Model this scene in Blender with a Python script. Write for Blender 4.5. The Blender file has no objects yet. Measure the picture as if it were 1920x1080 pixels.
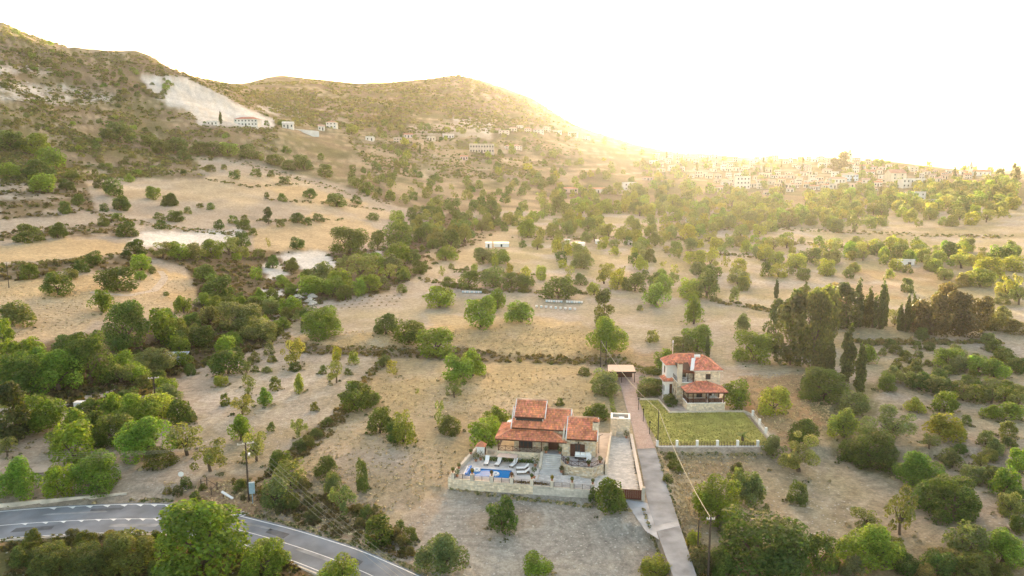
import bpy, math, random
import numpy as np
from mathutils import Vector, Matrix

random.seed(7)
S = bpy.context.scene
COL = S.collection

# ---------------------------------------------------------------- camera, sky, sun, exposure
F = 1371.0; CAM_H = 45.0; PITCH = math.radians(9.3)
cp, sp = math.cos(PITCH), math.sin(PITCH)
cam_d = bpy.data.cameras.new('camera'); cam = bpy.data.objects.new('camera', cam_d); COL.objects.link(cam)
cam.location = (0, 0, CAM_H); cam.rotation_euler = (math.radians(90) - PITCH, 0, 0)
cam_d.sensor_width = 36.0; cam_d.lens = 36.0 * F / 1920.0; cam_d.clip_start = 0.5; cam_d.clip_end = 20000
S.camera = cam

SUN_EL, SUN_AZ = math.radians(4.8), math.radians(3.6)
W = bpy.data.worlds.new('World'); S.world = W; W.use_nodes = True
nt = W.node_tree; nt.nodes.clear()
sky_n = nt.nodes.new('ShaderNodeTexSky'); sky_n.sky_type = 'NISHITA'; sky_n.sun_disc = False
sky_n.sun_elevation = SUN_EL; sky_n.sun_rotation = SUN_AZ
sky_n.altitude = 200; sky_n.air_density = 0.7; sky_n.dust_density = 4.0; sky_n.ozone_density = 0.3
tint = nt.nodes.new('ShaderNodeVectorMath'); tint.operation = 'MULTIPLY'; tint.inputs[1].default_value = (1.09, 0.965, 0.825)
bg = nt.nodes.new('ShaderNodeBackground'); bg.inputs['Strength'].default_value = 0.15
wo = nt.nodes.new('ShaderNodeOutputWorld')
nt.links.new(sky_n.outputs[0], tint.inputs[0]); nt.links.new(tint.outputs[0], bg.inputs[0]); nt.links.new(bg.outputs[0], wo.inputs[0])

sl = bpy.data.lights.new('sun', 'SUN'); sun = bpy.data.objects.new('sun', sl); COL.objects.link(sun)
sl.energy = 2.6; sl.angle = math.radians(0.5); sl.color = (1.0, 0.80, 0.52)
sdir = Vector((math.sin(SUN_AZ) * math.cos(SUN_EL), math.cos(SUN_AZ) * math.cos(SUN_EL), math.sin(SUN_EL)))
sun.rotation_euler = sdir.to_track_quat('Z', 'Y').to_euler(); sun.location = (60, 200, 300)

S.view_settings.view_transform = 'Standard'; S.view_settings.look = 'None'
S.view_settings.gamma = 1.0; S.view_settings.use_curve_mapping = False
S.view_settings.exposure = 3.05
S.render.engine = 'CYCLES'
cy = S.cycles
cy.max_bounces = 8; cy.diffuse_bounces = 4; cy.glossy_bounces = 2; cy.transmission_bounces = 5
cy.volume_bounces = 1; cy.transparent_max_bounces = 4; cy.use_denoising = True
cy.caustics_reflective = False; cy.caustics_refractive = False
HAZE_DENSITY, HAZE_G = 0.000048, 0.64

# ---------------------------------------------------------------- helpers: materials
def new_mat(name):
    m = bpy.data.materials.new(name); m.use_nodes = True
    n = m.node_tree.nodes; l = m.node_tree.links
    return m, n, l, n['Principled BSDF']

def mat_plain(name, col, rough=0.8, spec=0.2, metal=0.0, noise=0.18, nscale=3.0, bump=0.0, attr=False):
    """A procedural surface: base colour (x a per-face colour if attr) broken up by two noises."""
    m, n, l, b = new_mat(name)
    b.inputs['Roughness'].default_value = rough
    b.inputs['Specular IOR Level'].default_value = spec
    b.inputs['Metallic'].default_value = metal
    tc = n.new('ShaderNodeTexCoord')
    t = n.new('ShaderNodeTexNoise'); t.inputs['Scale'].default_value = nscale; t.inputs['Detail'].default_value = 5
    l.new(tc.outputs['Object'], t.inputs['Vector'])
    mr = n.new('ShaderNodeMapRange'); mr.inputs[1].default_value = 0.3; mr.inputs[2].default_value = 0.7
    mr.inputs[3].default_value = 1 - noise; mr.inputs[4].default_value = 1 + noise
    l.new(t.outputs[0], mr.inputs[0])
    mx = n.new('ShaderNodeVectorMath'); mx.operation = 'SCALE'
    if attr:
        a = n.new('ShaderNodeAttribute'); a.attribute_name = 'Col'
        mm = n.new('ShaderNodeVectorMath'); mm.operation = 'MULTIPLY'; mm.inputs[1].default_value = col[:3]
        l.new(a.outputs['Color'], mm.inputs[0]); l.new(mm.outputs[0], mx.inputs[0])
    else:
        mx.inputs[0].default_value = col[:3]
    l.new(mr.outputs[0], mx.inputs['Scale']); l.new(mx.outputs[0], b.inputs['Base Color'])
    if bump > 0:
        bp = n.new('ShaderNodeBump'); bp.inputs['Strength'].default_value = bump; bp.inputs['Distance'].default_value = 0.05
        l.new(t.outputs[0], bp.inputs['Height']); l.new(bp.outputs[0], b.inputs['Normal'])
    return m

def mat_leaf(name):
    """Foliage: object colour (species and individual) x per-leaf brightness, with light coming through."""
    m, n, l, b = new_mat(name)
    oi = n.new('ShaderNodeObjectInfo')
    a = n.new('ShaderNodeAttribute'); a.attribute_name = 'Col'
    mm = n.new('ShaderNodeVectorMath'); mm.operation = 'MULTIPLY'
    l.new(oi.outputs['Color'], mm.inputs[0]); l.new(a.outputs['Color'], mm.inputs[1])
    b.inputs['Roughness'].default_value = 0.55; b.inputs['Specular IOR Level'].default_value = 0.25
    l.new(mm.outputs[0], b.inputs['Base Color'])
    tr = n.new('ShaderNodeBsdfTranslucent')
    m2 = n.new('ShaderNodeVectorMath'); m2.operation = 'MULTIPLY'; m2.inputs[1].default_value = (1.75, 1.95, 0.6)
    l.new(mm.outputs[0], m2.inputs[0]); l.new(m2.outputs[0], tr.inputs[0])
    mix = n.new('ShaderNodeMixShader'); mix.inputs[0].default_value = 0.45
    l.new(b.outputs[0], mix.inputs[1]); l.new(tr.outputs[0], mix.inputs[2])
    l.new(mix.outputs[0], n['Material Output'].inputs[0])
    return m

def mat_ground():
    m, n, l, b = new_mat('ground')
    b.inputs['Roughness'].default_value = 0.95; b.inputs['Specular IOR Level'].default_value = 0.1
    a = n.new('ShaderNodeAttribute'); a.attribute_name = 'Col'
    tc = n.new('ShaderNodeTexCoord')
    def noise(scale, detail, lo, hi, rough=0.6, vec=None):
        t = n.new('ShaderNodeTexNoise'); t.inputs['Scale'].default_value = scale; t.inputs['Detail'].default_value = detail
        t.inputs['Roughness'].default_value = rough
        l.new(vec or tc.outputs['Object'], t.inputs['Vector'])
        r = n.new('ShaderNodeMapRange'); r.inputs[1].default_value = 0.3; r.inputs[2].default_value = 0.7
        r.inputs[3].default_value = lo; r.inputs[4].default_value = hi
        l.new(t.outputs[0], r.inputs[0]); return t, r
    t1, r1 = noise(0.045, 7, 0.78, 1.2, 0.65)
    t2, r2 = noise(0.8, 9, 0.56, 1.4, 0.8)
    # faint working lines that swing with the lie of the field
    wn = n.new('ShaderNodeTexNoise'); wn.inputs['Scale'].default_value = 0.02; wn.inputs['Detail'].default_value = 1
    l.new(tc.outputs['Object'], wn.inputs['Vector'])
    wm = n.new('ShaderNodeMath'); wm.operation = 'MULTIPLY'; wm.inputs[1].default_value = 5.0; l.new(wn.outputs[0], wm.inputs[0])
    vr_ = n.new('ShaderNodeVectorRotate'); vr_.rotation_type = 'Z_AXIS'; l.new(tc.outputs['Object'], vr_.inputs['Vector']); l.new(wm.outputs[0], vr_.inputs['Angle'])
    mp_ = n.new('ShaderNodeMapping'); mp_.inputs['Scale'].default_value = (0.05, 1.0, 1.0); l.new(vr_.outputs[0], mp_.inputs['Vector'])
    t3, r3 = noise(1.1, 4, 0.86, 1.12, 0.6, mp_.outputs[0])
    m1 = n.new('ShaderNodeMath'); m1.operation = 'MULTIPLY'; l.new(r1.outputs[0], m1.inputs[0]); l.new(r2.outputs[0], m1.inputs[1])
    t5, r5 = noise(2.6, 6, 0.70, 1.26, 0.8)
    m0 = n.new('ShaderNodeMath'); m0.operation = 'MULTIPLY'; l.new(m1.outputs[0], m0.inputs[0]); l.new(r5.outputs[0], m0.inputs[1])
    m2 = n.new('ShaderNodeMath'); m2.operation = 'MULTIPLY'; l.new(m0.outputs[0], m2.inputs[0]); l.new(r3.outputs[0], m2.inputs[1])
    mx = n.new('ShaderNodeVectorMath'); mx.operation = 'SCALE'
    l.new(a.outputs['Color'], mx.inputs[0]); l.new(m2.outputs[0], mx.inputs['Scale'])
    # pale stones lying in the soil
    vo = n.new('ShaderNodeTexVoronoi'); vo.inputs['Scale'].default_value = 0.9; l.new(tc.outputs['Object'], vo.inputs['Vector'])
    lt = n.new('ShaderNodeMath'); lt.operation = 'LESS_THAN'; lt.inputs[1].default_value = 0.13; l.new(vo.outputs['Distance'], lt.inputs[0])
    t4, r4 = noise(0.05, 3, 0.0, 0.9)
    m4 = n.new('ShaderNodeMath'); m4.operation = 'MULTIPLY'; l.new(lt.outputs[0], m4.inputs[0]); l.new(r4.outputs[0], m4.inputs[1])
    mc = n.new('ShaderNodeMix'); mc.data_type = 'RGBA'
    l.new(m4.outputs[0], mc.inputs[0]); l.new(mx.outputs[0], mc.inputs[6]); mc.inputs[7].default_value = (0.52, 0.48, 0.43, 1)
    l.new(mc.outputs[2], b.inputs['Base Color'])
    bp = n.new('ShaderNodeBump'); bp.inputs['Strength'].default_value = 0.7; bp.inputs['Distance'].default_value = 0.5
    l.new(t2.outputs[0], bp.inputs['Height']); l.new(bp.outputs[0], b.inputs['Normal'])
    return m

# ---------------------------------------------------------------- helpers: objects
ALL_THINGS = []
def tag(o, label=None, cat=None, group=None, kind=None):
    if label: o['label'] = label
    if cat: o['category'] = cat
    if group: o['group'] = group
    if kind: o['kind'] = kind
    return o

def link(name, data, parent=None, loc=None, rz=0.0, scale=None):
    o = bpy.data.objects.new(name, data); COL.objects.link(o)
    if parent is not None: o.parent = parent
    if loc is not None: o.location = loc
    if rz: o.rotation_euler = (0, 0, rz)
    if scale is not None: o.scale = scale
    return o

def thing(name, label, cat, loc=(0, 0, 0), rz=0.0, group=None):
    o = link(name, None, None, loc, rz); o.empty_display_size = 0.5
    return tag(o, label, cat, group)

def copy_tree(o, parent=None):
    c = o.copy(); COL.objects.link(c)
    if parent is not None: c.parent = parent
    for ch in list(o.children): copy_tree(ch, c)
    return c

class MB:
    """Collects faces; every face carries a material index and a colour."""
    def __init__(s): s.v = []; s.f = []; s.m = []; s.c = []
    def poly(s, pts, mat=0, col=(1, 1, 1)):
        b = len(s.v); s.v += [tuple(p) for p in pts]; s.f.append(tuple(range(b, b + len(pts)))); s.m.append(mat); s.c.append(col)
    def box(s, x0, y0, z0, x1, y1, z1, mat=0, col=(1, 1, 1), bottom=True):
        b = len(s.v)
        s.v += [(x0,y0,z0),(x1,y0,z0),(x1,y1,z0),(x0,y1,z0),(x0,y0,z1),(x1,y0,z1),(x1,y1,z1),(x0,y1,z1)]
        fs = [(4,5,6,7),(0,1,5,4),(1,2,6,5),(2,3,7,6),(3,0,4,7)] + ([(3,2,1,0)] if bottom else [])
        for f in fs: s.f.append(tuple(b + i for i in f)); s.m.append(mat); s.c.append(col)
    def prism(s, pts, z0, z1, mat=0, col=(1, 1, 1), bottom=True, ztop=None):
        """pts counter-clockwise in plan; z0, z1 numbers or per-point lists."""
        n = len(pts); b = len(s.v)
        zz0 = z0 if isinstance(z0, (list, tuple)) else [z0] * n
        zz1 = z1 if isinstance(z1, (list, tuple)) else [z1] * n
        s.v += [(p[0], p[1], zz0[i]) for i, p in enumerate(pts)] + [(p[0], p[1], zz1[i]) for i, p in enumerate(pts)]
        fs = [tuple(n + i for i in range(n))] + [(i, (i + 1) % n, n + (i + 1) % n, n + i) for i in range(n)]
        if bottom: fs.append(tuple(reversed(range(n))))
        for f in fs: s.f.append(tuple(b + i for i in f)); s.m.append(mat); s.c.append(col)
    def tube(s, a, b, r0, r1=None, n=6, mat=0, col=(1, 1, 1), caps=True):
        a = Vector(a); b = Vector(b); r1 = r0 if r1 is None else r1
        d = (b - a)
        if d.length < 1e-6: return
        d.normalize(); u = d.orthogonal().normalized(); w = d.cross(u); base = len(s.v)
        for p, r in ((a, r0), (b, r1)):
            for k in range(n):
                t = 2 * math.pi * k / n; s.v.append(tuple(p + u * (r * math.cos(t)) + w * (r * math.sin(t))))
        fs = [(base + k, base + (k + 1) % n, base + n + (k + 1) % n, base + n + k) for k in range(n)]
        if caps: fs += [tuple(base + n + k for k in range(n)), tuple(base + k for k in reversed(range(n)))]
        for f in fs: s.f.append(f); s.m.append(mat); s.c.append(col)
    def lathe(s, prof, c=(0, 0, 0), n=12, mat=0, col=(1, 1, 1)):
        b = len(s.v)
        for r, z in prof:
            for k in range(n):
                t = 2 * math.pi * k / n; s.v.append((c[0] + r * math.cos(t), c[1] + r * math.sin(t), c[2] + z))
        for j in range(len(prof) - 1):
            for k in range(n):
                k2 = (k + 1) % n
                s.f.append((b + j*n + k, b + j*n + k2, b + (j+1)*n + k2, b + (j+1)*n + k)); s.m.append(mat); s.c.append(col)
    def mesh(s, name, mats, smooth=False):
        me = bpy.data.meshes.new(name)
        me.from_pydata(s.v, [], s.f)
        for m in (mats if isinstance(mats, (list, tuple)) else [mats]): me.materials.append(m)
        me.polygons.foreach_set('material_index', s.m)
        at_ = me.attributes.new('Col', 'FLOAT_COLOR', 'FACE')
        c = np.ones((len(s.f), 4), np.float32); c[:, :3] = np.array(s.c, np.float32).reshape(-1, 3)
        at_.data.foreach_set('color', c.ravel())
        if smooth: me.polygons.foreach_set('use_smooth', [True] * len(s.f))
        me.update(); return me
    def build(s, name, mats, parent=None, loc=None, rz=0.0, smooth=False):
        return link(name, s.mesh(name, mats, smooth), parent, loc, rz)

# ---------------------------------------------------------------- terrain
def zpy(Y, py):
    """Height of a point at forward distance Y that is seen at picture row py (1080 rows)."""
    y = -(np.asarray(py, float) - 540) / F
    return CAM_H + Y * (-sp + y * cp) / (cp + y * sp)

TPX = [-240, 0, 150, 300, 450, 530, 600, 680, 750, 800, 860, 920, 1000, 1060, 1120, 1200, 1270, 1400, 1500, 1650, 1800, 1920, 2200]
def row(d):  # sparse {px: py} -> all columns
    k = sorted(d); return np.interp(TPX, k, [d[i] for i in k])
TROWS = [
 (28, None, -6), (60, None, -4), (75, None, -2.0), (88, None, -1.0), (97, None, 0.0), (112, None, 0.0), (130, None, 0.0),
 (150, row({0: 690, 110: 700, 250: 730, 330: 728, 450: 718, 600: 714, 1920: 714}), None),
 (165, row({0: 640, 110: 655, 220: 695, 320: 702, 420: 692, 600: 684, 1920: 683}), None),
 (185, row({0: 592, 110: 600, 240: 618, 360: 660, 450: 650, 560: 635, 1200: 640, 1920: 642}), None),
 (205, row({0: 556, 150: 562, 300: 580, 400: 628, 500: 615, 620: 603, 1200: 604, 1920: 607}), None),
 (230, row({0: 517, 150: 522, 280: 535, 380: 590, 480: 580, 600: 575, 1920: 577}), None),
 (255, row({0: 482, 150: 485, 280: 505, 400: 550, 480: 545, 600: 545, 900: 548, 1920: 550}), None),
 (290, row({0: 450, 150: 452, 300: 470, 430: 505, 520: 512, 620: 512, 900: 514, 1500: 518, 1920: 516}), None),
 (330, row({0: 415, 150: 420, 300: 440, 480: 470, 600: 484, 700: 490, 900: 484, 1500: 488, 1920: 486}), None),
 (390, row({0: 352, 150: 375, 300: 398, 480: 418, 650: 440, 750: 462, 900: 454, 1200: 456, 1700: 458, 1920: 452}), None),
 (480, row({0: 268, 150: 318, 300: 345, 450: 352, 600: 378, 750: 412, 900: 420, 1200: 420, 1700: 421, 1920: 408}), None),
 (600, row({0: 160, 150: 235, 250: 268, 340: 288, 450: 300, 600: 330, 750: 362, 900: 378, 1200: 390, 1700: 390, 1920: 372}), None),
 (700, row({0: 90, 60: 110, 150: 165, 265: 205, 300: 215, 380: 234, 450: 242, 520: 252, 600: 285, 750: 325, 900: 345, 1200: 368, 1600: 370, 1920: 352}), None),
 (770, row({-240: 10, 0: 46, 40: 62, 100: 88, 150: 104, 235: 130, 300: 158, 380: 205, 450: 226, 520: 240, 600: 258, 750: 290, 900: 312, 1050: 330, 1200: 348, 1400: 352, 1600: 352, 1750: 348, 1920: 342}), None),
 (835, row({-240: -20, 0: 32, 40: 50, 60: 64, 100: 78, 150: 90, 200: 97, 300: 103, 345: 122, 400: 148, 450: 180, 520: 222, 600: 243, 750: 265, 900: 285, 1050: 305, 1200: 330, 1400: 338, 1600: 338, 1750: 338, 1920: 334}), None),
 (890, row({-240: -20, 0: 32, 40: 50, 60: 64, 100: 78, 150: 90, 200: 97, 300: 103, 345: 122, 400: 148, 450: 180, 520: 222, 600: 243, 750: 265, 900: 285, 1050: 305, 1200: 330, 1400: 338, 1600: 338, 1750: 338, 1920: 334}), None),
 (950, row({-240: 20, 0: 60, 150: 108, 300: 124, 345: 138, 400: 152, 450: 168, 520: 205, 600: 228, 750: 245, 900: 258, 1050: 280, 1200: 312, 1400: 322, 1500: 324, 1600: 318, 1750: 328, 1920: 328}), None),
 (1080, row({-240: 60, 0: 100, 150: 130, 300: 140, 400: 146, 450: 156, 520: 180, 600: 195, 750: 212, 900: 226, 1000: 240, 1060: 262, 1120: 272, 1200: 288, 1270: 296, 1400: 302, 1500: 302, 1590: 297, 1650: 302, 1700: 312, 1800: 320, 1920: 325}), None),
 (1250, row({0: 140, 300: 150, 450: 158, 530: 158, 600: 165, 680: 172, 800: 180, 900: 190, 1000: 212, 1060: 245, 1120: 260, 1200: 277, 1270: 289, 1400: 296, 1500: 298, 1600: 296, 1700: 312, 1800: 322, 1920: 328}), None),
 (1370, row({0: 170, 450: 162, 490: 148, 530: 142, 600: 149, 680: 157, 750: 156, 800: 149, 830: 143, 860: 140, 890: 145, 920: 155, 960: 170, 1000: 185, 1030: 205, 1060: 226, 1090: 240, 1120: 250, 1200: 274, 1270: 290, 1400: 300, 1600: 305, 1920: 335}), None),
 (1440, row({0: 170, 450: 162, 490: 148, 530: 142, 600: 149, 680: 157, 750: 156, 800: 149, 830: 143, 860: 140, 890: 145, 920: 155, 960: 170, 1000: 185, 1030: 205, 1060: 226, 1090: 240, 1120: 250, 1200: 274, 1270: 290, 1400: 300, 1600: 305, 1920: 335}), None),
 (1600, row({0: 190, 450: 175, 530: 152, 680: 166, 800: 158, 860: 150, 920: 166, 1000: 200, 1060: 240, 1200: 285, 1400: 310, 1920: 335}), None),
 (2000, row({0: 260, 860: 240, 1100: 290, 1920: 335}), None),
 (3000, row({0: 322, 1700: 324, 1760: 320, 1850: 317, 1920: 319}), None),
 (5200, row({0: 319, 1920: 319}), None),
]
def smooth1(a, k, axis):
    w = np.exp(-0.5 * (np.arange(-3 * k, 3 * k + 1) / k) ** 2); w /= w.sum(); n = 3 * k
    pad = [(0, 0)] * a.ndim; pad[axis] = (n, n); b = np.pad(a, pad, mode='edge')
    return np.apply_along_axis(lambda q: np.convolve(q, w, 'valid'), axis, b)

rng = np.random.default_rng(11)
_perm = rng.random((256, 256))
def vnoise(x, y):
    x = np.asarray(x, float); y = np.asarray(y, float)
    xi = np.floor(x).astype(int); yi = np.floor(y).astype(int); fx = x - xi; fy = y - yi
    fx = fx * fx * (3 - 2 * fx); fy = fy * fy * (3 - 2 * fy)
    g = lambda a, b: _perm[a & 255, b & 255]
    return (g(xi, yi) * (1 - fx) + g(xi + 1, yi) * fx) * (1 - fy) + (g(xi, yi + 1) * (1 - fx) + g(xi + 1, yi + 1) * fx) * fy
def fbm(x, y, o=4):
    s = 0; a = 0.5; t = 0
    for i in range(o): s = s + a * vnoise(x * 2 ** i + 17 * i, y * 2 ** i + 31 * i); t += a; a *= 0.55
    return s / t

NU, U0, U1 = 860, -1.05, 1.05
us = np.linspace(U0, U1, NU)
Ys = np.concatenate([np.geomspace(28, 1700, 450), np.geomspace(1760, 5200, 16)])
tz = np.array([[zz] * len(TPX) if r is None else zpy(Yr, r) for Yr, r, zz in TROWS], float)
tu = (np.array(TPX) - 960) / F
lt = np.log([t[0] for t in TROWS]); lY = np.log(Ys)
tmp = np.array([np.interp(us, tu * 1.0, r) for r in tz])                       # rows x NU
Zg = np.array([np.interp(lY, lt, tmp[:, j]) for j in range(NU)]).T             # len(Ys) x NU
Zs = smooth1(smooth1(Zg, 5, 0), 6, 1)
far = (Ys > 640)[:, None]
Zg = np.where(far, smooth1(smooth1(Zg, 2, 0), 3, 1), Zs)
UU, YY = np.meshgrid(us, Ys); XX = UU * YY

_bb = {}
def in_poly(px, py, poly):
    if isinstance(px, (float, int)):                # one point: plain Python, with a kept bounding box for the long outlines
        n = len(poly)
        if n > 40:
            if id(poly) not in _bb: _bb[id(poly)] = (min(q[0] for q in poly), min(q[1] for q in poly), max(q[0] for q in poly), max(q[1] for q in poly))
            b = _bb[id(poly)]
            if not (b[0] <= px <= b[2] and b[1] <= py <= b[3]): return False
        r = False; xj, yj = poly[-1]
        for xi, yi in poly:
            if (yi > py) != (yj > py) and px < (xj - xi) * (py - yi) / (yj - yi) + xi: r = not r
            xj, yj = xi, yi
        return r
    px = np.asarray(px, float); py = np.asarray(py, float); r = np.zeros(px.shape, bool); n = len(poly); j = n - 1
    for i in range(n):
        xi, yi = poly[i]; xj, yj = poly[j]
        if yi != yj:
            c = ((yi > py) != (yj > py)) & (px < (xj - xi) * (py - yi) / (yj - yi) + xi); r ^= c
        j = i
    return r

def project(X, Y, Z):
    dz = Z - CAM_H; zc = Y * cp - dz * sp; yc = Y * sp + dz * cp
    return 960 + F * X / zc, 540 - F * yc / zc

# relief: roughness of the hills, terraces, gully
hill = np.clip((Zg - 20) / 40, 0, 1)
Zg = Zg + hill * (fbm(XX / 60, YY / 60, 4) - 0.5) * np.clip(YY / 60, 0, 14) * np.where(YY > 900, 0.55, 1.0)
Zg = Zg + (fbm(XX / 14 + 9, YY / 14, 3) - 0.5) * np.clip((YY - 100) / 300, 0.15, 0.9)
terr = (Zg / 5.0 + 1.2 * fbm(XX / 130, YY / 130, 2)); fr = terr - np.floor(terr)
Zg = Zg + hill * 1.1 * (np.clip(fr / 0.25, 0, 1) - fr)
step_edge = hill * (fr < 0.25)
_noflat = Zg.copy()

def flat_poly(poly, z, feather=2.0):
    """Level the ground inside a plan polygon (world x, y)."""
    global Zg
    p = np.array(poly, float); c = p.mean(0)
    for k in range(4):
        s = 1 + (3 - k) * feather / 3 / max(1.0, np.abs(p - c).max()); q = (p - c) * s + c
        msk = in_poly(XX, YY, [tuple(a) for a in q]); w = (k + 1) / 4
        Zg = np.where(msk, Zg * (1 - w) + (z(XX, YY) if callable(z) else z) * w, Zg)

def gz(X, Y):
    """Ground height at a place."""
    u = np.clip((X / Y - U0) / (U1 - U0) * (NU - 1), 0, NU - 1.001); v = np.interp(math.log(Y), lY, np.arange(len(Ys)))
    v = min(v, len(Ys) - 1.001); i, j = int(v), int(u); a, b = v - i, u - j
    return float((Zg[i, j] * (1 - b) + Zg[i, j + 1] * b) * (1 - a) + (Zg[i + 1, j] * (1 - b) + Zg[i + 1, j + 1] * b) * a)

def ray(px, py):
    x = (px - 960) / F; y = -(py - 540) / F; return x, cp + y * sp, -sp + y * cp
def at(px, py, z=None):
    """The place on the ground (or on the level z) where the line of sight meets it."""
    d = ray(px, py)
    if z is not None:
        t = (z - CAM_H) / d[2]; return d[0] * t, d[1] * t, z
    u = (d[0] / d[1] - U0) / (U1 - U0) * (NU - 1); u = min(max(u, 0), NU - 1.001); j = int(u); b = u - j
    colz = Zg[:, j] * (1 - b) + Zg[:, j + 1] * b; rz_ = CAM_H + Ys * d[2] / d[1]; df = rz_ - colz
    i = np.argmax(df < 0)
    if i == 0:                                     # above the skyline: the crest it passes nearest to
        k = np.where(Ys < 1700)[0]; i = k[np.argmin(df[k])]; return d[0] / d[1] * Ys[i], Ys[i], colz[i]
    t = df[i - 1] / (df[i - 1] - df[i]); Y = Ys[i - 1] + t * (Ys[i] - Ys[i - 1])
    return d[0] / d[1] * Y, Y, colz[i - 1] + t * (colz[i] - colz[i - 1])
def ppm(p):
    """Photo pixels per metre at a place."""
    return F / (p[1] * cp - (p[2] - CAM_H) * sp)
# ---------------------------------------------------------------- plans of the roads and plots; the ground is levelled under them
def resample(pts, n):
    p = np.array(pts, float); d = np.r_[0, np.cumsum(np.linalg.norm(np.diff(p, axis=0), axis=1))]
    t = np.linspace(0, d[-1], n); out = np.stack([np.interp(t, d, p[:, k]) for k in range(p.shape[1])], 1)
    return out
def smooth_line(pts, n, k=4):
    q = resample(pts, n)
    for _ in range(k): q[1:-1] = (q[:-2] + 2 * q[1:-1] + q[2:]) / 4
    return q
ROAD_Z = -1.0
def lvl(pts, z): return [at(x, y, z)[:2] for x, y in pts]
road_up = smooth_line(lvl([(-420,1015),(-200,978),(0,957),(100,949),(240,943),(310,943),(370,949),(440,962),(560,992),(680,1030),(790,1078),(900,1135),(1010,1205)], ROAD_Z), 90)
road_lo = smooth_line(lvl([(-420,1085),(-200,1036),(0,1012),(150,1003),(300,1000),(420,1013),(540,1052),(640,1092),(740,1145),(850,1215)], ROAD_Z), 90)
ROAD_POLY = [tuple(p) for p in road_up] + [tuple(p) for p in road_lo[::-1]]
lane_l = smooth_line(lvl([(1150,690),(1156,702),(1163,720),(1173,760),(1186,800),(1194,840),(1203,880),(1209,915),(1216,950),(1240,1020),(1264,1085),(1300,1180)], 0), 60, 2)
lane_r = smooth_line(lvl([(1213,690),(1207,702),(1193,716),(1196,745),(1211,790),(1226,835),(1238,866),(1252,915),(1273,980),(1308,1085),(1345,1180)], 0), 60, 2)
LANE_POLY = [tuple(p) for p in lane_l] + [tuple(p) for p in lane_r[::-1]]
OA = Vector((-9.13, 98.3, 0)); AA = math.radians(-8.5)
OB = Vector((33.4, 131.9, 0)); AB = math.radians(1.5)
def toA(a, b): return OA.x + a * math.cos(AA) - b * math.sin(AA), OA.y + a * math.sin(AA) + b * math.cos(AA)
def toB(a, b): return OB.x + a * math.cos(AB) - b * math.sin(AB), OB.y + a * math.sin(AB) + b * math.cos(AB)

flat_poly([(26.0, 66), (58, 66), (78, 111.5), (25.0, 111.5)], -1.1, 2.5)
flat_poly([toA(-1, -6), toA(22, -6), toA(22, 0), toA(-1, 0)], -0.6, 3)
flat_poly([toA(0, 0), toA(27.5, 0), toA(26, 25), toA(2, 25)], -0.1, 1.5)
flat_poly([(23.4, 114.2), (42.8, 114.2), (44.6, 133), (44.6, 147), (22, 158), (19, 158), (20, 120)], -0.12, 1.0)
flat_poly([(20, 154), (33, 154), (33, 164), (20, 164)], -0.1, 1.0)
flat_poly(LANE_POLY, -0.1, 1.2)
flat_poly([toA(22, -6), toA(31, -9), toA(28, 0.2), toA(22, 0.2)], -0.08, 0.8)
# the road: level strip with verges
_c = (road_up + road_lo) / 2
def near_line(pts, dist):
    m = np.zeros(XX.shape, bool)
    for p in resample(pts, 160): m |= (XX - p[0]) ** 2 + (YY - p[1]) ** 2 < dist * dist
    return m
_w = np.zeros(XX.shape)
for dd, ww in ((8.5, .3), (7.0, .6), (5.6, .9), (4.8, 1.0)): _w = np.maximum(_w, near_line(_c, dd) * ww)
Zg = Zg * (1 - _w) + (ROAD_Z - 0.08) * _w
# ---------------------------------------------------------------- ground colours
SOIL=(.375,.315,.25); PINK=(.385,.335,.28); GOLD=(.53,.38,.195); STRAW=(.47,.365,.235); SCRUB=(.17,.13,.075); RAV=(.13,.10,.06)
WHITE=(.66,.62,.57); GREY=(.36,.335,.295); RUST=(.36,.22,.11); HILL=(.20,.155,.095); HILL2=(.19,.15,.095); OLIVE=(.13,.125,.05)
PX, PY = project(XX, YY, Zg)
wq = np.clip(150 / YY, .35, 1.3); wx = PX + ((fbm(XX / 6, YY / 6, 3) - .5) * 34 + (fbm(XX / 1.7, YY / 1.7, 2) - .5) * 22) * wq; wy = PY + ((fbm(XX / 6 + 40, YY / 6, 3) - .5) * 20 + (fbm(XX / 1.7 + 9, YY / 1.7, 2) - .5) * 14) * wq
C = np.zeros(XX.shape + (3,)); C[:] = SOIL
def paint(col, *poly, mix=1.0, y0=0, y1=1e9, noise=None):
    m = in_poly(wx, wy, poly) & (YY > y0) & (YY < y1)
    w = m * mix
    if noise is not None: w = w * np.clip((fbm(XX / noise, YY / noise, 4) - .42) / (.14 if noise > 13 else .07), 0, 1)
    C[:] = C * (1 - w[..., None]) + np.array(col) * w[..., None]
# broad zones
paint(HILL, (-900,-400),(3000,-400),(3000,395),(1500,398),(1000,400),(770,395),(640,345),(520,292),(440,298),(370,302),(385,338),(150,335),(0,345),(-900,350))
paint(HILL2, (300,100),(1200,100),(1200,300),(900,330),(700,250),(500,245),(440,160), noise=60, mix=.6)
paint(OLIVE, (-900,-400),(3000,-400),(3000,395),(0,345),(-900,350), noise=35, mix=.75)
paint(STRAW, (640,300),(760,250),(1100,270),(1100,400),(800,400), noise=30, mix=.6)
paint(PINK, (900,395),(2600,380),(2600,720),(1150,700),(1090,560),(760,520),(800,430))
paint(STRAW, (900,395),(2600,380),(2600,560),(1150,560),(1090,560),(760,520),(800,430), noise=22, mix=.7)
paint((.27,.24,.12), (900,395),(2600,380),(2600,600),(1330,560),(1180,545),(1000,520),(860,500),(840,440), noise=17, mix=.7)
paint((.30,.26,.14), (1300,560),(2600,520),(2600,720),(1500,700), noise=15, mix=.5)
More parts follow.
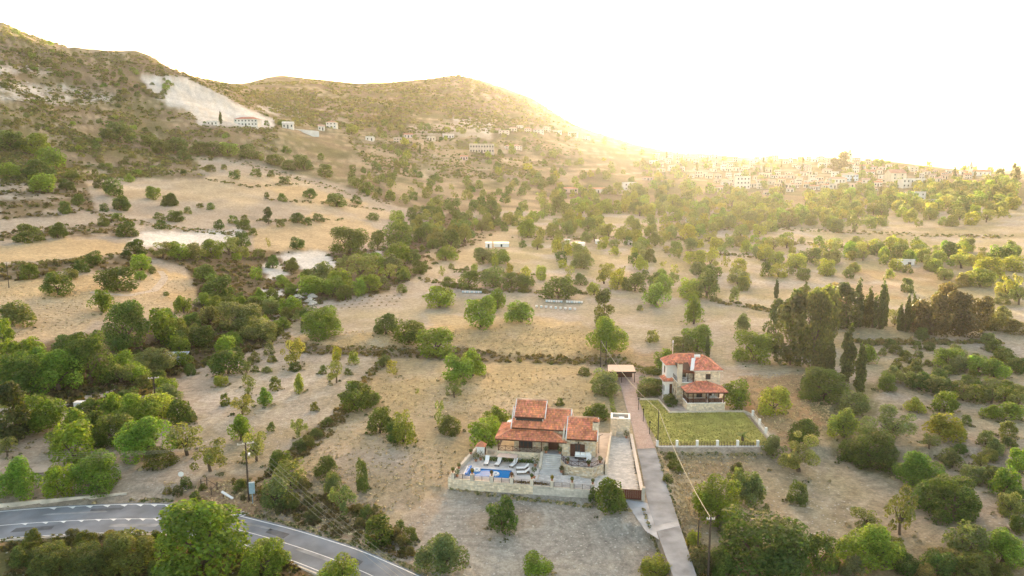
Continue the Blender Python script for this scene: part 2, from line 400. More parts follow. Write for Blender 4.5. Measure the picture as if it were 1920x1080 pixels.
# fields on the left
paint(SOIL, (-400,470),(-400,400),(130,400),(140,360),(165,336),(385,336),(368,300),(440,298),(520,322),(640,362),(770,392),(735,412),(690,452),(600,472),(470,472),(250,440),(120,447),(0,460))
paint(STRAW, (140,345),(385,336),(440,300),(640,362),(770,392),(735,412),(300,400), noise=40, mix=.8)
paint(GOLD, (-400,475),(0,462),(130,447),(242,455),(232,476),(100,487),(-400,515), mix=.75)
paint(GOLD, (470,432),(600,398),(690,420),(728,440),(650,468),(480,474), mix=.6)
paint(GOLD, (480,345),(560,348),(700,385),(560,385), mix=.5)
paint(STRAW, (-400,560),(0,528),(140,520),(215,508),(290,497),(352,520),(372,548),(366,592),(330,612),(190,602),(70,646),(-400,660))
paint(GOLD, (-400,560),(0,528),(140,520),(215,508),(290,497),(352,520),(372,548),(366,592),(240,590),(330,540),(280,510),(150,560), mix=.6, noise=14)
paint(SCRUB, (-400,520),(0,500),(140,488),(240,476),(290,495),(140,520),(0,530),(-400,550), noise=8)
paint(SCRUB, (0,437),(120,430),(220,410),(250,435),(240,445),(120,447),(0,452), noise=8)
paint(SCRUB, (0,345),(160,335),(180,400),(0,412), noise=12)
# gully
paint(RAV, (240,470),(470,470),(620,478),(760,460),(840,400),(960,420),(760,530),(700,556),(590,572),(520,632),(500,650),(330,705),(240,760),(0,765),(-300,770),(-300,655),(70,650),(200,610),(340,612),(375,560),(350,500))
paint(SCRUB, (240,470),(470,470),(620,478),(760,460),(840,400),(960,420),(760,530),(700,556),(590,572),(500,650),(375,560),(350,500), noise=9, mix=.8)
paint(STRAW, (800,470),(900,430),(960,440),(900,500),(770,530), mix=.7)
for p in [((238,455),(270,434),(360,436),(450,428),(462,438),(420,456),(310,466)), ((515,480),(600,470),(630,492),(632,503),(590,507),(545,496)), ((489,497),(520,489),(540,516),(505,524)),
          ((668,487),(712,468),(718,490),(690,493)), ((480,545),(520,540),(545,552),(500,560))]: paint(WHITE, *p)
# quarried slope above the white house, pale rocks on the hills
paint(WHITE, (262,143),(340,144),(400,170),(470,206),(512,224),(516,240),(440,238),(372,234),(358,210),(318,198),(282,176), y0=560)
paint(WHITE, (-100,150),(110,160),(240,188),(150,196),(-100,184), noise=9, mix=.9, y0=400)
paint(WHITE, (-100,120),(100,128),(90,140),(-100,135), noise=12, mix=.8, y0=400)
paint(WHITE, (480,195),(580,205),(570,222),(480,210), noise=9, mix=.8)
paint((.5,.43,.34), (760,236),(930,222),(922,262),(770,250), mix=.8)
paint(WHITE, (850,222),(925,222),(915,255),(890,240), mix=.8)
# ledges across the quarried slope
_q = in_poly(wx, wy, [(262,143),(340,144),(400,170),(470,206),(512,224),(516,240),(440,238),(372,234),(358,210),(318,198),(282,176)]) & (YY > 560)
_l = (Zg + 3 * fbm(XX / 40, YY / 40, 2)) / 4.2; _l = _l - np.floor(_l)
C[:] = np.where((_q & (_l < .22))[..., None], C * (.70 + .2 * fbm(XX / 9, YY / 9, 2))[..., None], C)
C[:] = np.where((step_edge * (fbm(XX / 25, YY / 25, 4) > .47) > .3)[..., None], C * .35 + np.array((.50, .42, .31)) * .65, C)
# fields in the middle
paint(PINK, (500,600),(590,570),(700,553),(880,543),(1100,560),(1110,600),(1180,640),(1180,665),(1000,662),(640,650),(520,635))
paint(GOLD, (505,628),(640,622),(800,612),(1000,605),(1092,612),(1180,640),(1185,668),(1000,668),(830,648),(640,652),(530,640), mix=.75, noise=9)
paint(GOLD, (800,590),(1000,590),(1100,612),(1180,640),(1180,662),(1000,662),(830,640), mix=.6)
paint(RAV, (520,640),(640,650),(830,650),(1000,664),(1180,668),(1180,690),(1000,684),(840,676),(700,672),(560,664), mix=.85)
paint(PINK, (320,780),(480,684),(560,664),(715,672),(690,712),(600,828),(545,858),(450,935),(330,925))
paint(STRAW, (690,712),(715,676),(1100,684),(1145,740),(1150,790),(950,790),(640,775), mix=.8)
paint(GOLD, (690,712),(715,676),(1100,684),(1145,740),(1150,790),(950,790),(640,775), mix=.55, noise=10)
paint(STRAW, (640,775),(950,790),(900,860),(700,1000),(540,900), mix=.6, noise=12)
paint(GREY, (860,905),(1210,935),(1215,1090),(760,1090),(820,950), mix=.8, noise=9)
paint(SCRUB, (700,668),(725,678),(640,800),(530,890),(500,880),(610,790), mix=.8, noise=4)
paint(RUST, (430,900),(520,880),(700,960),(680,1010),(560,985),(430,960),(330,945),(340,905), mix=.7, noise=6)
# right
paint(RUST, (1385,705),(1510,700),(1560,725),(1560,790),(1500,850),(1430,800),(1400,775), mix=.85)
paint(RUST, (1600,500),(1800,500),(1800,560),(1560,560), mix=.5, noise=14)
paint(RUST, (1170,665),(1250,660),(1240,690),(1160,690), mix=.6)
paint(OLIVE, (1500,715),(1660,715),(1640,800),(1700,880),(1840,930),(1810,980),(1720,920),(1560,850), mix=.8)
paint(RUST, (1235,850),(1440,852),(1430,890),(1250,880), mix=.6, noise=6)
paint(STRAW, (1225,850),(1300,850),(1330,1090),(1290,1090), mix=.7)
paint(RUST, (1300,1040),(1920,1020),(2200,1100),(1300,1200), mix=.6, noise=7)
paint((.33,.29,.16), (1730,500),(1920,470),(2200,480),(2200,640),(1800,600), mix=.5, noise=16)
# bank below the road
paint(RUST, (-400,1005),(300,1000),(480,1025),(640,1090),(640,1400),(-400,1400))
paint(OLIVE, (-400,1005),(300,1000),(480,1025),(640,1090),(640,1400),(-400,1400), noise=5)
for nz, mx in ((13.5, .4), (7, .3)):
    paint((.27,.235,.13), (320,780),(480,684),(715,672),(1180,680),(1230,840),(1210,935),(860,905),(820,950),(700,1010),(450,935), noise=nz, mix=mx)
    paint((.26,.235,.13), (500,600),(880,543),(1480,560),(2200,640),(2200,1100),(1330,1090),(1240,850),(1440,850),(1390,690),(640,650), noise=nz * 1.1, mix=mx)
paint((.46,.42,.37), (320,780),(480,684),(715,672),(690,712),(545,858),(450,935), noise=5, mix=.4)
# wheel tracks, working lines and worn strips
def paint_line(col, pts, hw, mix=.6, brk=None):
    L = resample([at(x, y)[:2] for x, y in pts], 240); w = np.zeros(XX.shape)
    x0, x1, y0, y1 = L[:, 0].min() - 3, L[:, 0].max() + 3, L[:, 1].min() - 3, L[:, 1].max() + 3
    r0, r1 = np.searchsorted(Ys, y0), np.searchsorted(Ys, y1); sx, sy = XX[r0:r1], YY[r0:r1]; d = np.full(sx.shape, 1e9)
    for p in L: d = np.minimum(d, (sx - p[0]) ** 2 + (sy - p[1]) ** 2)
    w = np.clip(1.4 - np.sqrt(d) / hw, 0, 1) * mix
    if brk: w = w * np.clip((fbm(sx / brk, sy / brk, 3) - .38) / .1, 0, 1)
    C[r0:r1] = C[r0:r1] * (1 - w[..., None]) + np.array(col) * w[..., None]
TRK = (.36,.30,.23); PALE = (.54,.47,.37); BRN = (.27,.205,.125)
for o in (0, 16):
    paint_line(TRK, [(575+o,760),(590+o,810),(640+o,870),(680+o,940),(700+o,1000)], .45, .7, 4); paint_line(TRK, [(860,880+o*.5),(780,890+o*.5),(700,870+o*.5),(640,830+o*.5),(620,800+o*.5)], .45, .6, 4)
    paint_line(PALE, [(1230+o,1000),(1150,1040+o),(1000,1060+o),(850,1045+o)], .5, .5, 5); paint_line(TRK, [(1480+o,900),(1560+o,960),(1660+o,1000),(1800,1010+o)], .5, .6, 4)
for k in range(7):
    paint_line(PALE if k % 2 else TRK, [(350+18*k,905-8*k),(400+18*k,840-8*k),(470+18*k,770-6*k),(560+14*k,700-2*k)], .5, .35, 5); paint_line(BRN, [(960,600+9*k),(1010,585+9*k),(1080,590+9*k),(1100,600+9*k)], .5, .3, 6)
    paint_line(PALE if k % 2 else BRN, [(1480+30*k,900+6*k),(1440+30*k,940+8*k),(1500+30*k,990+6*k),(1620+20*k,1010+4*k)], .45, .3, 5); paint_line(BRN, [(1170+25*k,690-14*k),(1280+25*k,640-14*k),(1450+15*k,610-14*k)], .5, .3, 6)
    paint_line(BRN, [(160+20*k,350+9*k),(330,352+9*k),(560,362+8*k),(700-8*k,385+5*k)], .8, .35, 14)
for P_, hw in [([(780,520),(900,545),(1100,548)],1.3),([(960,447),(1220,447),(1500,457),(1700,470)],2.2),([(1240,472),(1400,480),(1500,505)],1.6),([(1230,428),(1480,430),(1700,440),(1900,445)],2.6),([(850,508),(1010,517)],1.2),
    ([(180,402),(240,414),(320,428),(470,442)],1.6),([(480,415),(640,412)],1.3),([(500,374),(620,382),(720,394)],2.0),([(430,299),(500,318),(560,336),(640,358),(730,380)],2.6),([(0,362),(90,360),(160,366)],1.5),([(0,386),(100,384)],1.5),
    ([(1780,407),(1920,396)],2.5),([(1600,470),(1920,490)],1.8),([(1330,562),(1470,588),(1530,640)],1.2),([(1600,644),(1880,642)],1.4),([(640,400),(560,412)],1.2),([(1180,690),(1500,700)],1.2)]:
    paint_line(BRN, P_, hw, .75, 7)
# old terrace walls along the slopes
WALLS = [[(0,124),(100,130),(190,152)],[(0,158),(90,163),(150,175)],[(60,186),(150,184),(240,192)],[(0,202),(120,208),(220,218),(330,226)],[(0,240),(90,233),(170,236),(260,250),(330,262)],[(150,277),(240,270),(330,274)],[(130,302),(240,298),(360,306)],[(0,303),(60,298)],[(150,322),(260,318),(350,324)],[(0,97),(60,104),(120,120)],
    [(0,362),(110,358)],[(0,374),(90,371)],[(200,150),(260,160),(290,180)],[(30,262),(120,258),(200,262)],[(380,160),(440,172),(500,200)],[(420,190),(500,214)]]
for r_ in range(11):
    y_ = 158 + 8 * r_
    for s_ in range(5): x_ = 500 + 105 * s_ + (r_ * 37) % 60; WALLS.append([(x_, y_ + (s_ % 2) * 3), (x_ + 45, y_ + 1), (x_ + 90, y_ + 4)])
for r_ in range(9):
    y_ = 262 + 9 * r_; x_ = 690 + (r_ * 53) % 90; WALLS += [[(x_, y_), (x_ + 60, y_ + 3), (x_ + 120, y_ + 2)], [(x_ + 170, y_ + 3), (x_ + 260, y_ + 5)]]
for k, P_ in enumerate(WALLS): paint_line((.53,.46,.36) if k % 3 else (.27,.21,.13), P_, 1.1 if P_[0][0] < 480 else 1.9, .8, 16)
Cs = C.copy()
for k in range(1):
    P = np.pad(Cs, ((1,1),(1,1),(0,0)), mode='edge'); Cs = (P[1:-1,1:-1]*2 + P[:-2,1:-1] + P[2:,1:-1] + P[1:-1,:-2] + P[1:-1,2:]) / 6

def build_terrain():
    nr, nc = XX.shape
    co = np.stack([XX, YY, Zg], -1).reshape(-1, 3).astype(np.float32)
    idx = np.arange(nr * nc).reshape(nr, nc)
    q = np.stack([idx[:-1,:-1], idx[:-1,1:], idx[1:,1:], idx[1:,:-1]], -1).reshape(-1, 4)
    me = bpy.data.meshes.new('ground'); me.vertices.add(len(co)); me.vertices.foreach_set('co', co.ravel())
    me.loops.add(q.size); me.loops.foreach_set('vertex_index', q.ravel().astype(np.int32))
    me.polygons.add(len(q)); me.polygons.foreach_set('loop_start', np.arange(0, q.size, 4, dtype=np.int32))
    me.polygons.foreach_set('use_smooth', np.ones(len(q), bool))
    me.update(); me.validate()
    a = me.color_attributes.new('Col', 'FLOAT_COLOR', 'POINT')
    c = np.ones((len(co), 4), np.float32); c[:, :3] = np.clip(Cs, 0, 1).reshape(-1, 3); a.data.foreach_set('color', c.ravel())
    me.materials.append(mat_ground())
    tag(link('ground', me), kind='structure')
build_terrain()
# ---------------------------------------------------------------- roads, lane, plots
M_ASPH = mat_plain('asphalt', (.19, .205, .23), rough=.9, noise=.26, nscale=.3, bump=.1)
M_LANE = mat_plain('old_concrete_asphalt', (.235, .255, .285), rough=.9, noise=.34, nscale=.4, bump=.15)
M_APRON = mat_plain('concrete_apron', (.34, .355, .38), rough=.9, noise=.3, nscale=.5, bump=.15)
M_PAINT = mat_plain('road_paint', (.74, .74, .73), rough=.7, noise=.15, nscale=2)
M_EARTH = mat_plain('beaten_earth', (.44, .37, .30), rough=.95, noise=.2, nscale=.6, bump=.3)
M_RED = mat_plain('red_paving', (1, 1, 1), rough=.85, noise=.12, nscale=.8, attr=True)
M_LAWN = mat_plain('lawn_grass', (.33, .31, .085), rough=.9, noise=.35, nscale=.45, bump=.5)

def strip(A, B, z, name, mat, col=(1, 1, 1), parent=None, kind='structure', close=None):
    mb = MB(); n = len(A)
    for i in range(n - 1):
        q = [A[i], B[i], B[i + 1], A[i + 1]]
        zz = [z(p[0], p[1]) if callable(z) else z for p in q]
        mb.poly([(q[k][0], q[k][1], zz[k]) for k in range(4)], 0, col)
    o = mb.build(name, mat, parent)
    if kind and parent is None: tag(o, kind=kind)
    return o
def offset_line(A, B, t0, t1):
    """Two lines between edges A and B at metre offsets from A."""
    d = B - A; L = np.linalg.norm(d, axis=1)[:, None]; return A + d / L * t0, A + d / L * t1

road = strip(road_lo, road_up, ROAD_Z, 'main_road', M_ASPH)
_sides = MB()
for E_ in (road_up, road_lo):
    pass
a_, b_ = offset_line(road_up, road_lo, 0.27, 0.43); strip(b_, a_, ROAD_Z + .006, 'edge_line', M_PAINT, parent=road)
a_, b_ = offset_line(road_lo, road_up, 0.32, 0.46); strip(a_, b_, ROAD_Z + .006, 'edge_line', M_PAINT, parent=road)
cen = road_up + (road_lo - road_up) * 0.53
d_ = (road_lo - road_up); d_ /= np.linalg.norm(d_, axis=1)[:, None]
strip(cen + d_ * .06, cen - d_ * .06, ROAD_Z + .006, 'centre_line', M_PAINT, parent=road)
# saw-tooth speed marks along the far edge and the centre line
def tooth(base_line, k, px_list, sign=1):
    for X_ in px_list:
        i = int(np.argmin(np.abs(project(base_line[:, 0], base_line[:, 1], ROAD_Z)[0] - X_)))
        i = min(max(i, 1), len(base_line) - 2); t = base_line[i + 1] - base_line[i - 1]; t /= np.linalg.norm(t); nrm = -d_[i] * sign
        p = base_line[i] + (at(X_, 950, ROAD_Z)[0] - base_line[i][0]) * t / max(.3, abs(t[0])) * np.sign(t[0])
        mb = MB(); q = [p + t * .95, p + t * .05 - nrm * k, p - t * .95] if True else 0
        q = [p - t * .5, p + t * .5, p + t * .35 - nrm * k]
        ar = (q[1][0]-q[0][0])*(q[2][1]-q[0][1])-(q[1][1]-q[0][1])*(q[2][0]-q[0][0])
        if ar < 0: q = q[::-1]
        mb.poly([(a[0], a[1], ROAD_Z + .009) for a in q]); mb.build('tooth_mark', M_PAINT, road)
tooth(road_up + d_ * .47, .6, [102, 135, 166, 197, 228, 258, 285, 312, 338])
tooth(cen - d_ * .08, .62, [88, 122, 152, 182, 212, 238, 265, 291, 316, 344], 1)
# mended patches in the surface
M_PATCH = mat_plain('tar_patch', (.115, .12, .13), rough=.85, noise=.3, nscale=.8); M_PATCH2 = mat_plain('worn_patch', (.27, .275, .28), rough=.95, noise=.3, nscale=.6)
for k, (x, y, l, w, m_) in enumerate([(60,992,5,1.3,0),(250,985,7,.9,1),(200,955,4,.8,0),(520,1000,3.5,1.2,0),(590,1040,6,.8,1),(660,1050,3,1.0,0),(140,962,8,.5,1),(480,985,5,.5,1)]):
    p = at(x, y, ROAD_Z); i = int(np.argmin((cen[:, 0]-p[0])**2 + (cen[:, 1]-p[1])**2)); i = min(max(i, 1), 88); t = cen[i+1]-cen[i-1]; t /= np.linalg.norm(t); n_ = np.array([-t[1], t[0]])
    mb = MB(); q = [np.array(p[:2]) + t*a*l/2*random.uniform(.85,1.1) + n_*b*w/2*random.uniform(.8,1.1) for a, b in ((-1,-1),(1,-1),(1,1),(-1,1))]
    mb.poly([(a[0], a[1], ROAD_Z + .004) for a in q]); o = mb.build('road_patch', M_PATCH2 if m_ else M_PATCH, road)
# hatched bars near the bend
for k in range(5):
    x_, y_ = at(428 + 5.5 * k, 962 + 1.5 * k, ROAD_Z)[:2]
    mb = MB(); mb.poly([(x_, y_, ROAD_Z + .008), (x_ + .22, y_, ROAD_Z + .008), (x_ + 1.1, y_ + 1.0, ROAD_Z + .008), (x_ + .88, y_ + 1.0, ROAD_Z + .008)]); mb.build('hatch_bar', M_PAINT, road)
# kerb below the road and above it on the bend
def kerb(line, off, h, w, name, mat, z0, label, cat):
    mb = MB(); n = len(line)
    t = np.gradient(line, axis=0); t /= np.linalg.norm(t, axis=1)[:, None]; nn = np.stack([-t[:, 1], t[:, 0]], 1)
    A, B = line + nn * (off - w / 2), line + nn * (off + w / 2)
    for i in range(n - 1):
        mb.poly([(*A[i], z0 + h), (*A[i+1], z0 + h), (*B[i+1], z0 + h), (*B[i], z0 + h)])
        mb.poly([(*A[i], z0 - .4), (*A[i+1], z0 - .4), (*A[i+1], z0 + h), (*A[i], z0 + h)])
        mb.poly([(*B[i+1], z0 - .4), (*B[i], z0 - .4), (*B[i], z0 + h), (*B[i+1], z0 + h)])
    o = mb.build(name, mat); tag(o, label, cat); return o
M_CONC = mat_plain('weathered_concrete', (.56, .50, .42), rough=.9, noise=.3, nscale=.7, bump=.25)
kerb(road_lo, -.25, .12, .22, 'kerb', M_CONC, ROAD_Z, 'low pale kerb along the near edge of the bending grey road', 'kerb')
kw = smooth_line([at(x, y)[:2] for x, y in [(-200, 972), (0, 800 * 0 + 951), (100, 941), (180, 934), (238, 927)]], 40)
kerb(np.array(kw), 0, .75, .25, 'roadside_wall', M_CONC, float(gz(*kw[20])) - .2, 'long low concrete wall above the road below the bright green roadside pines', 'wall')

# lane to the villas: asphalt below, red paving above
def band(i0, i1): return lane_l[i0:i1 + 1], lane_r[i0:i1 + 1]
LS = next(i for i in range(60) if lane_l[i][1] < 113.3)
strip(lane_l[LS:], lane_r[LS:], -.02, 'lane', M_LANE)
# red paving laid in courses: each paver is small, so all are joined
red = MB(); rr = random.Random(3)
lw = strip(lane_l[:LS + 1], lane_r[:LS + 1], -.045, 'lane_bed', M_LANE)
A_, B_ = resample(lane_l[:LS + 1], 175), resample(lane_r[:LS + 1], 175)
for i in range(174):
    n = 17
    for k in range(n):
        o = .5 if i % 2 else 0
        t0, t1 = max(0, (k + o + .04) / (n + .5)), min(1, (k + o + .96) / (n + .5))
        f = lambda P, Q, t, s: tuple(P[i] * (1 - s) + P[i + 1] * s + ((Q[i] * (1 - s) + Q[i + 1] * s) - (P[i] * (1 - s) + P[i + 1] * s)) * t)
        g = rr.uniform(.85, 1.12); h = rr.uniform(-.02, .02)
        q = [f(A_, B_, t0, .95), f(A_, B_, t1, .95), f(A_, B_, t1, .05), f(A_, B_, t0, .05)]
        q = q[::-1]
        z = -.018 + rr.uniform(0, .008)
        red.poly([(p[0], p[1], z) for p in q], 0, (.41 * g + h, .315 * g, .29 * g))
tag(red.build('paver', M_RED, lw), kind='stuff')
# pavers face up whichever way the edge ran
def face_up(o):
    me = o.data; me.update()
    if sum(p.normal.z for p in me.polygons) < 0: me.flip_normals()
# side plot of the car port
yp = MB(); yp.poly([(24.5, 152, -.03), (33.5, 149.5, -.03), (33.5, 146.8, -.03), (29.3, 147.6, -.03), (26.5, 150, -.03)][::-1], 0, (.36, .26, .24)); o = yp.build('yard', M_RED); face_up(o); tag(o, kind='structure')
ap = MB(); q = [(1171,936),(1214,943),(1222,968),(1236,1012),(1210,995),(1188,963)]
ap.poly([(*at(x, y, -.01)[:2], -.012) for x, y in q]); o = ap.build('gate_apron', M_APRON); face_up(o); tag(o, kind='structure')
ap = MB(); q = [(1211,991),(1271,976),(1274,986),(1214,1000)]
ap.poly([(*at(x, y, -.01)[:2], -.006) for x, y in q]); o = ap.build('drain_channel', M_APRON, ); face_up(o); tag(o, kind='structure')
for o in list(COL.objects):
    if o.type == 'MESH' and o.name.split('.')[0] in ('main_road', 'edge_line', 'centre_line', 'lane', 'lane_bed', 'paver', 'tooth_mark', 'hatch_bar', 'road_patch'): face_up(o)

# lawn in front of the white villa
lawn = MB(); lp = [(24.4,114.6),(42.8,114.6),(43.3,131.0),(34,131.2),(29.3,130.5),(28.9,138.2),(25.0,138.4),(24.1,124)]
lawn.poly([(x, y, .02) for x, y in lp]); o = lawn.build('lawn', M_LAWN); face_up(o); tag(o, kind='structure')
tw = MB(); rr = random.Random(5); cnt = 0
while cnt < 5200:
    x, y = rr.uniform(24.2, 43.2), rr.uniform(114.7, 138)
    if not in_poly(x, y, lp): continue
    cnt += 1; a = rr.uniform(0, 6.28); h = rr.uniform(.08, .2); w = rr.uniform(.08, .2); g = rr.uniform(.7, 1.3)
    dx, dy = math.cos(a) * w, math.sin(a) * w
    tw.poly([(x - dx, y - dy, .02), (x + dx, y + dy, .02), (x + rr.uniform(-.06, .06), y + rr.uniform(-.06, .06), .02 + h)], 0, (.34 * g, .32 * g, .09 * g))
M_TUFT = mat_plain('grass_blades', (1, 1, 1), rough=.8, noise=.2, nscale=.5, attr=True)
tag(tw.build('lawn_grass', M_TUFT), kind='stuff')
# earth path on the far side of the gully
def path_px(pts, w, name, dz=.06):
    L = smooth_line([at(x, y)[:2] for x, y in pts], 50, 3); t = np.gradient(L, axis=0); t /= np.linalg.norm(t, axis=1)[:, None]; n_ = np.stack([-t[:, 1], t[:, 0]], 1)
    o = strip(L - n_ * w / 2, L + n_ * w / 2, lambda x, y: gz(x, y) + dz, name, M_EARTH); face_up(o)
path_px([(-60,775),(40,768),(110,760),(175,745),(215,735),(240,722)], 3.2, 'dirt_path', .15)
path_px([(130,775),(135,800),(145,830),(110,880),(60,880)], 3.0, 'dirt_track', .15)
path_px([(300,508),(310,520),(290,545),(240,555),(170,548)], 2.2, 'field_track')
# ---------------------------------------------------------------- villa with the pool
M_STONE = mat_plain('cut_stone', (1, 1, 1), rough=.9, noise=.2, nscale=2.5, bump=.4, attr=True)
M_MORTAR = mat_plain('lime_mortar', (.56, .48, .36), rough=.95, noise=.2, nscale=1.5)
M_WHITE = mat_plain('white_render', (.78, .77, .76), rough=.8, noise=.06, nscale=1.0)
M_CREAM = mat_plain('cream_render', (.60, .52, .42), rough=.85, noise=.15, nscale=.8)
M_TILE = mat_plain('clay_tile', (1, 1, 1), rough=.75, noise=.32, nscale=.7, attr=True)
M_WOOD = mat_plain('dark_stained_wood', (.075, .032, .022), rough=.6, noise=.25, nscale=4)
M_IRON = mat_plain('dark_iron', (.035, .028, .026), rough=.5, noise=.15, nscale=6)
M_GLASS = mat_plain('window_glass', (.04, .045, .05), rough=.08, spec=.6, noise=.1, nscale=.8)
M_PAVE = mat_plain('grey_paving', (1, 1, 1), rough=.85, noise=.15, nscale=1.2, bump=.2, attr=True)
M_POT = mat_plain('terracotta_pot', (.42, .20, .12), rough=.8, noise=.2, nscale=5)
M_CUSH = mat_plain('white_cushion', (.80, .79, .78), rough=.9, noise=.05, nscale=3)
M_WICK = mat_plain('dark_wicker', (.06, .045, .04), rough=.8, noise=.3, nscale=12)
M_LEAF = mat_leaf('foliage')
M_BARK = mat_plain('bark', (.12, .09, .065), rough=.95, noise=.3, nscale=3, bump=.4)

def face_grid(mb, P, U, V, w, h, sw, sh, cols, rnd, holes=(), proud=.035, mat=0, gap=.03, topfn=None):
    """Courses of irregular blocks on a wall face: P corner, U along, V up, N = U x V outwards; holes = (u0, v0, u1, v1)."""
    P, U, V = Vector(P), Vector(U), Vector(V); N = U.cross(V)
    v = 0.0
    while v < h - .02:
        ch = min(sh * rnd.uniform(.7, 1.3), h - v); u = -rnd.uniform(0, sw * .6)
        if h - v - ch < .08: ch = h - v
        while u < w - .02:
            cw = sw * rnd.uniform(.5, 1.5); u0, u1 = max(0, u) + gap / 2, min(w, u + cw) - gap / 2; v0, v1 = v + gap / 2, v + ch - gap / 2
            u += cw
            if u1 - u0 < .05 or v1 - v0 < .04: continue
            um, vm = (u0 + u1) / 2, (v0 + v1) / 2
            if topfn and vm > topfn(um): continue
            if any(a < um < c and b < vm < d for a, b, c, d in holes): continue
            for a, b, c, d in holes:
                if v1 > b and v0 < d:
                    if u0 < a < u1 and um < a: u1 = a
                    if u0 < c < u1 and um > c: u0 = c
            j = lambda k: rnd.uniform(-k, k)
            pr = proud * rnd.uniform(.5, 1.3); b0 = len(mb.v)
            q = [(u0, v0), (u1, v0), (u1, v1), (u0, v1)]
            mb.v += [tuple(P + U * a + V * b + N * .004) for a, b in q]
            mb.v += [tuple(P + U * (a + j(.02)) + V * (b + j(.02)) + N * (pr + j(.008))) for a, b in q]
            col = rnd.choice(cols); g = rnd.uniform(.8, 1.15); col = tuple(k * g for k in col)
            for f in [(4,5,6,7),(0,1,5,4),(1,2,6,5),(2,3,7,6),(3,0,4,7)]: mb.f.append(tuple(b0 + i for i in f)); mb.m.append(mat); mb.c.append(col)
        v += ch
STC = [(.60,.50,.36),(.66,.56,.42),(.52,.42,.30),(.70,.62,.50),(.46,.35,.24),(.56,.50,.42),(.62,.48,.32)]
STP = [(.74,.62,.46),(.78,.67,.52),(.66,.55,.41),(.70,.58,.42)]

def tiled(name, parent, E0, E1, R1, R0, rnd, col=(.70,.275,.155), tw=.24, cl=.38, lift=.05):
    """A roof slope of half-round tiles: eave from E0 to E1, ridge from R0 to R1 (R0 above E0). Deck and all its tiles are one part."""
    E0, E1, R0, R1 = (Vector(p) for p in (E0, E1, R0, R1)); U = (E1 - E0).normalized()
    r = (R0 + R1) / 2 - E0; Vv = (r - U * r.dot(U)); L = Vv.length; Vv.normalize(); N = U.cross(Vv)
    if N.z < 0: N = -N
    W = (E1 - E0).length; a0 = (R0 - E0).dot(U); a1 = (R1 - E0).dot(U)
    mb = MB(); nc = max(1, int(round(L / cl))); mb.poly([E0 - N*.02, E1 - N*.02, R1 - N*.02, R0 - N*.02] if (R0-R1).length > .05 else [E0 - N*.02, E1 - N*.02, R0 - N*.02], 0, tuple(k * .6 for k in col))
    for c in range(nc):
        t0, t1 = c / nc, (c + 1) / nc
        l0, r0 = a0 * t0, W + (a1 - W) * t0; l1, r1 = a0 * t1, W + (a1 - W) * t1
        k0 = math.floor(min(l0, l1) / tw); k1 = math.ceil(max(r0, r1) / tw)
        for k in range(k0, k1):
            xc = (k + .5) * tw
            if not (min(l0, l1) - .02 <= xc <= max(r0, r1) + .02): continue
            tm0, tm1 = t0, t1
            if xc < max(l0, l1) and a0 != 0: 
                tt = xc / a0
                if a0 > 0: tm1 = min(tm1, tt)
                else: tm0 = max(tm0, tt)
            if xc > min(r0, r1) and a1 != W:
                tt = (xc - W) / (a1 - W)
                if a1 < W: tm1 = min(tm1, tt)
                else: tm0 = max(tm0, tt)
            if tm1 - tm0 < .005: continue
            g = rnd.uniform(.72, 1.22); cc = (col[0] * g, col[1] * g * rnd.uniform(.9, 1.15), col[2] * g * rnd.uniform(.85, 1.2))
            b0 = len(mb.v)
            for (tt, up) in ((tm0, lift), (tm1, .012)):
                for (dx, hh) in ((-.5, 0), (-.28, .062), (0, .085), (.28, .062), (.5, 0)):
                    mb.v.append(tuple(E0 + U * (xc + dx * tw) + Vv * (tt * L) + N * (hh + up)))
            for i in range(4): mb.f.append((b0 + i, b0 + i + 1, b0 + 6 + i, b0 + 5 + i)); mb.m.append(0); mb.c.append(cc)
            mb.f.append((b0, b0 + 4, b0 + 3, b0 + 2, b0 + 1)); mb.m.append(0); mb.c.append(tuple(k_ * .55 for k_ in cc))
    o = mb.build(name, M_TILE, parent); tag(o, kind='stuff'); return o
def cap_line(mb, p, q, r=.11, col=(.58,.27,.17)):
    """Ridge or hip cap: half round tiles end to end."""
    p, q = Vector(p), Vector(q); n = max(1, int((q - p).length / .4))
    for i in range(n):
        g = 1 + .25 * math.sin(i * 12.9898); mb.tube(p.lerp(q, i / n), p.lerp(q, (i + 1.04) / n), r * 1.12, r, 8, 0, tuple(k * g for k in col))

R = random.Random(21)
VA = thing('stone_villa', 'low stone villa with stepped red tiled roofs and a long veranda above the blue pool', 'house', (OA.x, OA.y, 0), AA)
# walls: mortar bodies with stone facing
def wallbox(x0, y0, z0, x1, y1, z1, mat, parent, name='wall'):
    mb = MB(); mb.box(x0, y0, z0, x1, y1, z1); return mb.build(name, mat, parent)
w_ = wallbox(8.0, 10.6, 1.0, 16.25, 16.2, 5.75, M_MORTAR, VA)
st = MB()
face_grid(st, (8.0, 10.6, 2.4), (1,0,0), (0,0,1), 8.25, 3.35, .42, .26, STC, R, holes=[(.75,-.1,2.85,2.1),(5.3,-.1,6.95,2.15)])
face_grid(st, (8.0, 16.2, 1.0), (0,-1,0), (0,0,1), 5.6, 4.7, .42, .26, STC, R)
tag(st.build('stone_facing', M_STONE, w_), kind='stuff')
w_ = MB(); w_.prism([(15.55, 8.75), (20.5, 8.75), (20.5, 15.2), (15.55, 15.2)], 1.0, 5.0); w_ = w_.build('wall', M_MORTAR, VA)
for x in (15.6, 20.25):
    gb = MB(); gb.prism([(x,8.8),(x+.24,8.8),(x+.24,11.98),(x,11.98)],5.0,[5.02,5.02,7.05,7.05]); gb.prism([(x,11.98),(x+.24,11.98),(x+.24,15.15),(x,15.15)],5.0,[7.05,7.05,5.02,5.02]); gb.build('gable', M_CREAM, VA)
st = MB()
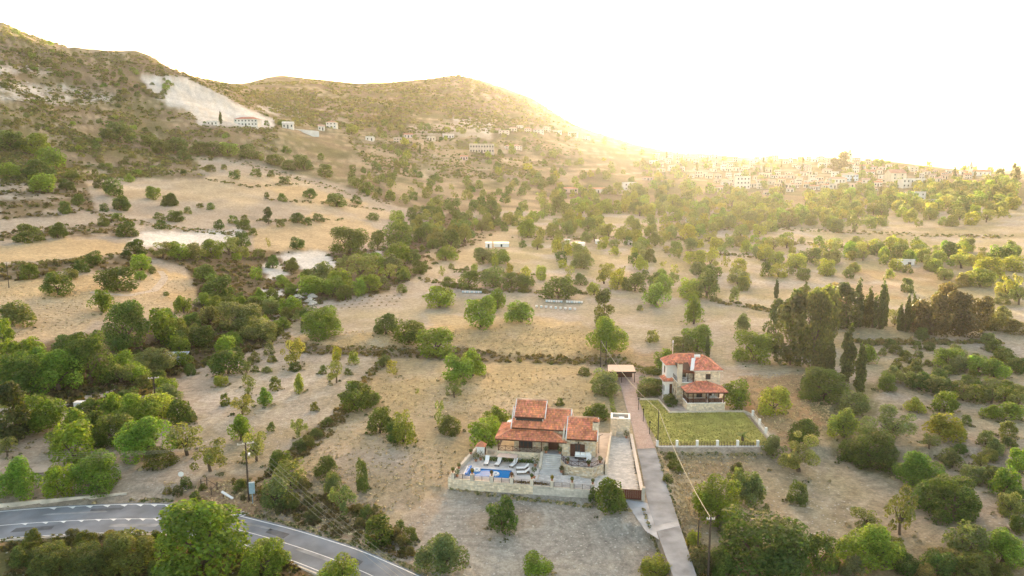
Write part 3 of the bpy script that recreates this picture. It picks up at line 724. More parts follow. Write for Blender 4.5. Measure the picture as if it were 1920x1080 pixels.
face_grid(st, (15.55, 8.75, 1.2), (1,0,0), (0,0,1), 4.95, 3.8, .42, .26, STC, R, holes=[(1.4,1.1,3.25,3.1)])
face_grid(st, (20.5, 8.75, 1.0), (0,1,0), (0,0,1), 6.45, 4.0, .42, .26, STC, R, holes=[(2.0,1.6,2.9,2.9)])
face_grid(st, (15.55, 10.6, 1.2), (0,-1,0), (0,0,1), 1.85, 3.8, .42, .26, STC, R)
tag(st.build('stone_facing', M_STONE, w_), kind='stuff')
# veranda base and floor
w_ = wallbox(5.5, 8.9, 0.9, 12.75, 10.59, 2.36, M_MORTAR, VA, 'veranda_base')
st = MB(); face_grid(st, (5.5, 8.9, 1.05), (1,0,0), (0,0,1), 7.25, 1.3, .42, .26, STP, R)
face_grid(st, (5.5, 15.0, .9), (0,-1,0), (0,0,1), 6.1, 1.4, .42, .26, STP, R)
tag(st.build('stone_facing', M_STONE, w_), kind='stuff')
wallbox(5.5, 10.6, .9, 7.99, 15.0, 2.36, M_MORTAR, VA, 'veranda_base')
wallbox(5.45, 8.84, 2.362, 12.8, 10.58, 2.42, M_CREAM, VA, 'veranda_floor')
# stone piers beside the entrance
for x in (12.75, 15.05):
    p_ = wallbox(x, 9.3, 1.2, x + .48, 10.59, 4.4, M_MORTAR, VA, 'pier'); st = MB()
    face_grid(st, (x, 9.3, 1.3), (1,0,0), (0,0,1), .48, 3.1, .3, .22, STC, R); face_grid(st, (x + .48, 9.3, 1.3), (0,1,0), (0,0,1), 1.2, 3.1, .3, .22, STC, R); face_grid(st, (x, 10.5, 1.3), (0,-1,0), (0,0,1), 1.2, 3.1, .3, .22, STC, R)
    tag(st.build('stone_facing', M_STONE, p_), kind='stuff')
# roofs
rf = thing('roof', None, None); rf.parent = VA; rf.name = 'veranda_roof'
tiled('roof_tiles', rf, (5.35,8.35,4.5), (16.25,8.35,4.45), (13.9,10.6,5.3), (7.6,10.6,5.35), R)
tiled('roof_tiles', rf, (5.35,15.6,4.5), (5.35,8.35,4.5), (7.6,10.6,5.35), (7.6,13.6,5.35), R)
tiled('roof_tiles', rf, (16.25,8.35,4.45), (16.25,10.62,4.45), (13.9,10.61,5.3), (13.9,10.6,5.3), R)
cb = MB(); cap_line(cb, (5.4,8.4,4.6), (7.6,10.55,5.42)); cap_line(cb, (16.2,8.4,4.55), (13.9,10.55,5.4)); cb.build('hip_cap', M_TILE, rf)
fb = MB(); fb.box(5.4,8.42,4.3,16.2,8.5,4.46); fb.box(5.42,8.5,4.3,5.5,15.5,4.46); fb.box(16.1,8.5,4.28,16.18,8.74,4.44); fb.build('fascia', M_WOOD, rf)
pb = MB(); pb.prism([(6.2,13.8),(8.0,13.8),(8.0,15.6),(6.2,15.6)],4.6,[4.9,5.6,5.6,4.9]); pb.build('end_wall', M_WHITE, rf)
rf = thing('roof', None, None); rf.parent = VA; rf.name = 'main_roof'
tiled('roof_tiles', rf, (7.6,10.15,5.78), (16.55,10.15,5.7), (16.55,13.2,8.0), (7.6,13.2,8.05), R)
tiled('roof_tiles', rf, (16.55,16.6,5.7), (7.6,16.6,5.7), (7.6,13.2,8.0), (16.55,13.2,8.0), R)
cb = MB(); cap_line(cb, (7.6,13.2,8.12), (16.6,13.2,8.1), .14, (.62,.36,.24)); cb.build('ridge_cap', M_TILE, rf)
fb = MB(); fb.box(7.6,10.2,5.55,16.5,10.3,5.72); fb.build('fascia', M_WOOD, rf)
vb = MB()
for x in (7.5, 16.56):
    vb.prism([(x,10.15),(x+.14,10.15),(x+.14,13.2),(x,13.2)],[5.6,5.6,7.85,7.85],[5.93,5.93,8.2,8.2]); vb.prism([(x,13.2),(x+.14,13.2),(x+.14,16.6),(x,16.6)],[7.85,7.85,5.55,5.55],[8.2,8.2,5.9,5.9])
vb.build('verge', M_WHITE, rf)
for x in (8.02, 15.98):
    gb = MB(); gb.prism([(x,10.62),(x+.24,10.62),(x+.24,13.18),(x,13.18)],5.75,[5.85,5.85,7.8,7.8]); gb.prism([(x,13.18),(x+.24,13.18),(x+.24,16.1),(x,16.1)],5.75,[7.8,7.8,5.85,5.85]); gb.build('gable', M_CREAM, VA)
rf = thing('roof', None, None); rf.parent = VA; rf.name = 'right_roof'; rf.name = 'wing_roof'
tiled('roof_tiles', rf, (16.2,8.3,5.12), (20.75,8.3,5.12), (20.75,12.0,7.25), (16.2,12.0,7.25), R)
tiled('roof_tiles', rf, (20.75,15.7,5.12), (16.2,15.7,5.12), (16.2,12.0,7.25), (20.75,12.0,7.25), R)
cb = MB(); cap_line(cb, (16.2,12.0,7.34), (20.8,12.0,7.34), .14, (.62,.36,.24)); cb.build('ridge_cap', M_TILE, rf)
fb = MB(); fb.box(16.25,8.35,4.9,20.7,8.45,5.07); fb.build('fascia', M_WOOD, rf)
vb = MB()
for x in (16.08, 20.76):
    vb.prism([(x,8.3),(x+.12,8.3),(x+.12,12),(x,12)],[4.95,4.95,7.05,7.05],[5.28,5.28,7.42,7.42]); vb.prism([(x,12),(x+.12,12),(x+.12,15.7),(x,15.7)],[7.05,7.05,4.95,4.95],[7.42,7.42,5.28,5.28])
vb.build('verge', M_WHITE, rf)
# dormer
dm = thing('dormer', None, None); dm.parent = VA; dm.name = 'dormer'
db = MB(); db.prism([(8.1,11.2),(12.4,11.2),(12.4,13.9),(8.1,13.9)],6.2,[7.25,7.25,8.85,8.85]); db.build('wall', M_WHITE, dm)
db = MB(); db.box(8.25,11.14,6.48,12.25,11.19,7.18); db.build('window', M_GLASS, dm)
db = MB(); db.box(8.05,11.05,6.36,12.45,11.15,6.46); db.build('sill', M_WHITE, dm)
db = MB()
for x in (8.2, 9.2, 10.2, 11.2, 12.2): db.box(x,11.10,6.46,x+.07,11.135,7.2)
db.box(8.2,11.105,7.16,12.27,11.14,7.24); db.build('window_frame', M_IRON, dm)
tiled('roof_tiles', dm, (7.95,10.85,7.28), (12.6,10.85,7.28), (12.75,14.0,9.0), (7.95,14.0,9.0), R)
tiled('roof_tiles', dm, (12.7,16.3,7.2), (7.95,16.3,7.2), (7.95,14.0,9.0), (12.7,14.0,9.0), R)
cb = MB(); cap_line(cb, (7.95,14,9.1), (12.75,14,9.1), .13, (.66,.42,.30)); cb.build('ridge_cap', M_TILE, dm)
vb = MB()
for x in (7.85, 12.66): vb.prism([(x,10.85),(x+.12,10.85),(x+.12,14),(x,14)],[7.1,7.1,8.8,8.8],[7.42,7.42,9.15,9.15])
vb.build('verge', M_WHITE, dm)
fb = MB(); fb.box(8.0,10.9,7.06,12.55,10.98,7.22); fb.build('fascia', M_WOOD, dm)
# chimney
ch = MB(); ch.box(20.0,9.9,4.9,20.86,10.75,7.25); ch = ch.build('chimney', M_CREAM, VA)
st = MB(); face_grid(st, (20.0,9.9,5.6), (1,0,0), (0,0,1), .86, 1.6, .3, .2, STP, R); face_grid(st, (20.86,9.9,5.0), (0,1,0), (0,0,1), .85, 2.2, .3, .2, STP, R); tag(st.build('stone_facing', M_STONE, ch), kind='stuff')
cb = MB(); cb.box(20.1,10.0,7.25,20.76,10.65,7.5, 0, (.08,.07,.07)); 
for q in ([(19.85,9.75),(21.0,9.75),(20.43,10.32)],[(21.0,9.75),(21.0,10.9),(20.43,10.32)],[(21.0,10.9),(19.85,10.9),(20.43,10.32)],[(19.85,10.9),(19.85,9.75),(20.43,10.32)]): cb.poly([(q[0][0],q[0][1],7.5),(q[1][0],q[1][1],7.5),(q[2][0],q[2][1],7.92)],0,(.50,.18,.10))
cb.build('chimney_cap', M_TILE, ch)
# doors and windows
def opening(parent, x0, x1, z0, z1, y, leaves=2, mat=None, name='door', glass=True, shutters=False):
    mb = MB(); mb.box(x0, y - .05, z0, x1, y + .02, z1); d = mb.build(name, M_GLASS if glass else M_WOOD, parent)
    fr = MB(); t = .09
    fr.box(x0 - .06, y - .09, z0, x0 + t, y - .051, z1 + .05); fr.box(x1 - t, y - .09, z0, x1 + .06, y - .051, z1 + .05); fr.box(x0 + t, y - .09, z1 - t, x1 - t, y - .051, z1 + .05)
    for k in range(1, leaves): xm = x0 + (x1 - x0) * k / leaves; fr.box(xm - .06, y - .085, z0, xm + .06, y - .051, z1 - t)
    fr.build('frame', M_WOOD, d)
    if shutters:
        for s_, xx in ((-1, x0 - .05), (1, x1 + .05)):
            sb = MB(); a = xx + s_ * .62; sb.box(min(a, xx), y - .16, z0 + .02, max(a, xx), y - .11, z1); sb.build('shutter', M_WOOD, d)
    return d
opening(VA, 17.45, 18.3, 2.36, 4.3, 8.66, 2, shutters=True)
opening(VA, 8.8, 10.8, 2.42, 4.45, 10.55, 3)
opening(VA, 13.35, 14.9, 2.42, 4.5, 10.55, 2, glass=False)
lb = MB(); lb.lathe([(.02,.0),(.10,.04),(.12,.2),(.05,.32),(.0,.36)], (18.0,8.5,4.35), 8); lb.box(17.97,8.5,4.68,18.03,8.72,4.72); lb.build('wall_lamp', M_IRON, VA)
# veranda posts and railing
for x in (5.75, 9.1, 12.4): mb = MB(); mb.box(x - .06, 8.93, 2.42, x + .06, 9.05, 4.42); mb.build('post', M_WOOD, VA)
mb = MB(); mb.box(5.7, 14.2, 2.42, 5.82, 14.32, 4.42); mb.build('post', M_WOOD, VA)
def railing(parent, pts, z, h=.85, seg=1.1, mat=None, name='railing', cross=True):
    mat = mat or M_WOOD
    for (a, b) in zip(pts[:-1], pts[1:]):
        a, b = Vector((*a, 0)), Vector((*b, 0)); L = (b - a).length; n = max(1, round(L / seg))
        mb = MB()
        za = a.z
        for zz in (.1, h - .03): mb.tube(a + Vector((0,0,z+zz)), b + Vector((0,0,z+zz)), .035, None, 4)
        for i in range(n + 1): p = a.lerp(b, i / n); mb.tube(p + Vector((0,0,z)), p + Vector((0,0,z+h+.03)), .04, None, 4)
        for i in range(n):
            p, q = a.lerp(b, i / n), a.lerp(b, (i + 1) / n)
            if cross:
                mb.tube(p + Vector((0,0,z+.1)), q + Vector((0,0,z+h-.03)), .025, None, 4); mb.tube(p + Vector((0,0,z+h-.03)), q + Vector((0,0,z+.1)), .025, None, 4)
            else:
                for zz in (.3, .5): mb.tube(p + Vector((0,0,z+zz)), q + Vector((0,0,z+zz)), .02, None, 4)
        mb.build(name, mat, parent)
railing(VA, [(5.75,14.3),(5.75,8.97),(12.4,8.97)], 2.42)
# patio: retaining wall, floor, railing
PAT = [(15.5,8.72),(15.5,7.3),(16.2,5.7),(17.2,5.0),(20.2,4.9),(21.8,6.6),(22.0,9.0),(20.6,9.0),(20.6,8.72)]
mb = MB(); mb.prism(PAT, .3, 2.2); pt = mb.build('patio', M_MORTAR, VA)
mb = MB(); mb.prism([( 18.5+(x-18.5)*.995, 8.7+(y-8.7)*.99) for x,y in PAT], 2.202, 2.25, 0, (.40,.37,.36)); mb.build('patio_floor', M_PAVE, pt)
st = MB()
for (p, q) in zip(PAT[:7], PAT[1:7]):
    d = Vector((q[0]-p[0], q[1]-p[1], 0)); face_grid(st, (*p, .3), d.normalized(), (0,0,1), d.length, 1.9, .4, .24, STC, R)
tag(st.build('stone_facing', M_STONE, pt), kind='stuff')
railing(VA, [(15.6,7.3),(16.3,5.8),(17.25,5.1),(20.15,5.0),(21.7,6.65)], 2.25, .8)
# side passage beyond the wing
mb = MB(); mb.prism([(20.65,9.05),(22.4,9.05),(22.6,20.5),(20.65,20.5)], .3, 1.85, 0, (.45,.38,.33)); o = mb.build('side_terrace', M_PAVE, VA)
mb = MB(); mb.prism([(22.02,6.6),(22.3,6.6),(22.85,20.6),(22.55,20.6)], .1, [2.2,2.2,2.05,2.05]); mb.build('side_wall', M_CREAM, VA)
mb = MB(); mb.tube((20.95,11.6,1.85),(20.95,11.6,4.6),.05); mb.tube((20.95,11.6,4.6),(21.5,11.6,4.9),.04); mb.build('drainpipe', M_IRON, VA)
# front steps: one part each
sb = thing('stairs', None, None); sb.parent = VA; sb.name = 'front_steps'
for k in range(8):
    mb = MB(); y0 = 6.1 + .36 * k; mb.box(12.72, y0, 1.0, 15.5, (9.28 if k == 7 else y0 + .359), 1.15 + .157 * (k + 1), 0, (.36,.35,.36) if k == 7 else (.56,.53,.50)); 
    mb.box(12.70, y0 - .03, 1.15 + .157 * (k + 1) - .05, 15.52, y0 - .001, 1.152 + .157 * (k + 1), 0, (.60,.59,.58)); mb.build('step', M_PAVE, sb)
mb = MB(); mb.box(12.76,9.29,1.0,15.04,10.56,2.40,0,(.33,.32,.33)); mb.build('landing', M_PAVE, sb)
mb = MB(); mb.prism([(12.5,4.5),(15.9,4.7),(15.7,6.09),(12.72,6.09)],.6,[1.08,1.05,1.16,1.16],0,(.50,.48,.46)); mb.build('ramp', M_PAVE, sb)
mb = MB(); mb.prism([(12.3,6.0),(12.7,6.0),(12.7,8.88),(12.3,8.88)],1.0,[1.5,1.5,2.7,2.7]); mb.build('side_parapet', M_CREAM, sb)

# pool terrace and forecourt
mb = MB(); tp = [(.25,.45),(2.25,.45),(2.25,5.0),(8.6,5.0),(8.6,.45),(12.6,.45),(12.35,8.9),(5.4,8.9),(5.4,15),(2.3,15),(1.95,11.4)]
Tp = MB()
for (x0,y0,x1,y1) in [(.3,.42,12.5,1.85),(.3,1.85,2.2,5.05),(8.65,1.85,12.5,5.05),(.6,5.05,12.5,8.88)]:
    nx, ny = max(1, round((x1-x0)/.6)), max(1, round((y1-y0)/.6))
    for i in range(nx):
        for j in range(ny):
            g = R.uniform(.92, 1.06); a = (x1-x0)/nx; b = (y1-y0)/ny
            Tp.box(x0+i*a+.008, y0+j*b+.008, .6, x0+(i+1)*a-.008, y0+(j+1)*b-.008, 1.1+R.uniform(-.004,.004), 0, (.60*g,.555*g,.52*g), bottom=False)
te = thing('pool_terrace', None, None, (OA.x, OA.y, 0), AA); tag(te, kind='structure')
tag(Tp.build('paving_slab', M_PAVE, te), kind='stuff')
mb = MB(); mb.box(.35,.45,-.5,12.45,1.86,1.04); mb.box(.35,1.86,-.5,2.2,5.05,1.04); mb.box(8.65,1.86,-.5,12.45,5.05,1.04); mb.box(.65,5.05,-.5,12.45,8.87,1.04); mb.box(2.0,8.88,-.5,5.48,15,1.0); mb.build('terrace_bed', M_MORTAR, te)
def zdrive(a, b): return 1.0 - .85 * min(1, max(0, (a - 16) / 8)) * min(1, max(0, (16 - b) / 14))
DR = [(12.5,.42),(27.0,.42),(25.7,21.5),(22.7,21.5),(22.3,9.0),(22.1,6.6),(20.2,4.75),(17.0,4.85),(15.9,4.5),(12.5,4.5)]
dv = thing('driveway', None, None, (OA.x, OA.y, 0), AA); tag(dv, kind='structure')
mb = MB(); N_ = 36
for i in range(30):
    for j in range(44):
        x0, y0 = 12.3 + i * .5, .3 + j * .5; c = [(x0,y0),(x0+.5,y0),(x0+.5,y0+.5),(x0,y0+.5)]
        if in_poly(x0+.25, y0+.25, DR): mb.poly([(p[0],p[1],zdrive(*p)-.03) for p in c])
mb.build('driveway_bed', M_MORTAR, dv)
pv_ = MB(); y = .45; row_ = 0
while y < 21.4:
    x = 12.5 + R.uniform(-.3, 0)
    while x < 27:
        w = R.uniform(.3, .55)
        if in_poly(x + w/2, y + .15, DR):
            g = R.uniform(.8, 1.12); base = (.64,.59,.54) if x > 21 else (.58,.555,.53)
            q = [(x+.012,y+.012),(x+w-.012,y+.012),(x+w-.012,y+.288),(x+.012,y+.288)]
            h = R.uniform(-.006,.006); pv_.poly([(p[0]+R.uniform(-.01,.01),p[1]+R.uniform(-.01,.01),zdrive(*p)+h) for p in q],0,tuple(k*g for k in base))
        x += w
    y += .3
tag(pv_.build('paver', M_PAVE, dv), kind='stuff')
# back plot behind the villa
mb = MB(); mb.prism([(5.6,15.3),(20.6,15.3),(20.6,18),(5.6,18)], -.3, .15); o = mb.build('back_yard', M_MORTAR); o.location = (OA.x,OA.y,0); o.rotation_euler=(0,0,AA); tag(o, kind='structure')

# swimming pool
M_POOLT = mat_plain('blue_pool_tile', (.03,.16,.36), rough=.4, noise=.15, nscale=3)
m_, n_, l_, b_ = new_mat('pool_water'); b_.inputs['Base Color'].default_value = (.015,.20,.52,1); b_.inputs['Roughness'].default_value = .1; b_.inputs['IOR'].default_value = 1.33; b_.inputs['Specular IOR Level'].default_value=.07
tcn = n_.new('ShaderNodeTexCoord'); nn_ = n_.new('ShaderNodeTexNoise'); nn_.inputs['Scale'].default_value = 1.3; nn_.inputs['Detail'].default_value = 3; l_.new(tcn.outputs['Object'], nn_.inputs['Vector'])
bp_ = n_.new('ShaderNodeBump'); bp_.inputs['Strength'].default_value = .25; bp_.inputs['Distance'].default_value = .25; l_.new(nn_.outputs[0], bp_.inputs['Height']); l_.new(bp_.outputs[0], b_.inputs['Normal'])
M_WATER = m_
PL = thing('swimming_pool', 'rectangular bright blue swimming pool with pale coping on the stone terrace', 'pool', (OA.x, OA.y, 0), AA)
mb = MB(); mb.box(2.35,1.98,-.3,8.5,4.93,-.1); mb.box(2.22,1.87,-.3,2.36,5.04,1.06); mb.box(8.49,1.87,-.3,8.63,5.04,1.06); mb.box(2.36,1.87,-.3,8.49,1.99,1.06); mb.box(2.36,4.92,-.3,8.49,5.04,1.06); mb.build('basin', M_POOLT, PL)
mb = MB(); mb.box(2.365,1.995,.80,8.485,4.915,.98); mb.build('water', M_WATER, PL)
mb = MB(); z0, z1 = 1.062, 1.135
mb.box(2.0,1.62,z0,8.85,1.98,z1); mb.box(2.0,4.93,z0,8.85,5.28,z1); mb.box(2.0,1.98,z0,2.36,4.93,z1); mb.box(8.49,1.98,z0,8.85,4.93,z1); mb.build('coping', mat_plain('pale_coping', (.62,.60,.60), noise=.08), PL)
mb = MB(); mb.tube((2.2,2.0,1.35),(2.3,4.9,1.35),.2,None,10); mb.build('cover_roller', mat_plain('blue_cover', (.05,.22,.60), rough=.5), PL)
mb = MB(); mb.box(1.8,1.95,1.136,1.98,4.95,1.42); mb.build('roller_housing', M_WHITE, PL)
# two white ring shapes set on the pool water
for (x, y, s, lab) in [(3.3,4.3,.42,'large white ring shape near the roller end of the blue pool'), (6.3,3.3,.42,'large white ring shape in the middle of the blue pool')]:
    mb = MB(); n = 14
    for k in range(n):
        a0, a1 = 6.2832*k/n, 6.2832*(k+1)/n; mb.tube((s*math.cos(a0),s*math.sin(a0)*1.1,.1),(s*math.cos(a1),s*math.sin(a1)*1.1,.1),.2,None,7,caps=False)
    o = mb.build('white_ring', M_WHITE, None, (*toA(x, y), .98), smooth=True); tag(o, lab, 'pool float', 'white rings in the pool')

# perimeter wall with piers and rail panels
GW = thing('garden_wall', 'pale stone garden wall with capped piers and dark rails in front of the pool', 'wall', (OA.x, OA.y, 0), AA)
mb = MB(); mb.prism([(0,0),(22.3,0),(22.3,.38),(0,.38)],-1.6,[1.45,.95,.95,1.45]); mb.prism([(0,.382),(.4,.382),(2.3,11.5),(1.9,11.5)],-1.2,[1.6,1.6,2.0,2.0]); wl = mb.build('wall_body', M_CONC, GW)
st = MB(); face_grid(st, (0,0,-.3), (1,0,0), (0,0,1), 12.2, 1.75, .55, .3, STP, R, proud=.02, topfn=lambda u: 1.72-u*.0224)
face_grid(st, (12.2,0,-.9), (1,0,0), (0,0,1), 10.1, 2.0, 1.9, .9, [(.60,.56,.50),(.57,.54,.49),(.55,.51,.45)], R, proud=.012, gap=.02, topfn=lambda u: 2.03-u*.0224)
d = Vector((1.9,11.12,0)); face_grid(st, (0+d.x,.38+d.y,-.5), -d.normalized(), (0,0,1), d.length, 2.2, .5, .3, STP, R, proud=.02)
tag(st.build('stone_facing', M_STONE, wl), kind='stuff')
PIERS = [.7,3.5,6.3,9.15,12.0,14.85,17.65,20.5]
def zw(a): return 1.45 - .0224 * a
for a in PIERS:
    mb = MB(); mb.box(a-.23,-.04,zw(a)-.1,a+.23,.42,zw(a)+.78); mb.box(a-.29,-.1,zw(a)+.781,a+.29,.48,zw(a)+.87); mb.build('pier', M_CONC, GW)
for a, b in zip(PIERS[:-1], PIERS[1:]):
    mb = MB(); x0, x1 = a+.27, b-.27
    for h in (.12,.3,.48,.66): mb.box(x0,.17,zw((a+b)/2)+h,x1,.21,zw((a+b)/2)+h+.035)
    for k in range(3): x = x0+(x1-x0)*k/2; mb.box(x-.03,.15,zw(x)-.05,x+.03,.23,zw(x)+.72)
    mb.build('rail_panel', M_IRON, GW)
GR = thing('boundary_wall', 'long pale rendered wall between the paved drive and the lane', 'wall', (OA.x, OA.y, 0), AA)
mb = MB(); mb.prism([(27.2,.5),(27.5,.5),(26.15,21.5),(25.8,21.5)],-.4,[.75,.75,1.45,1.45]); mb.build('wall_body', M_CREAM, GR)
mb = MB(); mb.prism([(27.12,.45),(27.58,.45),(26.22,21.55),(25.72,21.55)],[.752,.752,1.452,1.452],[.84,.84,1.55,1.55]); mb.build('coping', mat_plain('rosy_coping', (.58,.50,.44), noise=.1), GR)
gt = thing('sliding_gate', 'dark brown sliding gate at the bottom of the paved drive', 'gate', (OA.x, OA.y, 0), AA)
for k in range(16): mb = MB(); x = 22.55+k*.29; mb.box(x,.2,.12,x+.28,.25,1.32); mb.build('panel', mat_plain('gate_brown', (.13,.045,.03), rough=.5) if k == 0 else bpy.data.materials['gate_brown'], gt)
mb = MB(); mb.box(22.5,.16,1.33,27.2,.29,1.42); mb.box(22.5,.18,.02,27.2,.27,.115); mb.build('gate_rail', M_WOOD, gt)
for nm, x in (('driveway', 27.2), ('street', 22.32)):
    mb = MB(); mb.box(x,-.02,-.5,x+.42,.46,1.75); mb.box(x-.05,-.07,1.751,x+.47,.51,1.85); mb.build('gate_pier', M_CONC, gt)
# stone tower at the top of the drive
TW = thing('stone_tower', 'small square open topped stone tower at the upper end of the paved drive', 'tower', (OA.x, OA.y, 0), AA)
mb = MB(); x0,x1,y0,y1,z0,z1,t = 22.6,25.75,21.6,24.3,-.2,4.0,.3
mb.box(x0,y0,z0,x1,y0+t,z1); mb.box(x0,y1-t,z0,x1,y1,z1); mb.box(x0,y0+t,z0,x0+t,y1-t,z1); mb.box(x1-t,y0+t,z0,x1,y1-t,z1); mb.box(x0+t,y0+t,3.0,x1-t,y1-t,3.35); bd = mb.build('wall', M_CONC, TW)
st = MB(); face_grid(st,(x0,y0,.4),(1,0,0),(0,0,1),x1-x0,3.6,.42,.28,STP,R,holes=[(1.0,.3,2.0,1.4)]); face_grid(st,(x1,y0,-.2),(0,1,0),(0,0,1),y1-y0,4.2,.42,.28,STP,R); face_grid(st,(x0,y1,-.2),(0,-1,0),(0,0,1),y1-y0,4.2,.42,.28,STP,R)
tag(st.build('stone_facing', M_STONE, bd), kind='stuff')
mb = MB(); mb.box(x0-.05,y0-.05,4.002,x1+.05,y0+t,4.1); mb.box(x0-.05,y1-t,4.002,x1+.05,y1+.05,4.1); mb.box(x0-.05,y0+t,4.002,x0+t,y1-t,4.1); mb.box(x1-t,y0+t,4.002,x1+.05,y1-t,4.1); mb.build('coping', M_WHITE, TW)
mb = MB(); mb.box(23.9,22.6,3.352,24.8,23.3,3.85); mb.build('roof_box', M_WHITE, TW)
mb = MB(); mb.box(23.55,21.35,.9,24.65,21.57,1.75); mb.lathe([(.3,.0),(.42,.14),(.44,.2),(.0,.16)],(24.1,21.3,1.5),10); mb.build('basin', M_CONC, TW)
# garden oven house
KI = thing('garden_oven', 'little white oven house with a pointed red tiled roof beside the terrace', 'oven', (OA.x, OA.y, 0), AA)
mb = MB(); mb.box(2.3,9.6,1.0,3.5,10.7,2.65); mb.build('wall', M_WHITE, KI)
mb = MB(); mb.box(3.501,9.75,1.1,3.54,10.55,2.3); mb.build('door', M_WOOD, KI)
mb = MB(); c = (2.9,10.15,3.35); e = [(2.1,9.4,2.65),(3.7,9.4,2.65),(3.7,10.9,2.65),(2.1,10.9,2.65)]
for i in range(4): mb.poly([e[i],e[(i+1)%4],c],0,(.50,.20,.12))
mb.poly(e[::-1],0,(.3,.12,.08)); mb.build('roof', M_TILE, KI)
# planted bed wall and flower boxes behind
BW = thing('bed_wall', 'low cream stone edging round the garden bed by the oven house', 'wall', (OA.x, OA.y, 0), AA)
mb = MB(); mb.box(2.4,8.95,1.0,5.4,9.2,1.5); mb.box(5.0,9.2,1.0,5.3,14,1.5); mb.box(3.7,11.2,1.0,5.0,11.4,1.45); mb.build('edging', M_CONC, BW)
# loungers
def lounger(x, y, rz, lab, cush=True, back=.55):
    L = thing('sun_lounger', lab, 'sun lounger', (*toA(x, y), 1.104), AA + rz, 'sun loungers round the pool')
    mb = MB(); mb.box(-.33,-.95,.22,.33,.95,.28); mb.build('frame', M_WICK, L)
    for sx in (-.28,.28):
        for sy in (-.88,.88): mb = MB(); mb.box(sx-.04,sy-.04,0,sx+.04,sy+.04,.219); mb.build('leg', M_WICK, L)
    mb = MB(); mb.box(-.31,-.93,.282,.31,.3,.37); mb.prism([(-.31,.3),(.31,.3),(.31,.93),(-.31,.93)],[.282,.282,.282+back,.282+back],[.37,.37,.37+back,.37+back]); mb.build('cushion', M_CUSH, L)
lounger(4.35,6.9,.03,'white cushioned sun lounger beside the hedge, nearest the oven house')
lounger(6.15,6.85,-.12,'white cushioned sun lounger in the middle of the row by the hedge')
lounger(8.5,6.7,-.3,'white cushioned sun lounger by the hedge, nearest the steps')
lounger(10.0,5.4,-1.35,'raised white sun lounger on the pool end, farther from the railing')
lounger(10.3,3.9,-1.35,'raised white sun lounger on the pool end, close to the railing')
# shade canopy
CN = thing('shade_canopy', 'flat pinkish beige shade canopy on thin posts between hedge and veranda', 'canopy', (OA.x, OA.y, 0), AA)
mb = MB(); mb.prism([(5.8,6.9),(8.9,6.7),(8.95,8.0),(6.2,8.3)],2.25,2.32); mb.build('canopy_sheet', mat_plain('beige_canvas', (.66,.52,.45), noise=.08), CN)
for x, y in ((5.9,6.98),(8.8,6.8),(8.85,7.9),(6.3,8.2)): mb = MB(); mb.tube((x,y,1.1),(x,y,2.249),.035); mb.build('post', M_IRON, CN)
# patio sofa set
SF = thing('garden_sofa', 'white cushioned corner sofa on the raised stone patio', 'sofa', (OA.x, OA.y, 2.252), AA)
mb = MB(); mb.box(17.5,7.9,.0,19.9,8.55,.28); mb.box(19.25,6.6,.0,19.95,7.89,.28); mb.build('base', M_WICK, SF)
for x in (17.52,18.3,19.08): mb = MB(); mb.box(x,7.92,.282,x+.76,8.5,.45); mb.build('seat_cushion', M_CUSH, SF); mb = MB(); mb.box(x+.03,8.36,.452,x+.72,8.58,.85); mb.build('back_cushion', M_CUSH, SF)
for y in (6.62,7.26): mb = MB(); mb.box(19.28,y,.282,19.9,y+.62,.45); mb.build('seat_cushion', M_CUSH, SF); mb = MB(); mb.box(19.75,y+.03,.452,19.98,y+.58,.85); mb.build('back_cushion', M_CUSH, SF)
CT = thing('coffee_table', 'small dark low table in front of the white patio sofa', 'table', (OA.x, OA.y, 2.252), AA)
mb = MB(); mb.box(18.1,6.8,.3,18.9,7.3,.36); mb.build('table_top', M_WICK, CT)
for x in (18.15,18.8):
    for y in (6.85,7.2): mb = MB(); mb.box(x,y,0,x+.06,y+.06,.299); mb.build('leg', M_WICK, CT)
# hedge strip and globe lamps
def leaf_clump(mb, c, r, n, size, rnd, col=(1,1,1), flat=1.0, shell=.6):
    for _ in range(n):
        d = Vector((rnd.gauss(0,1), rnd.gauss(0,1), rnd.gauss(0,1))).normalized(); q = r * (shell + (1 - shell) * rnd.random())
        p = Vector(c) + Vector((d.x * q, d.y * q, d.z * q * flat)); nrm = (d + Vector((rnd.uniform(-.8,.8), rnd.uniform(-.8,.8), rnd.uniform(-.3,1.0)))).normalized()
        u = nrm.orthogonal().normalized(); v = nrm.cross(u); a = rnd.uniform(0, 6.283); u, v = u * math.cos(a) + v * math.sin(a), v * math.cos(a) - u * math.sin(a)
        s = size * rnd.uniform(.6, 1.35); g = rnd.uniform(.65, 1.35); cc = (col[0] * g * rnd.uniform(.9, 1.15), col[1] * g, col[2] * g)
        mb.poly([p - u*s*.5, p - v*s*.32 + nrm*s*.08, p + u*s*.5, p + v*s*.32 - nrm*s*.05], 0, cc)
hb_ = MB(); rh = random.Random(9)
for k in range(76): leaf_clump(hb_, (3.7 + k*.1, 7.95 + .0*k, 1.45), .32, 26, .16, rh, flat=1.1)
o = hb_.build('hedge', M_LEAF, None, (OA.x,OA.y,0), AA); o.color = (.08,.13,.03,1); tag(o, 'clipped green hedge strip behind the row of sun loungers', 'hedge')
for i,(x,y) in enumerate([(9.3,8.4),(11.3,8.2)]):
    mb = MB(); mb.lathe([(0,0),(.18,.03),(.26,.2),(.24,.36),(.12,.48),(0,.5)],(0,0,0),10); o = mb.build('globe_lamp', M_WHITE, None, (*toA(x,y),1.1), smooth=True); tag(o, ('white globe lamp on the terrace by the canopy','white globe lamp at the foot of the entrance steps')[i], 'lamp', 'globe lamps on the terrace')
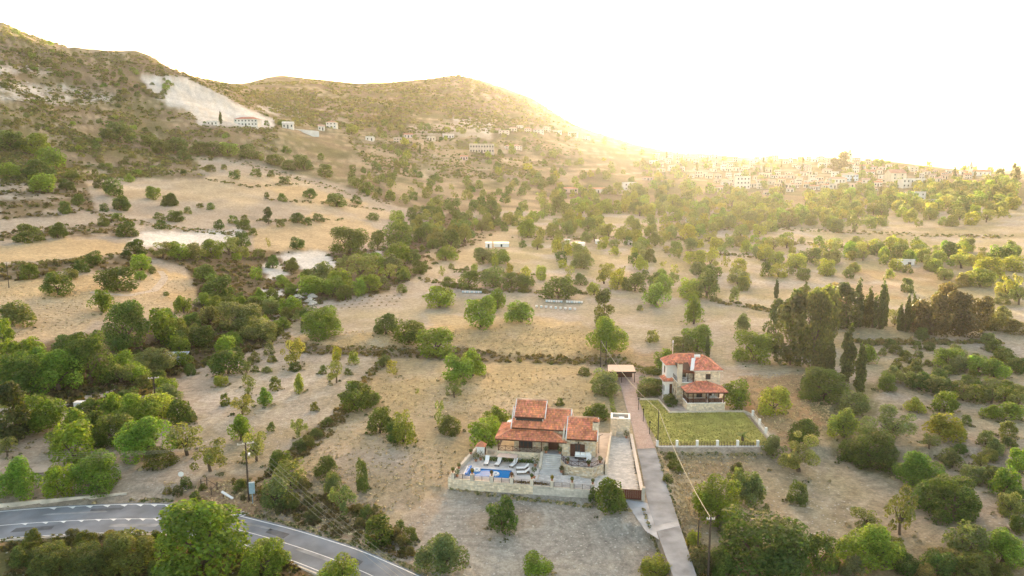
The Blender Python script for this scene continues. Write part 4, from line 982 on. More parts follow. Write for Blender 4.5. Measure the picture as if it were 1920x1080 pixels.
# potted plants
def potted(x, y, z, h, lab, r=.16, leaf=(.09,.12,.03), ball=None, n=170):
    P = thing('potted_plant', lab, 'plant', (*toA(x, y), z), 0, 'potted plants round the pool terrace')
    mb = MB(); mb.lathe([(r*.65,0),(r,.26),(r*1.1,.27),(r*1.1,.31),(r*.9,.31),(0,.29)],(0,0,0),10); mb.build('pot', M_POT, P)
    mb = MB(); b = ball or h * .5; leaf_clump(mb, (0,0,.3+h-b), b, n, .15, rh); 
    o = mb.build('foliage', M_LEAF, P); o.color = (*leaf, 1)
    if h > b * 1.6: mb = MB(); mb.tube((0,0,.29),(0,0,.3+h-b),.03); mb.build('stem', M_BARK, P)
names = ['first pier from the bare corner','second pier of the pool wall','third pier of the pool wall','fourth pier, beside the pool end','pier above the planted bed','pier in front of the entrance steps','pier below the round patio','last pier before the gate tree']
cols_ = [(.10,.12,.04),(.16,.14,.03),(.12,.10,.05),(.15,.08,.05),(.09,.12,.04),(.20,.17,.02),(.14,.14,.02),(.12,.13,.04)]
for k, a in enumerate(PIERS): potted(a, .19, zw(a) + .872, .55, f'terracotta pot with bushy plant on the {names[k]}', leaf=cols_[k])
for x, y, z, h, lab in [(1.0,1.5,1.1,1.0,'wide bushy pot in the near corner of the pool terrace'),(2.6,7.4,1.1,1.1,'large terracotta pot with bushy plant by the terrace corner'),(3.2,8.0,1.1,1.3,'tall reddish potted bush beside the end of the hedge'),(11.7,6.9,1.1,1.5,'tall slim potted shrub beside the entrance steps'),
                     (12.05,2.6,1.1,1.5,'round clipped ball tree in a pot near the rails'),(9.0,1.2,1.1,.9,'small potted plant at the pool end by the rails'),(15.75,5.3,1.05,.8,'reddish potted plant at the corner of the round patio'),(16.6,6.0,2.25,.7,'small potted plant inside the patio rail by the steps'),
                     (19.7,5.5,2.25,.7,'dark potted plant inside the patio rail by the sofa'),(21.3,6.9,2.25,.8,'potted plant at the far bend of the patio rail'),(25.2,20.9,1.0,1.1,'brown dried potted bush at the foot of the stone tower'),(13.1,9.1,2.4,.9,'potted plant left of the dark entrance door'),(15.2,9.1,2.4,.9,'potted plant right of the dark entrance door'),(.9,3.2,1.6,.6,'small dark pot plant on the side wall'),(1.65,8.2,1.9,.6,'small dark pot plant farther up the side wall')]:
    potted(x, y, z, h, lab, r=.22, leaf=(.10,.09,.04) if 'red' in lab or 'brown' in lab else (.075,.10,.035), ball=.42 if 'ball' in lab else None)
mb = MB()
for k in range(34): leaf_clump(mb, (9.6+k*.135, .85+.1*math.sin(k), 1.22), .28, 22, .16, rh, flat=.7)
o = mb.build('flower_bed', M_LEAF, None, (OA.x,OA.y,0), AA); o.color=(.12,.085,.04,1); tag(o, 'strip of low brownish green planting behind the rails beside the pool', 'flower bed')
# ---------------------------------------------------------------- white and stone villa beyond the lane
VB = thing('white_villa', 'two storey white and stone villa with red hipped roofs behind the lawn', 'house', (OB.x, OB.y, 0), AB)
RB = random.Random(33); TB = (.68,.25,.16)
def hip(parent, x0, y0, x1, y1, z, apex, name='roof_tiles', capc=(.55,.24,.15), sides='fblr'):
    """Hipped roof over a rectangle; apex = (ax0, ay0, ax1, ay1, az), a ridge line or a point."""
    ax0, ay0, ax1, ay1, az = apex; A0, A1 = (ax0, ay0, az), (ax1, ay1, az)
    c = [(x0,y0,z),(x1,y0,z),(x1,y1,z),(x0,y1,z)]
    along_x = abs(ax1 - ax0) >= abs(ay1 - ay0)
    if along_x: fs = {'f': (c[0],c[1],A1,A0), 'r': (c[1],c[2],A1,A1), 'b': (c[2],c[3],A0,A1), 'l': (c[3],c[0],A0,A0)}
    else: fs = {'f': (c[0],c[1],A0,A0), 'r': (c[1],c[2],A1,A0), 'b': (c[2],c[3],A1,A1), 'l': (c[3],c[0],A0,A1)}
    for k in sides: tiled(name, parent, *fs[k], RB, col=TB, tw=.26, cl=.42)
    cb = MB()
    up = lambda p: (p[0], p[1], p[2] + .1)
    near = (lambda p: A0 if (abs(p[0]-ax0)+abs(p[1]-ay0)) <= (abs(p[0]-ax1)+abs(p[1]-ay1)) else A1)
    for p in c: cap_line(cb, up(p), up(near(p)), .11, capc)
    if A0 != A1: cap_line(cb, up(A0), up(A1), .11, capc)
    cb.build('hip_cap', M_TILE, parent)
    sb_ = MB(); sb_.box(x0+.04,y0+.04,z-.16,x1-.04,y1-.04,z-.025,0); sb_.build('eaves', M_WHITE, parent)
# right block in stone
w_ = MB(); w_.box(1.75,3.4,0,6.5,10.5,6.85); w_ = w_.build('wall', M_MORTAR, VB)
st = MB(); face_grid(st,(1.75,3.4,.2),(1,0,0),(0,0,1),4.75,6.6,.4,.25,STP,RB,holes=[(1.95,4.85,2.95,6.0),(.3,1.3,1.5,3.4),(2.4,1.3,3.9,3.4)]); face_grid(st,(6.5,3.4,.2),(0,1,0),(0,0,1),7.1,6.6,.4,.25,STP,RB); face_grid(st,(1.75,7.5,.2),(0,-1,0),(0,0,1),4.1,6.6,.4,.25,STP,RB,holes=[(.9,4.3,1.9,6.2)])
tag(st.build('stone_facing', M_STONE, w_), kind='stuff')
rf = thing('main_roof', None, None); rf.parent = VB; hip(rf, 1.3,2.95,7.0,10.9,6.95,(4.1,6.3,4.1,7.6,8.75))
opening(VB, 3.8,4.6,5.1,6.15,3.33,2,name='window')
opening(VB, 2.15,3.15,1.6,3.5,3.33,2)
opening(VB, 4.25,5.55,1.6,3.5,3.33,2)
# left block, white, with ground floor stone below the balcony
w_ = MB(); w_.box(-2.75,7.5,0,1.74,11.4,6.85); w_.build('wall', M_WHITE, VB)
w_ = MB(); w_.box(-1.5,4.0,0,1.74,7.49,4.3); w_ = w_.build('balcony_base', M_MORTAR, VB)
st = MB(); face_grid(st,(-1.5,4.0,.2),(1,0,0),(0,0,1),3.24,4.1,.4,.25,STC,RB); face_grid(st,(-1.5,7.5,.2),(0,-1,0),(0,0,1),3.5,4.1,.4,.25,STC,RB,holes=[(.4,1.0,.9,2.2),(2.0,1.0,2.5,2.2)])
tag(st.build('stone_facing', M_STONE, w_), kind='stuff')
for y in (5.2, 6.8):
    mb = MB(); mb.box(-1.56,y-.22,1.3,-1.49,y+.22,2.3); mb.build('window', M_GLASS, VB)
rf = thing('left_roof', None, None); rf.parent = VB; rf.name = 'rear_roof'; hip(rf, -3.15,6.95,3.2,11.85,6.95,(-.7,9.4,3.0,9.4,8.55), sides='fbl')
# balcony: floor, posts, timber roof front, chimney
mb = MB(); mb.box(-1.56,3.95,4.302,1.74,7.49,4.42); mb.build('balcony_floor', M_PAVE, VB)
mb = MB(); mb.prism([(-1.3,3.85),(1.3,3.85),(1.3,7.2),(-1.3,7.2)],[6.35,6.2,7.3,7.3],[6.5,6.35,7.45,7.45]); mb.build('balcony_roof', M_WOOD, VB)
mb = MB(); mb.prism([(.6,2.95),(1.32,2.95),(2.6,6.9),(1.9,6.9)],[6.98,6.98,8.3,8.3],[7.06,7.06,8.42,8.42]); mb.build('roof_valley', M_WHITE, VB)
mb = MB()
for y_ in (3.9,): mb.prism([(-.95,y_),(1.7,y_),(1.7,y_+.1),(-.95,y_+.1)],[6.25,6.1,6.1,6.25],[7.0,6.5,6.5,7.0])
mb.build('timber_front', mat_plain('red_timber', (.20,.075,.05), noise=.2), VB)
for x in (-.7, .55, 1.55): mb = MB(); mb.box(x-.08,4.0,4.421,x+.08,4.16,6.3); mb.build('post', M_WOOD, VB)
railing(VB, [(-1.5,7.3),(-1.5,4.05),(1.7,4.05)], 4.42, .8)
ch = MB(); ch.box(-1.5,3.55,4.2,-.7,4.35,8.0); ch = ch.build('chimney', M_CREAM, VB)
cb = MB(); cb.box(-1.4,3.65,8.0,-.8,4.25,8.25,0,(.1,.08,.07)); cb.box(-1.62,3.43,8.251,-.58,4.47,8.33,0,(.4,.15,.09)); cb.prism([(-1.4,3.65),(-.8,3.65),(-.8,4.25),(-1.4,4.25)],8.331,8.6,0,(.44,.16,.1)); cb.build('chimney_cap', M_TILE, ch)
opening(VB, -.2,1.0,4.43,6.3,7.44,2)
mb = MB(); mb.box(-2.81,8.9,4.9,-2.74,9.5,6.2); mb.build('window', M_WOOD, VB)
# entry bay with small tiled roof
mb = MB(); mb.box(-3.05,7.2,0,-1.52,9.6,3.65); mb.build('entry_bay', M_WHITE, VB)
rf = thing('entry_roof', None, None); rf.parent = VB; hip(rf, -3.5,6.75,-1.2,10.1,3.7,(-2.3,8.2,-2.3,8.8,4.5))
mb = MB(); mb.box(-2.2,7.12,1.1,-1.65,7.19,3.1); mb.build('door', M_WOOD, VB)
for x,y in ((-3.11,7.9),(-3.11,8.9)): mb = MB(); mb.box(x,y-.18,1.5,x+.06,y+.18,2.6); mb.build('window', M_GLASS, VB)
sb = thing('entry_steps', None, None); sb.parent = VB
for k in range(5): mb = MB(); mb.box(-3.6-.35*(4-k)*.0,6.9-.34*(4-k),-.1,-1.3,7.15 if k==4 else 6.9-.34*(3-k),.2*(k+1),0,(.62,.58,.55)); mb.build('step', M_PAVE, sb)
mb = MB(); mb.prism([(-3.6,5.0),(-1.55,4.2),(.0,.2),(-.65,-.6),(-2.2,1.2)],-.1,.05,0,(.5,.42,.37)); mb.build('entrance_path', M_PAVE, VB)
# porch
w_ = MB(); w_.box(-.55,0,-.1,6.6,3.39,1.45); w_ = w_.build('porch_base', M_MORTAR, VB)
st = MB(); face_grid(st,(-.55,0,-.05),(1,0,0),(0,0,1),7.15,1.5,.4,.25,STP,RB); face_grid(st,(-.55,3.39,-.05),(0,-1,0),(0,0,1),3.39,1.5,.4,.25,STP,RB); face_grid(st,(6.6,0,-.05),(0,1,0),(0,0,1),3.39,1.5,.4,.25,STP,RB)
tag(st.build('stone_facing', M_STONE, w_), kind='stuff')
mb = MB(); mb.box(-.6,-.05,1.452,6.65,3.39,1.52); mb.build('porch_floor', M_PAVE, VB)
rf = thing('porch_roof', None, None); rf.parent = VB
tiled('roof_tiles', rf, (-.95,-.45,3.65),(7.0,-.45,3.65),(3.9,3.38,4.75),(1.9,3.38,4.75), RB, col=TB, tw=.26, cl=.42)
tiled('roof_tiles', rf, (-.95,3.38,3.65),(-.95,-.45,3.65),(1.9,3.38,4.75),(1.88,3.39,4.75), RB, col=TB, tw=.26, cl=.42)
tiled('roof_tiles', rf, (7.0,-.45,3.65),(7.0,3.38,3.65),(3.92,3.39,4.75),(3.9,3.38,4.75), RB, col=TB, tw=.26, cl=.42)
cb = MB(); cap_line(cb,(-.9,-.4,3.75),(1.9,3.34,4.85),.1); cap_line(cb,(6.95,-.4,3.75),(3.9,3.34,4.85),.1); cb.build('hip_cap', M_TILE, rf)
mb = MB(); mb.box(-.85,-.35,3.42,6.9,-.22,3.58); mb.box(-.85,-.219,3.42,-.72,3.35,3.58); mb.box(6.77,-.219,3.42,6.9,3.35,3.58); mb.build('beam', M_WOOD, rf)
for x,y in ((-.4,.12),(.6,.12),(3.05,.12),(3.55,.12),(6.4,.12),(-.4,3.2),(6.4,3.2)): mb = MB(); mb.box(x-.09,y-.09,1.521,x+.09,y+.09,3.419); mb.build('post', M_WOOD, VB)
for x0,x1 in ((-.3,2.95),(3.65,6.3)):
    mb = MB(); n = int((x1-x0)/.14)
    for i in range(n): mb.box(x0+i*.14,.08,1.56,x0+i*.14+.115,.13,2.3)
    mb.box(x0,.05,2.301,x1,.16,2.38); mb.build('balustrade', M_WOOD, VB)
mb = MB()
for i in range(20): mb.box(-.43,.35+i*.14,1.56,-.38,.465+i*.14,2.3)
mb.build('balustrade', M_WOOD, VB)
DT = thing('dining_table', 'pale cloth covered dining table under the tiled porch of the white villa', 'table', (*toB(4.6,1.6),1.522), AB)
mb = MB(); mb.box(-.9,-.45,.70,.9,.45,.76); mb.build('table_top', M_CUSH, DT)
for x in (-.8,.8):
    for y in (-.35,.35): mb = MB(); mb.box(x-.04,y-.04,0,x+.04,y+.04,.699); mb.build('leg', M_WOOD, DT)
for k,(x,y) in enumerate([(-.5,.8),(.5,.8),(-.5,-.8),(.5,-.8)]):
    Q = thing('dining_chair', ['white chair behind the porch table, nearer the entrance','white chair behind the porch table, farther from the entrance','white chair before the porch table, nearer the entrance','white chair before the porch table, farther from the entrance'][k], 'chair', (*toB(4.6+x,1.6+y),1.522), AB, 'porch dining chairs')
    mb = MB(); mb.box(-.22,-.22,.42,.22,.22,.47); mb.build('seat', M_CUSH, Q); mb = MB(); b = .18 if y>0 else -.22; mb.box(-.22,b,.471,.22,b+.04,.95); mb.build('backrest', M_CUSH, Q)
    for xx in (-.2,.16):
        for yy in (-.2,.16): mb = MB(); mb.box(xx,yy,0,xx+.04,yy+.04,.419); mb.build('leg', M_WOOD, Q)
# solar heater on the roof
HT = thing('water_tank', 'small white water tank on the roof ridge of the white villa', 'water tank', (*toB(3.0,7.0),8.42), AB)
mb = MB(); mb.tube((-.55,0,.35),(.55,0,.35),.3,None,12); mb.build('tank', M_WHITE, HT); mb = MB(); mb.box(-.45,-.2,-.5,-.35,.2,.2); mb.box(.35,-.2,-.5,.45,.2,.2); mb.build('stand', M_WHITE, HT)
AN = thing('antenna', 'thin white aerial standing behind the left roof of the white villa', 'aerial', (*toB(-.6,11.9),0), AB)
mb = MB(); mb.tube((0,0,0),(0,0,10.6),.05); mb.build('mast', M_WHITE, AN); mb = MB(); mb.box(-.12,-.1,10.3,.12,.1,10.75); mb.build('head', M_WHITE, AN)
# lawn walls
LW = thing('lawn_wall', 'long grey white retaining wall with white posts along the front of the lawn', 'wall', (0,0,0))
mb = MB(); mb.prism([(23.9,113.9),(42.9,113.9),(42.9,114.3),(23.9,114.3)],-1.8,.05); mb.build('wall_body', mat_plain('grey_render', (.55,.54,.54), noise=.12, nscale=.5), LW)
for X_ in (1233,1270,1308,1346,1384,1422):
    x = at(X_, 838, .05)[0]; mb = MB(); mb.box(x-.17,113.88,.051,x+.17,114.32,.95); mb.box(x-.21,113.84,.951,x+.21,114.36,1.03); mb.build('post', M_WHITE, LW)
for k in range(5):
    x0, x1 = at([1233,1270,1308,1346,1384,1422][k],838,.05)[0]+.18, at([1233,1270,1308,1346,1384,1422][k+1],838,.05)[0]-.18
    mb = MB()
    for z in (.25,.5,.75): mb.box(x0,114.08,z,x1,114.12,z+.035)
    n = 6
    for i in range(1,n): x = x0+(x1-x0)*i/n; mb.box(x-.02,114.06,.05,x+.02,114.14,.78)
    mb.build('rail_panel', M_IRON, LW)
SW = thing('side_wall', 'low pale wall with white posts running back along the far side of the lawn', 'wall', (0,0,0))
mb = MB(); mb.prism([(42.95,114.3),(43.3,114.3),(44.4,129.5),(43.4,131.5),(43.1,131.2),(44.0,129.4)],-1.2,.3); mb.build('wall_body', M_CONC, SW)
sp_ = [(43.1,115.2),(43.45,119.5),(43.8,123.8),(44.1,128.4)]
for x,y in sp_: mb = MB(); mb.box(x-.18,y-.18,.301,x+.18,y+.18,1.3); mb.build('post', M_WHITE, SW)
for (a,b),(c,d) in zip(sp_[:-1],sp_[1:]):
    mb = MB(); mb.tube((a,b+.2,1.0),(c,d-.2,1.0),.06,None,4); mb.tube((a,b+.2,.65),(c,d-.2,.65),.06,None,4); mb.build('rail', M_CONC, SW)
EW = thing('garden_edging', 'low white edging wall between the lawn and the white villa', 'wall', (0,0,0))
mb = MB()
for (a,b) in ([(25.2,138.6),(28.8,138.4)],[(28.8,138.4),(29.35,130.7)],[(29.35,130.7),(43.2,131.35)]):
    d = Vector((b[0]-a[0],b[1]-a[1])).normalized()*.13; n_=(-d.y,d.x); mb.prism([(a[0]-n_[0],a[1]-n_[1]),(b[0]-n_[0],b[1]-n_[1]),(b[0]+n_[0],b[1]+n_[1]),(a[0]+n_[0],a[1]+n_[1])][:],-.3,.28)
mb.build('edging', M_CREAM, EW)
mb = MB(); mb.prism([(29.6,131.0),(43.3,131.6),(43.4,150),(29,150)],-.4,.0,0,(.40,.33,.28)); o = mb.build('forecourt', M_PAVE); tag(o, kind='structure')
# lane-side bollard lamps
for k,(X_,Y_,h) in enumerate([(1197,768,1.9),(1206,790,2.1),(1218,814,2.0),(1139,852,1.6)][:3]):
    p = at(X_, Y_, 0); B_ = thing('post_lamp', ['slim dark lamp post beside the lane, by the big round bush','slim dark lamp post beside the lane at mid lawn','slim dark lamp post beside the lane near the lawn wall'][k], 'lamp post', p, 0, 'lamp posts along the lane')
    mb = MB(); mb.tube((0,0,-.1),(0,0,h),.06); mb.build('post', M_IRON, B_); mb = MB(); mb.lathe([(.07,0),(.14,.05),(.12,.3),(0,.36)],(0,0,h),8); mb.build('lamp_head', M_IRON, B_)
# car port
CP = thing('car_port', 'open car port with a flat terracotta pink roof at the head of the red lane', 'car port', (0,0,0))
c0, c1 = at(1139.5,697,2.4), at(1192,697,2.4); y1 = c0[1] + 4.6
mb = MB(); mb.prism([(c0[0],c0[1]),(c1[0],c1[1]),(c1[0]+.2,y1),(c0[0]+.6,y1)],[2.3,2.3,2.55,2.55],[2.42,2.42,2.67,2.67]); mb.build('roof', mat_plain('pink_sheet', (.66,.47,.38), noise=.12), CP)
mb = MB(); mb.box(c0[0]+.5,y1-.35,-.2,c1[0],y1-.25,2.4); mb.build('shade_panel', M_WOOD, CP); mb = MB(); mb.box(c0[0]-.05,c0[1]-.08,2.12,c1[0]+.05,c0[1]-.02,2.44); mb.build('fascia', M_IRON, CP)  # dark panel at the back, added as the shade beneath the roof
for x,y,z in ((c0[0]+.2,c0[1]+.2,2.3),((c0[0]+c1[0])/2,c0[1]+.2,2.3),(c1[0]-.2,c1[1]+.2,2.3),(c0[0]+.8,y1-.2,2.53),(c1[0]-.1,y1-.2,2.53)): mb = MB(); mb.box(x-.06,y-.06,-.2,x+.06,y+.06,z); mb.build('post', M_IRON, CP)
# street side box by the pole
mb = MB(); p = at(1139+100*0+1236,846,0)
# ---------------------------------------------------------------- trees and shrubs
def quads_mesh(name, P, U, V, N, size, col, mats, bend=.10):
    """One bent leaf-clump quad per row."""
    n = len(P); s = size[:, None]
    co = np.stack([P - U*s*.5, P - V*s*.34 + N*s*bend, P + U*s*.5, P + V*s*.34 - N*s*bend], 1).reshape(-1, 3).astype(np.float32)
    me = bpy.data.meshes.new(name); me.vertices.add(4*n); me.vertices.foreach_set('co', co.ravel())
    me.loops.add(4*n); me.loops.foreach_set('vertex_index', np.arange(4*n, dtype=np.int32))
    me.polygons.add(n); me.polygons.foreach_set('loop_start', np.arange(0, 4*n, 4, dtype=np.int32))
    me.update()
    a = me.attributes.new('Col', 'FLOAT_COLOR', 'FACE'); c = np.ones((n, 4), np.float32); c[:, :3] = col; a.data.foreach_set('color', c.ravel())
    for m in (mats if isinstance(mats, (list, tuple)) else [mats]): me.materials.append(m)
    return me
def leaves(lobes, n, size, seed, up=.35, zmin=None):
    g = np.random.default_rng(seed); L = np.array(lobes, float); w = L[:, 3] ** 2; w /= w.sum()
    k = g.choice(len(L), n, p=w); d = g.normal(size=(n, 3)); d[:, 2] += up; d /= np.linalg.norm(d, axis=1)[:, None]
    rad = L[k, 3] * (.66 + .38 * g.random(n) ** .5)
    P = L[k, :3] + d * rad[:, None] * np.stack([np.ones(n), np.ones(n), L[k, 4]], 1)
    N = d + g.normal(size=(n, 3)) * .55; N[:, 2] += .25; N /= np.linalg.norm(N, axis=1)[:, None]
    t = g.normal(size=(n, 3)); U = np.cross(N, t); U /= np.linalg.norm(U, axis=1)[:, None]; V = np.cross(N, U)
    tone = (.78 + .44 * g.random(len(L)))[k] * (.62 + .76 * g.random(n)); hue = .9 + .25 * g.random(n)
    col = np.stack([tone * hue, tone, tone * (.8 + .4 * g.random(n))], 1)
    P[:, 2] = np.maximum(P[:, 2], .01)
    if zmin is not None:                          # fill the height from zmin to 1 and the full width
        z0, z1 = np.percentile(P[:, 2], 2), np.percentile(P[:, 2], 99.5); P[:, 2] = zmin + (P[:, 2] - z0) / (z1 - z0) * (1 - zmin); P[:, 2] = np.maximum(P[:, 2], .005)
        q = np.percentile(np.hypot(P[:, 0], P[:, 1]), 97); P[:, :2] *= .47 / q
    return P, U, V, N, size * (.6 + .8 * g.random(n)), col
def lobes_for(shape, seed):
    r = random.Random(seed); L = []
    if shape == 'round':
        L.append((0, 0, .46, .40, 1.1))
        for i in range(20):
            a = r.uniform(0, 6.283); z = r.uniform(.10, .86); q = math.sqrt(max(0, 1 - ((z - .45) / .52) ** 2)) * r.uniform(.26, .38); L.append((q*math.cos(a), q*math.sin(a), z, r.uniform(.13, .21), r.uniform(.8, 1.1)))
    elif shape == 'dome':
        L.append((0, 0, .34, .42, 1.0))
        for i in range(20):
            a = r.uniform(0, 6.283); z = r.uniform(.08, .84); q = math.sqrt(max(0, 1 - (z / .92) ** 2)) * r.uniform(.28, .38); L.append((q*math.cos(a), q*math.sin(a), z, r.uniform(.12, .19), .9))
    elif shape == 'open':
        L.append((r.uniform(-.08,.08), r.uniform(-.08,.08), .62, .2, .9))
        for i in range(13):
            a = r.uniform(0, 6.283); z = r.uniform(.38, .9); q = r.uniform(.12, .38) * (1.15 - abs(z - .6)); L.append((q*math.cos(a), q*math.sin(a), z, r.uniform(.08, .15), .85))
    elif shape == 'broad':
        for i in range(22):
            a = r.uniform(0, 6.283); q = r.uniform(.02, .36); z = .30 + .42 * math.sqrt(max(0, 1 - (q / .42) ** 2)) * r.uniform(.3, 1.05); L.append((q*math.cos(a), q*math.sin(a), z, r.uniform(.11, .17), .95))
    elif shape == 'tall':
        for i in range(20):
            a = r.uniform(0, 6.283); z = r.uniform(.12, .93); q = .2 * math.sin(math.pi * min(.97, z * .85 + .12)) * r.uniform(.3, 1.1); L.append((q*math.cos(a), q*math.sin(a), z, r.uniform(.09, .13), 1.2))
    elif shape == 'cyp':
        for i in range(26):
            z = .05 + .92 * i / 25; q = .058 * min(1, (1.0 - z) / .45) ** .8 * min(1, .55 + z * 2.2); a = r.uniform(0, 6.283); L.append((.018*math.cos(a), .018*math.sin(a), z, max(.009, q), 1.6))
    elif shape == 'pine':
        for i in range(22):
            a = r.uniform(0, 6.283); z = r.uniform(.15, .95); q = .34 * (1.12 - z) * r.uniform(.2, 1); L.append((q*math.cos(a), q*math.sin(a), z, r.uniform(.12, .19), 1.0))
    return L
W0 = dict(round=.96, dome=.96, open=.96, broad=.96, tall=.62, cyp=.125, pine=.96)
LEVELS_ = {'L': (8200, .042), 'M': (2900, .066), 'S': (620, .12)}
PROTO = {}
def trunk_mb(mb, shape, seed, mat=0):
    r = random.Random(seed); zt = {'round': .30, 'dome': .3, 'open': .42, 'broad': .34, 'tall': .4, 'cyp': .3, 'pine': .5}[shape]; r0 = .05 if shape not in ('cyp', 'tall') else .022
    p = Vector((0, 0, -.06)); q = Vector((r.uniform(-.04, .04), r.uniform(-.04, .04), zt * .6)); mb.tube(p, q, r0, r0 * .75, 7, mat)
    for i in range(4 if shape != 'cyp' else 1):
        a = i * 1.6 + r.uniform(-.4, .4); s = Vector((.2 * math.cos(a), .2 * math.sin(a), zt + r.uniform(.1, .3))) if shape not in ('cyp', 'tall') else Vector((.02, 0, zt + .3))
        mid = q.lerp(s, .5) + Vector((0, 0, .02)); mb.tube(q, mid, r0 * .55, r0 * .4, 5, mat); mb.tube(mid, s, r0 * .4, r0 * .2, 5, mat)
def proto(shape, lev, v):
    k = (shape, lev, v)
    if k not in PROTO:
        n, s = LEVELS_[lev]
        if shape == 'cyp': s *= .5; n = int(n * 1.1)
        if shape == 'tall': s *= .75
        if shape in ('open',): n = int(n * .62); s *= .85
        P, U, V, N, sz, c = leaves(lobes_for(shape, v * 7 + 3), n, s, v * 13 + len(shape), zmin=dict(round=.03, dome=.0, open=.2, broad=.10, pine=.04).get(shape))
        if shape == 'cyp':
            U[:, 2] = np.abs(U[:, 2]) + 1.2; U /= np.linalg.norm(U, axis=1)[:, None]
        PROTO[k] = quads_mesh('crown_' + shape, P, U, V, N, sz, c, M_LEAF)
        mb = MB(); trunk_mb(mb, shape, v); PROTO[k + ('t',)] = mb.mesh('trunk_' + shape, M_BARK)
    return PROTO[k], PROTO[k + ('t',)]
# kind: name, word in the label, shapes, colour, how far the crown clears the ground
KIND = dict(
 c=('carob_tree', 'dark carob tree', ('round', 'dome'), (.080,.118,.032)),
 g=('leafy_tree', 'bright leafy tree', ('round', 'broad'), (.140,.200,.036)),
 G=('leafy_tree', 'bright leafy tree', ('dome',), (.150,.205,.036)),
 o=('olive_tree', 'greyish olive tree', ('broad', 'round', 'open'), (.150,.170,.075)),
 a=('almond_tree', 'pale almond tree', ('open',), (.185,.190,.070)),
 y=('lemon_tree', 'yellowish fruit tree', ('broad', 'round'), (.210,.225,.050)),
 b=('shrub', 'green shrub', ('dome',), (.105,.125,.042)),
 s=('shrub', 'grey brown shrub', ('dome',), (.130,.125,.065)),
 p=('cypress_tree', 'narrow dark cypress', ('cyp',), (.066,.082,.032)),
 d=('pine_tree', 'dark green pine', ('pine', 'pine', 'tall'), (.072,.086,.036)),
 r=('pine_tree', 'dark brownish pine', ('round', 'pine'), (.105,.078,.046)),
 k=('mixed_tree', 'soft green tree', ('round','broad','dome'), (.150,.180,.060)),  # olives, carobs and leafy trees of the wider land under one general name
 t=('slender_tree', 'tall slender tree', ('tall',), (.130,.150,.050)))
PLANTS = []; rt = random.Random(77)
def plant(k, X, Y, Z, w, h, v=None):
    name, word, shapes, col = KIND[k]; shape = rt.choice(shapes); v = rt.randrange(4)
    P3 = (X, Y, Z); pm = ppm(P3); rp = w * pm * 1024 / 1920
    if k == 'p': rp *= 2.5
    lev = 'L' if rp > 40 else 'M' if rp > 13 else 'S'
    cr, tr = proto(shape, lev, v % (2 if lev == 'L' else 4)); j = rt.uniform(.82, 1.2); hue = rt.uniform(-.12, .12)
    color = (min(1, col[0]*1.04*j*(1+hue)), min(1, col[1]*1.08*j), min(1, col[2]*j*(1-hue)), 1)
    if shape == 'cyp' : sc = (h * min(1.6, max(.7, w / (W0[shape] * h))), ) * 2 + (h,)
    else: sc = (w / W0[shape] * rt.uniform(.86, 1.1), w / W0[shape] * rt.uniform(.86, 1.1), h * rt.uniform(.95, 1.05))
    rz = rt.uniform(0, 6.283)
    if name == 'shrub' or lev == 'S':
        o = link(name, cr, None, (X, Y, Z - .05 * h), rz, sc); o.color = color; root = o; o.rotation_euler = (rt.uniform(-.07,.07), rt.uniform(-.07,.07), rz)
    else:
        root = link(name, None, None, (X, Y, Z - .02 * h), rz); root.empty_display_size = .5
        c_ = link('crown', cr, root, None, 0, sc); c_.color = color; link('trunk', tr, root, None, 0, sc)
    px, py = project(X, Y, Z + h * .4)
    PLANTS.append(dict(o=root, k=k, name=name, word=word, px=float(px), py=float(py), w=w, h=h, x=X, y=Y, lev=lev)); root['category'] = {'shrub': 'shrub', 'cypress_tree': 'cypress', 'pine_tree': 'pine'}.get(name, 'tree')
    return root
def plant_px(k, px, py, w, h):
    """A plant seen w wide and h tall in the photograph with its foot at (px, py)."""
    d = ray(px, py); th = math.atan2(-d[2], d[1]); yb = py - .32 * w * max(0, math.sin(th))
    p = at(px, yb); m = ppm(p); wm = w / m; hm = max(.66 * wm, (h / m - .30 * wm * max(0, math.sin(th))) / max(.5, math.cos(th)))
    plant(k, p[0], p[1], p[2], wm, hm)
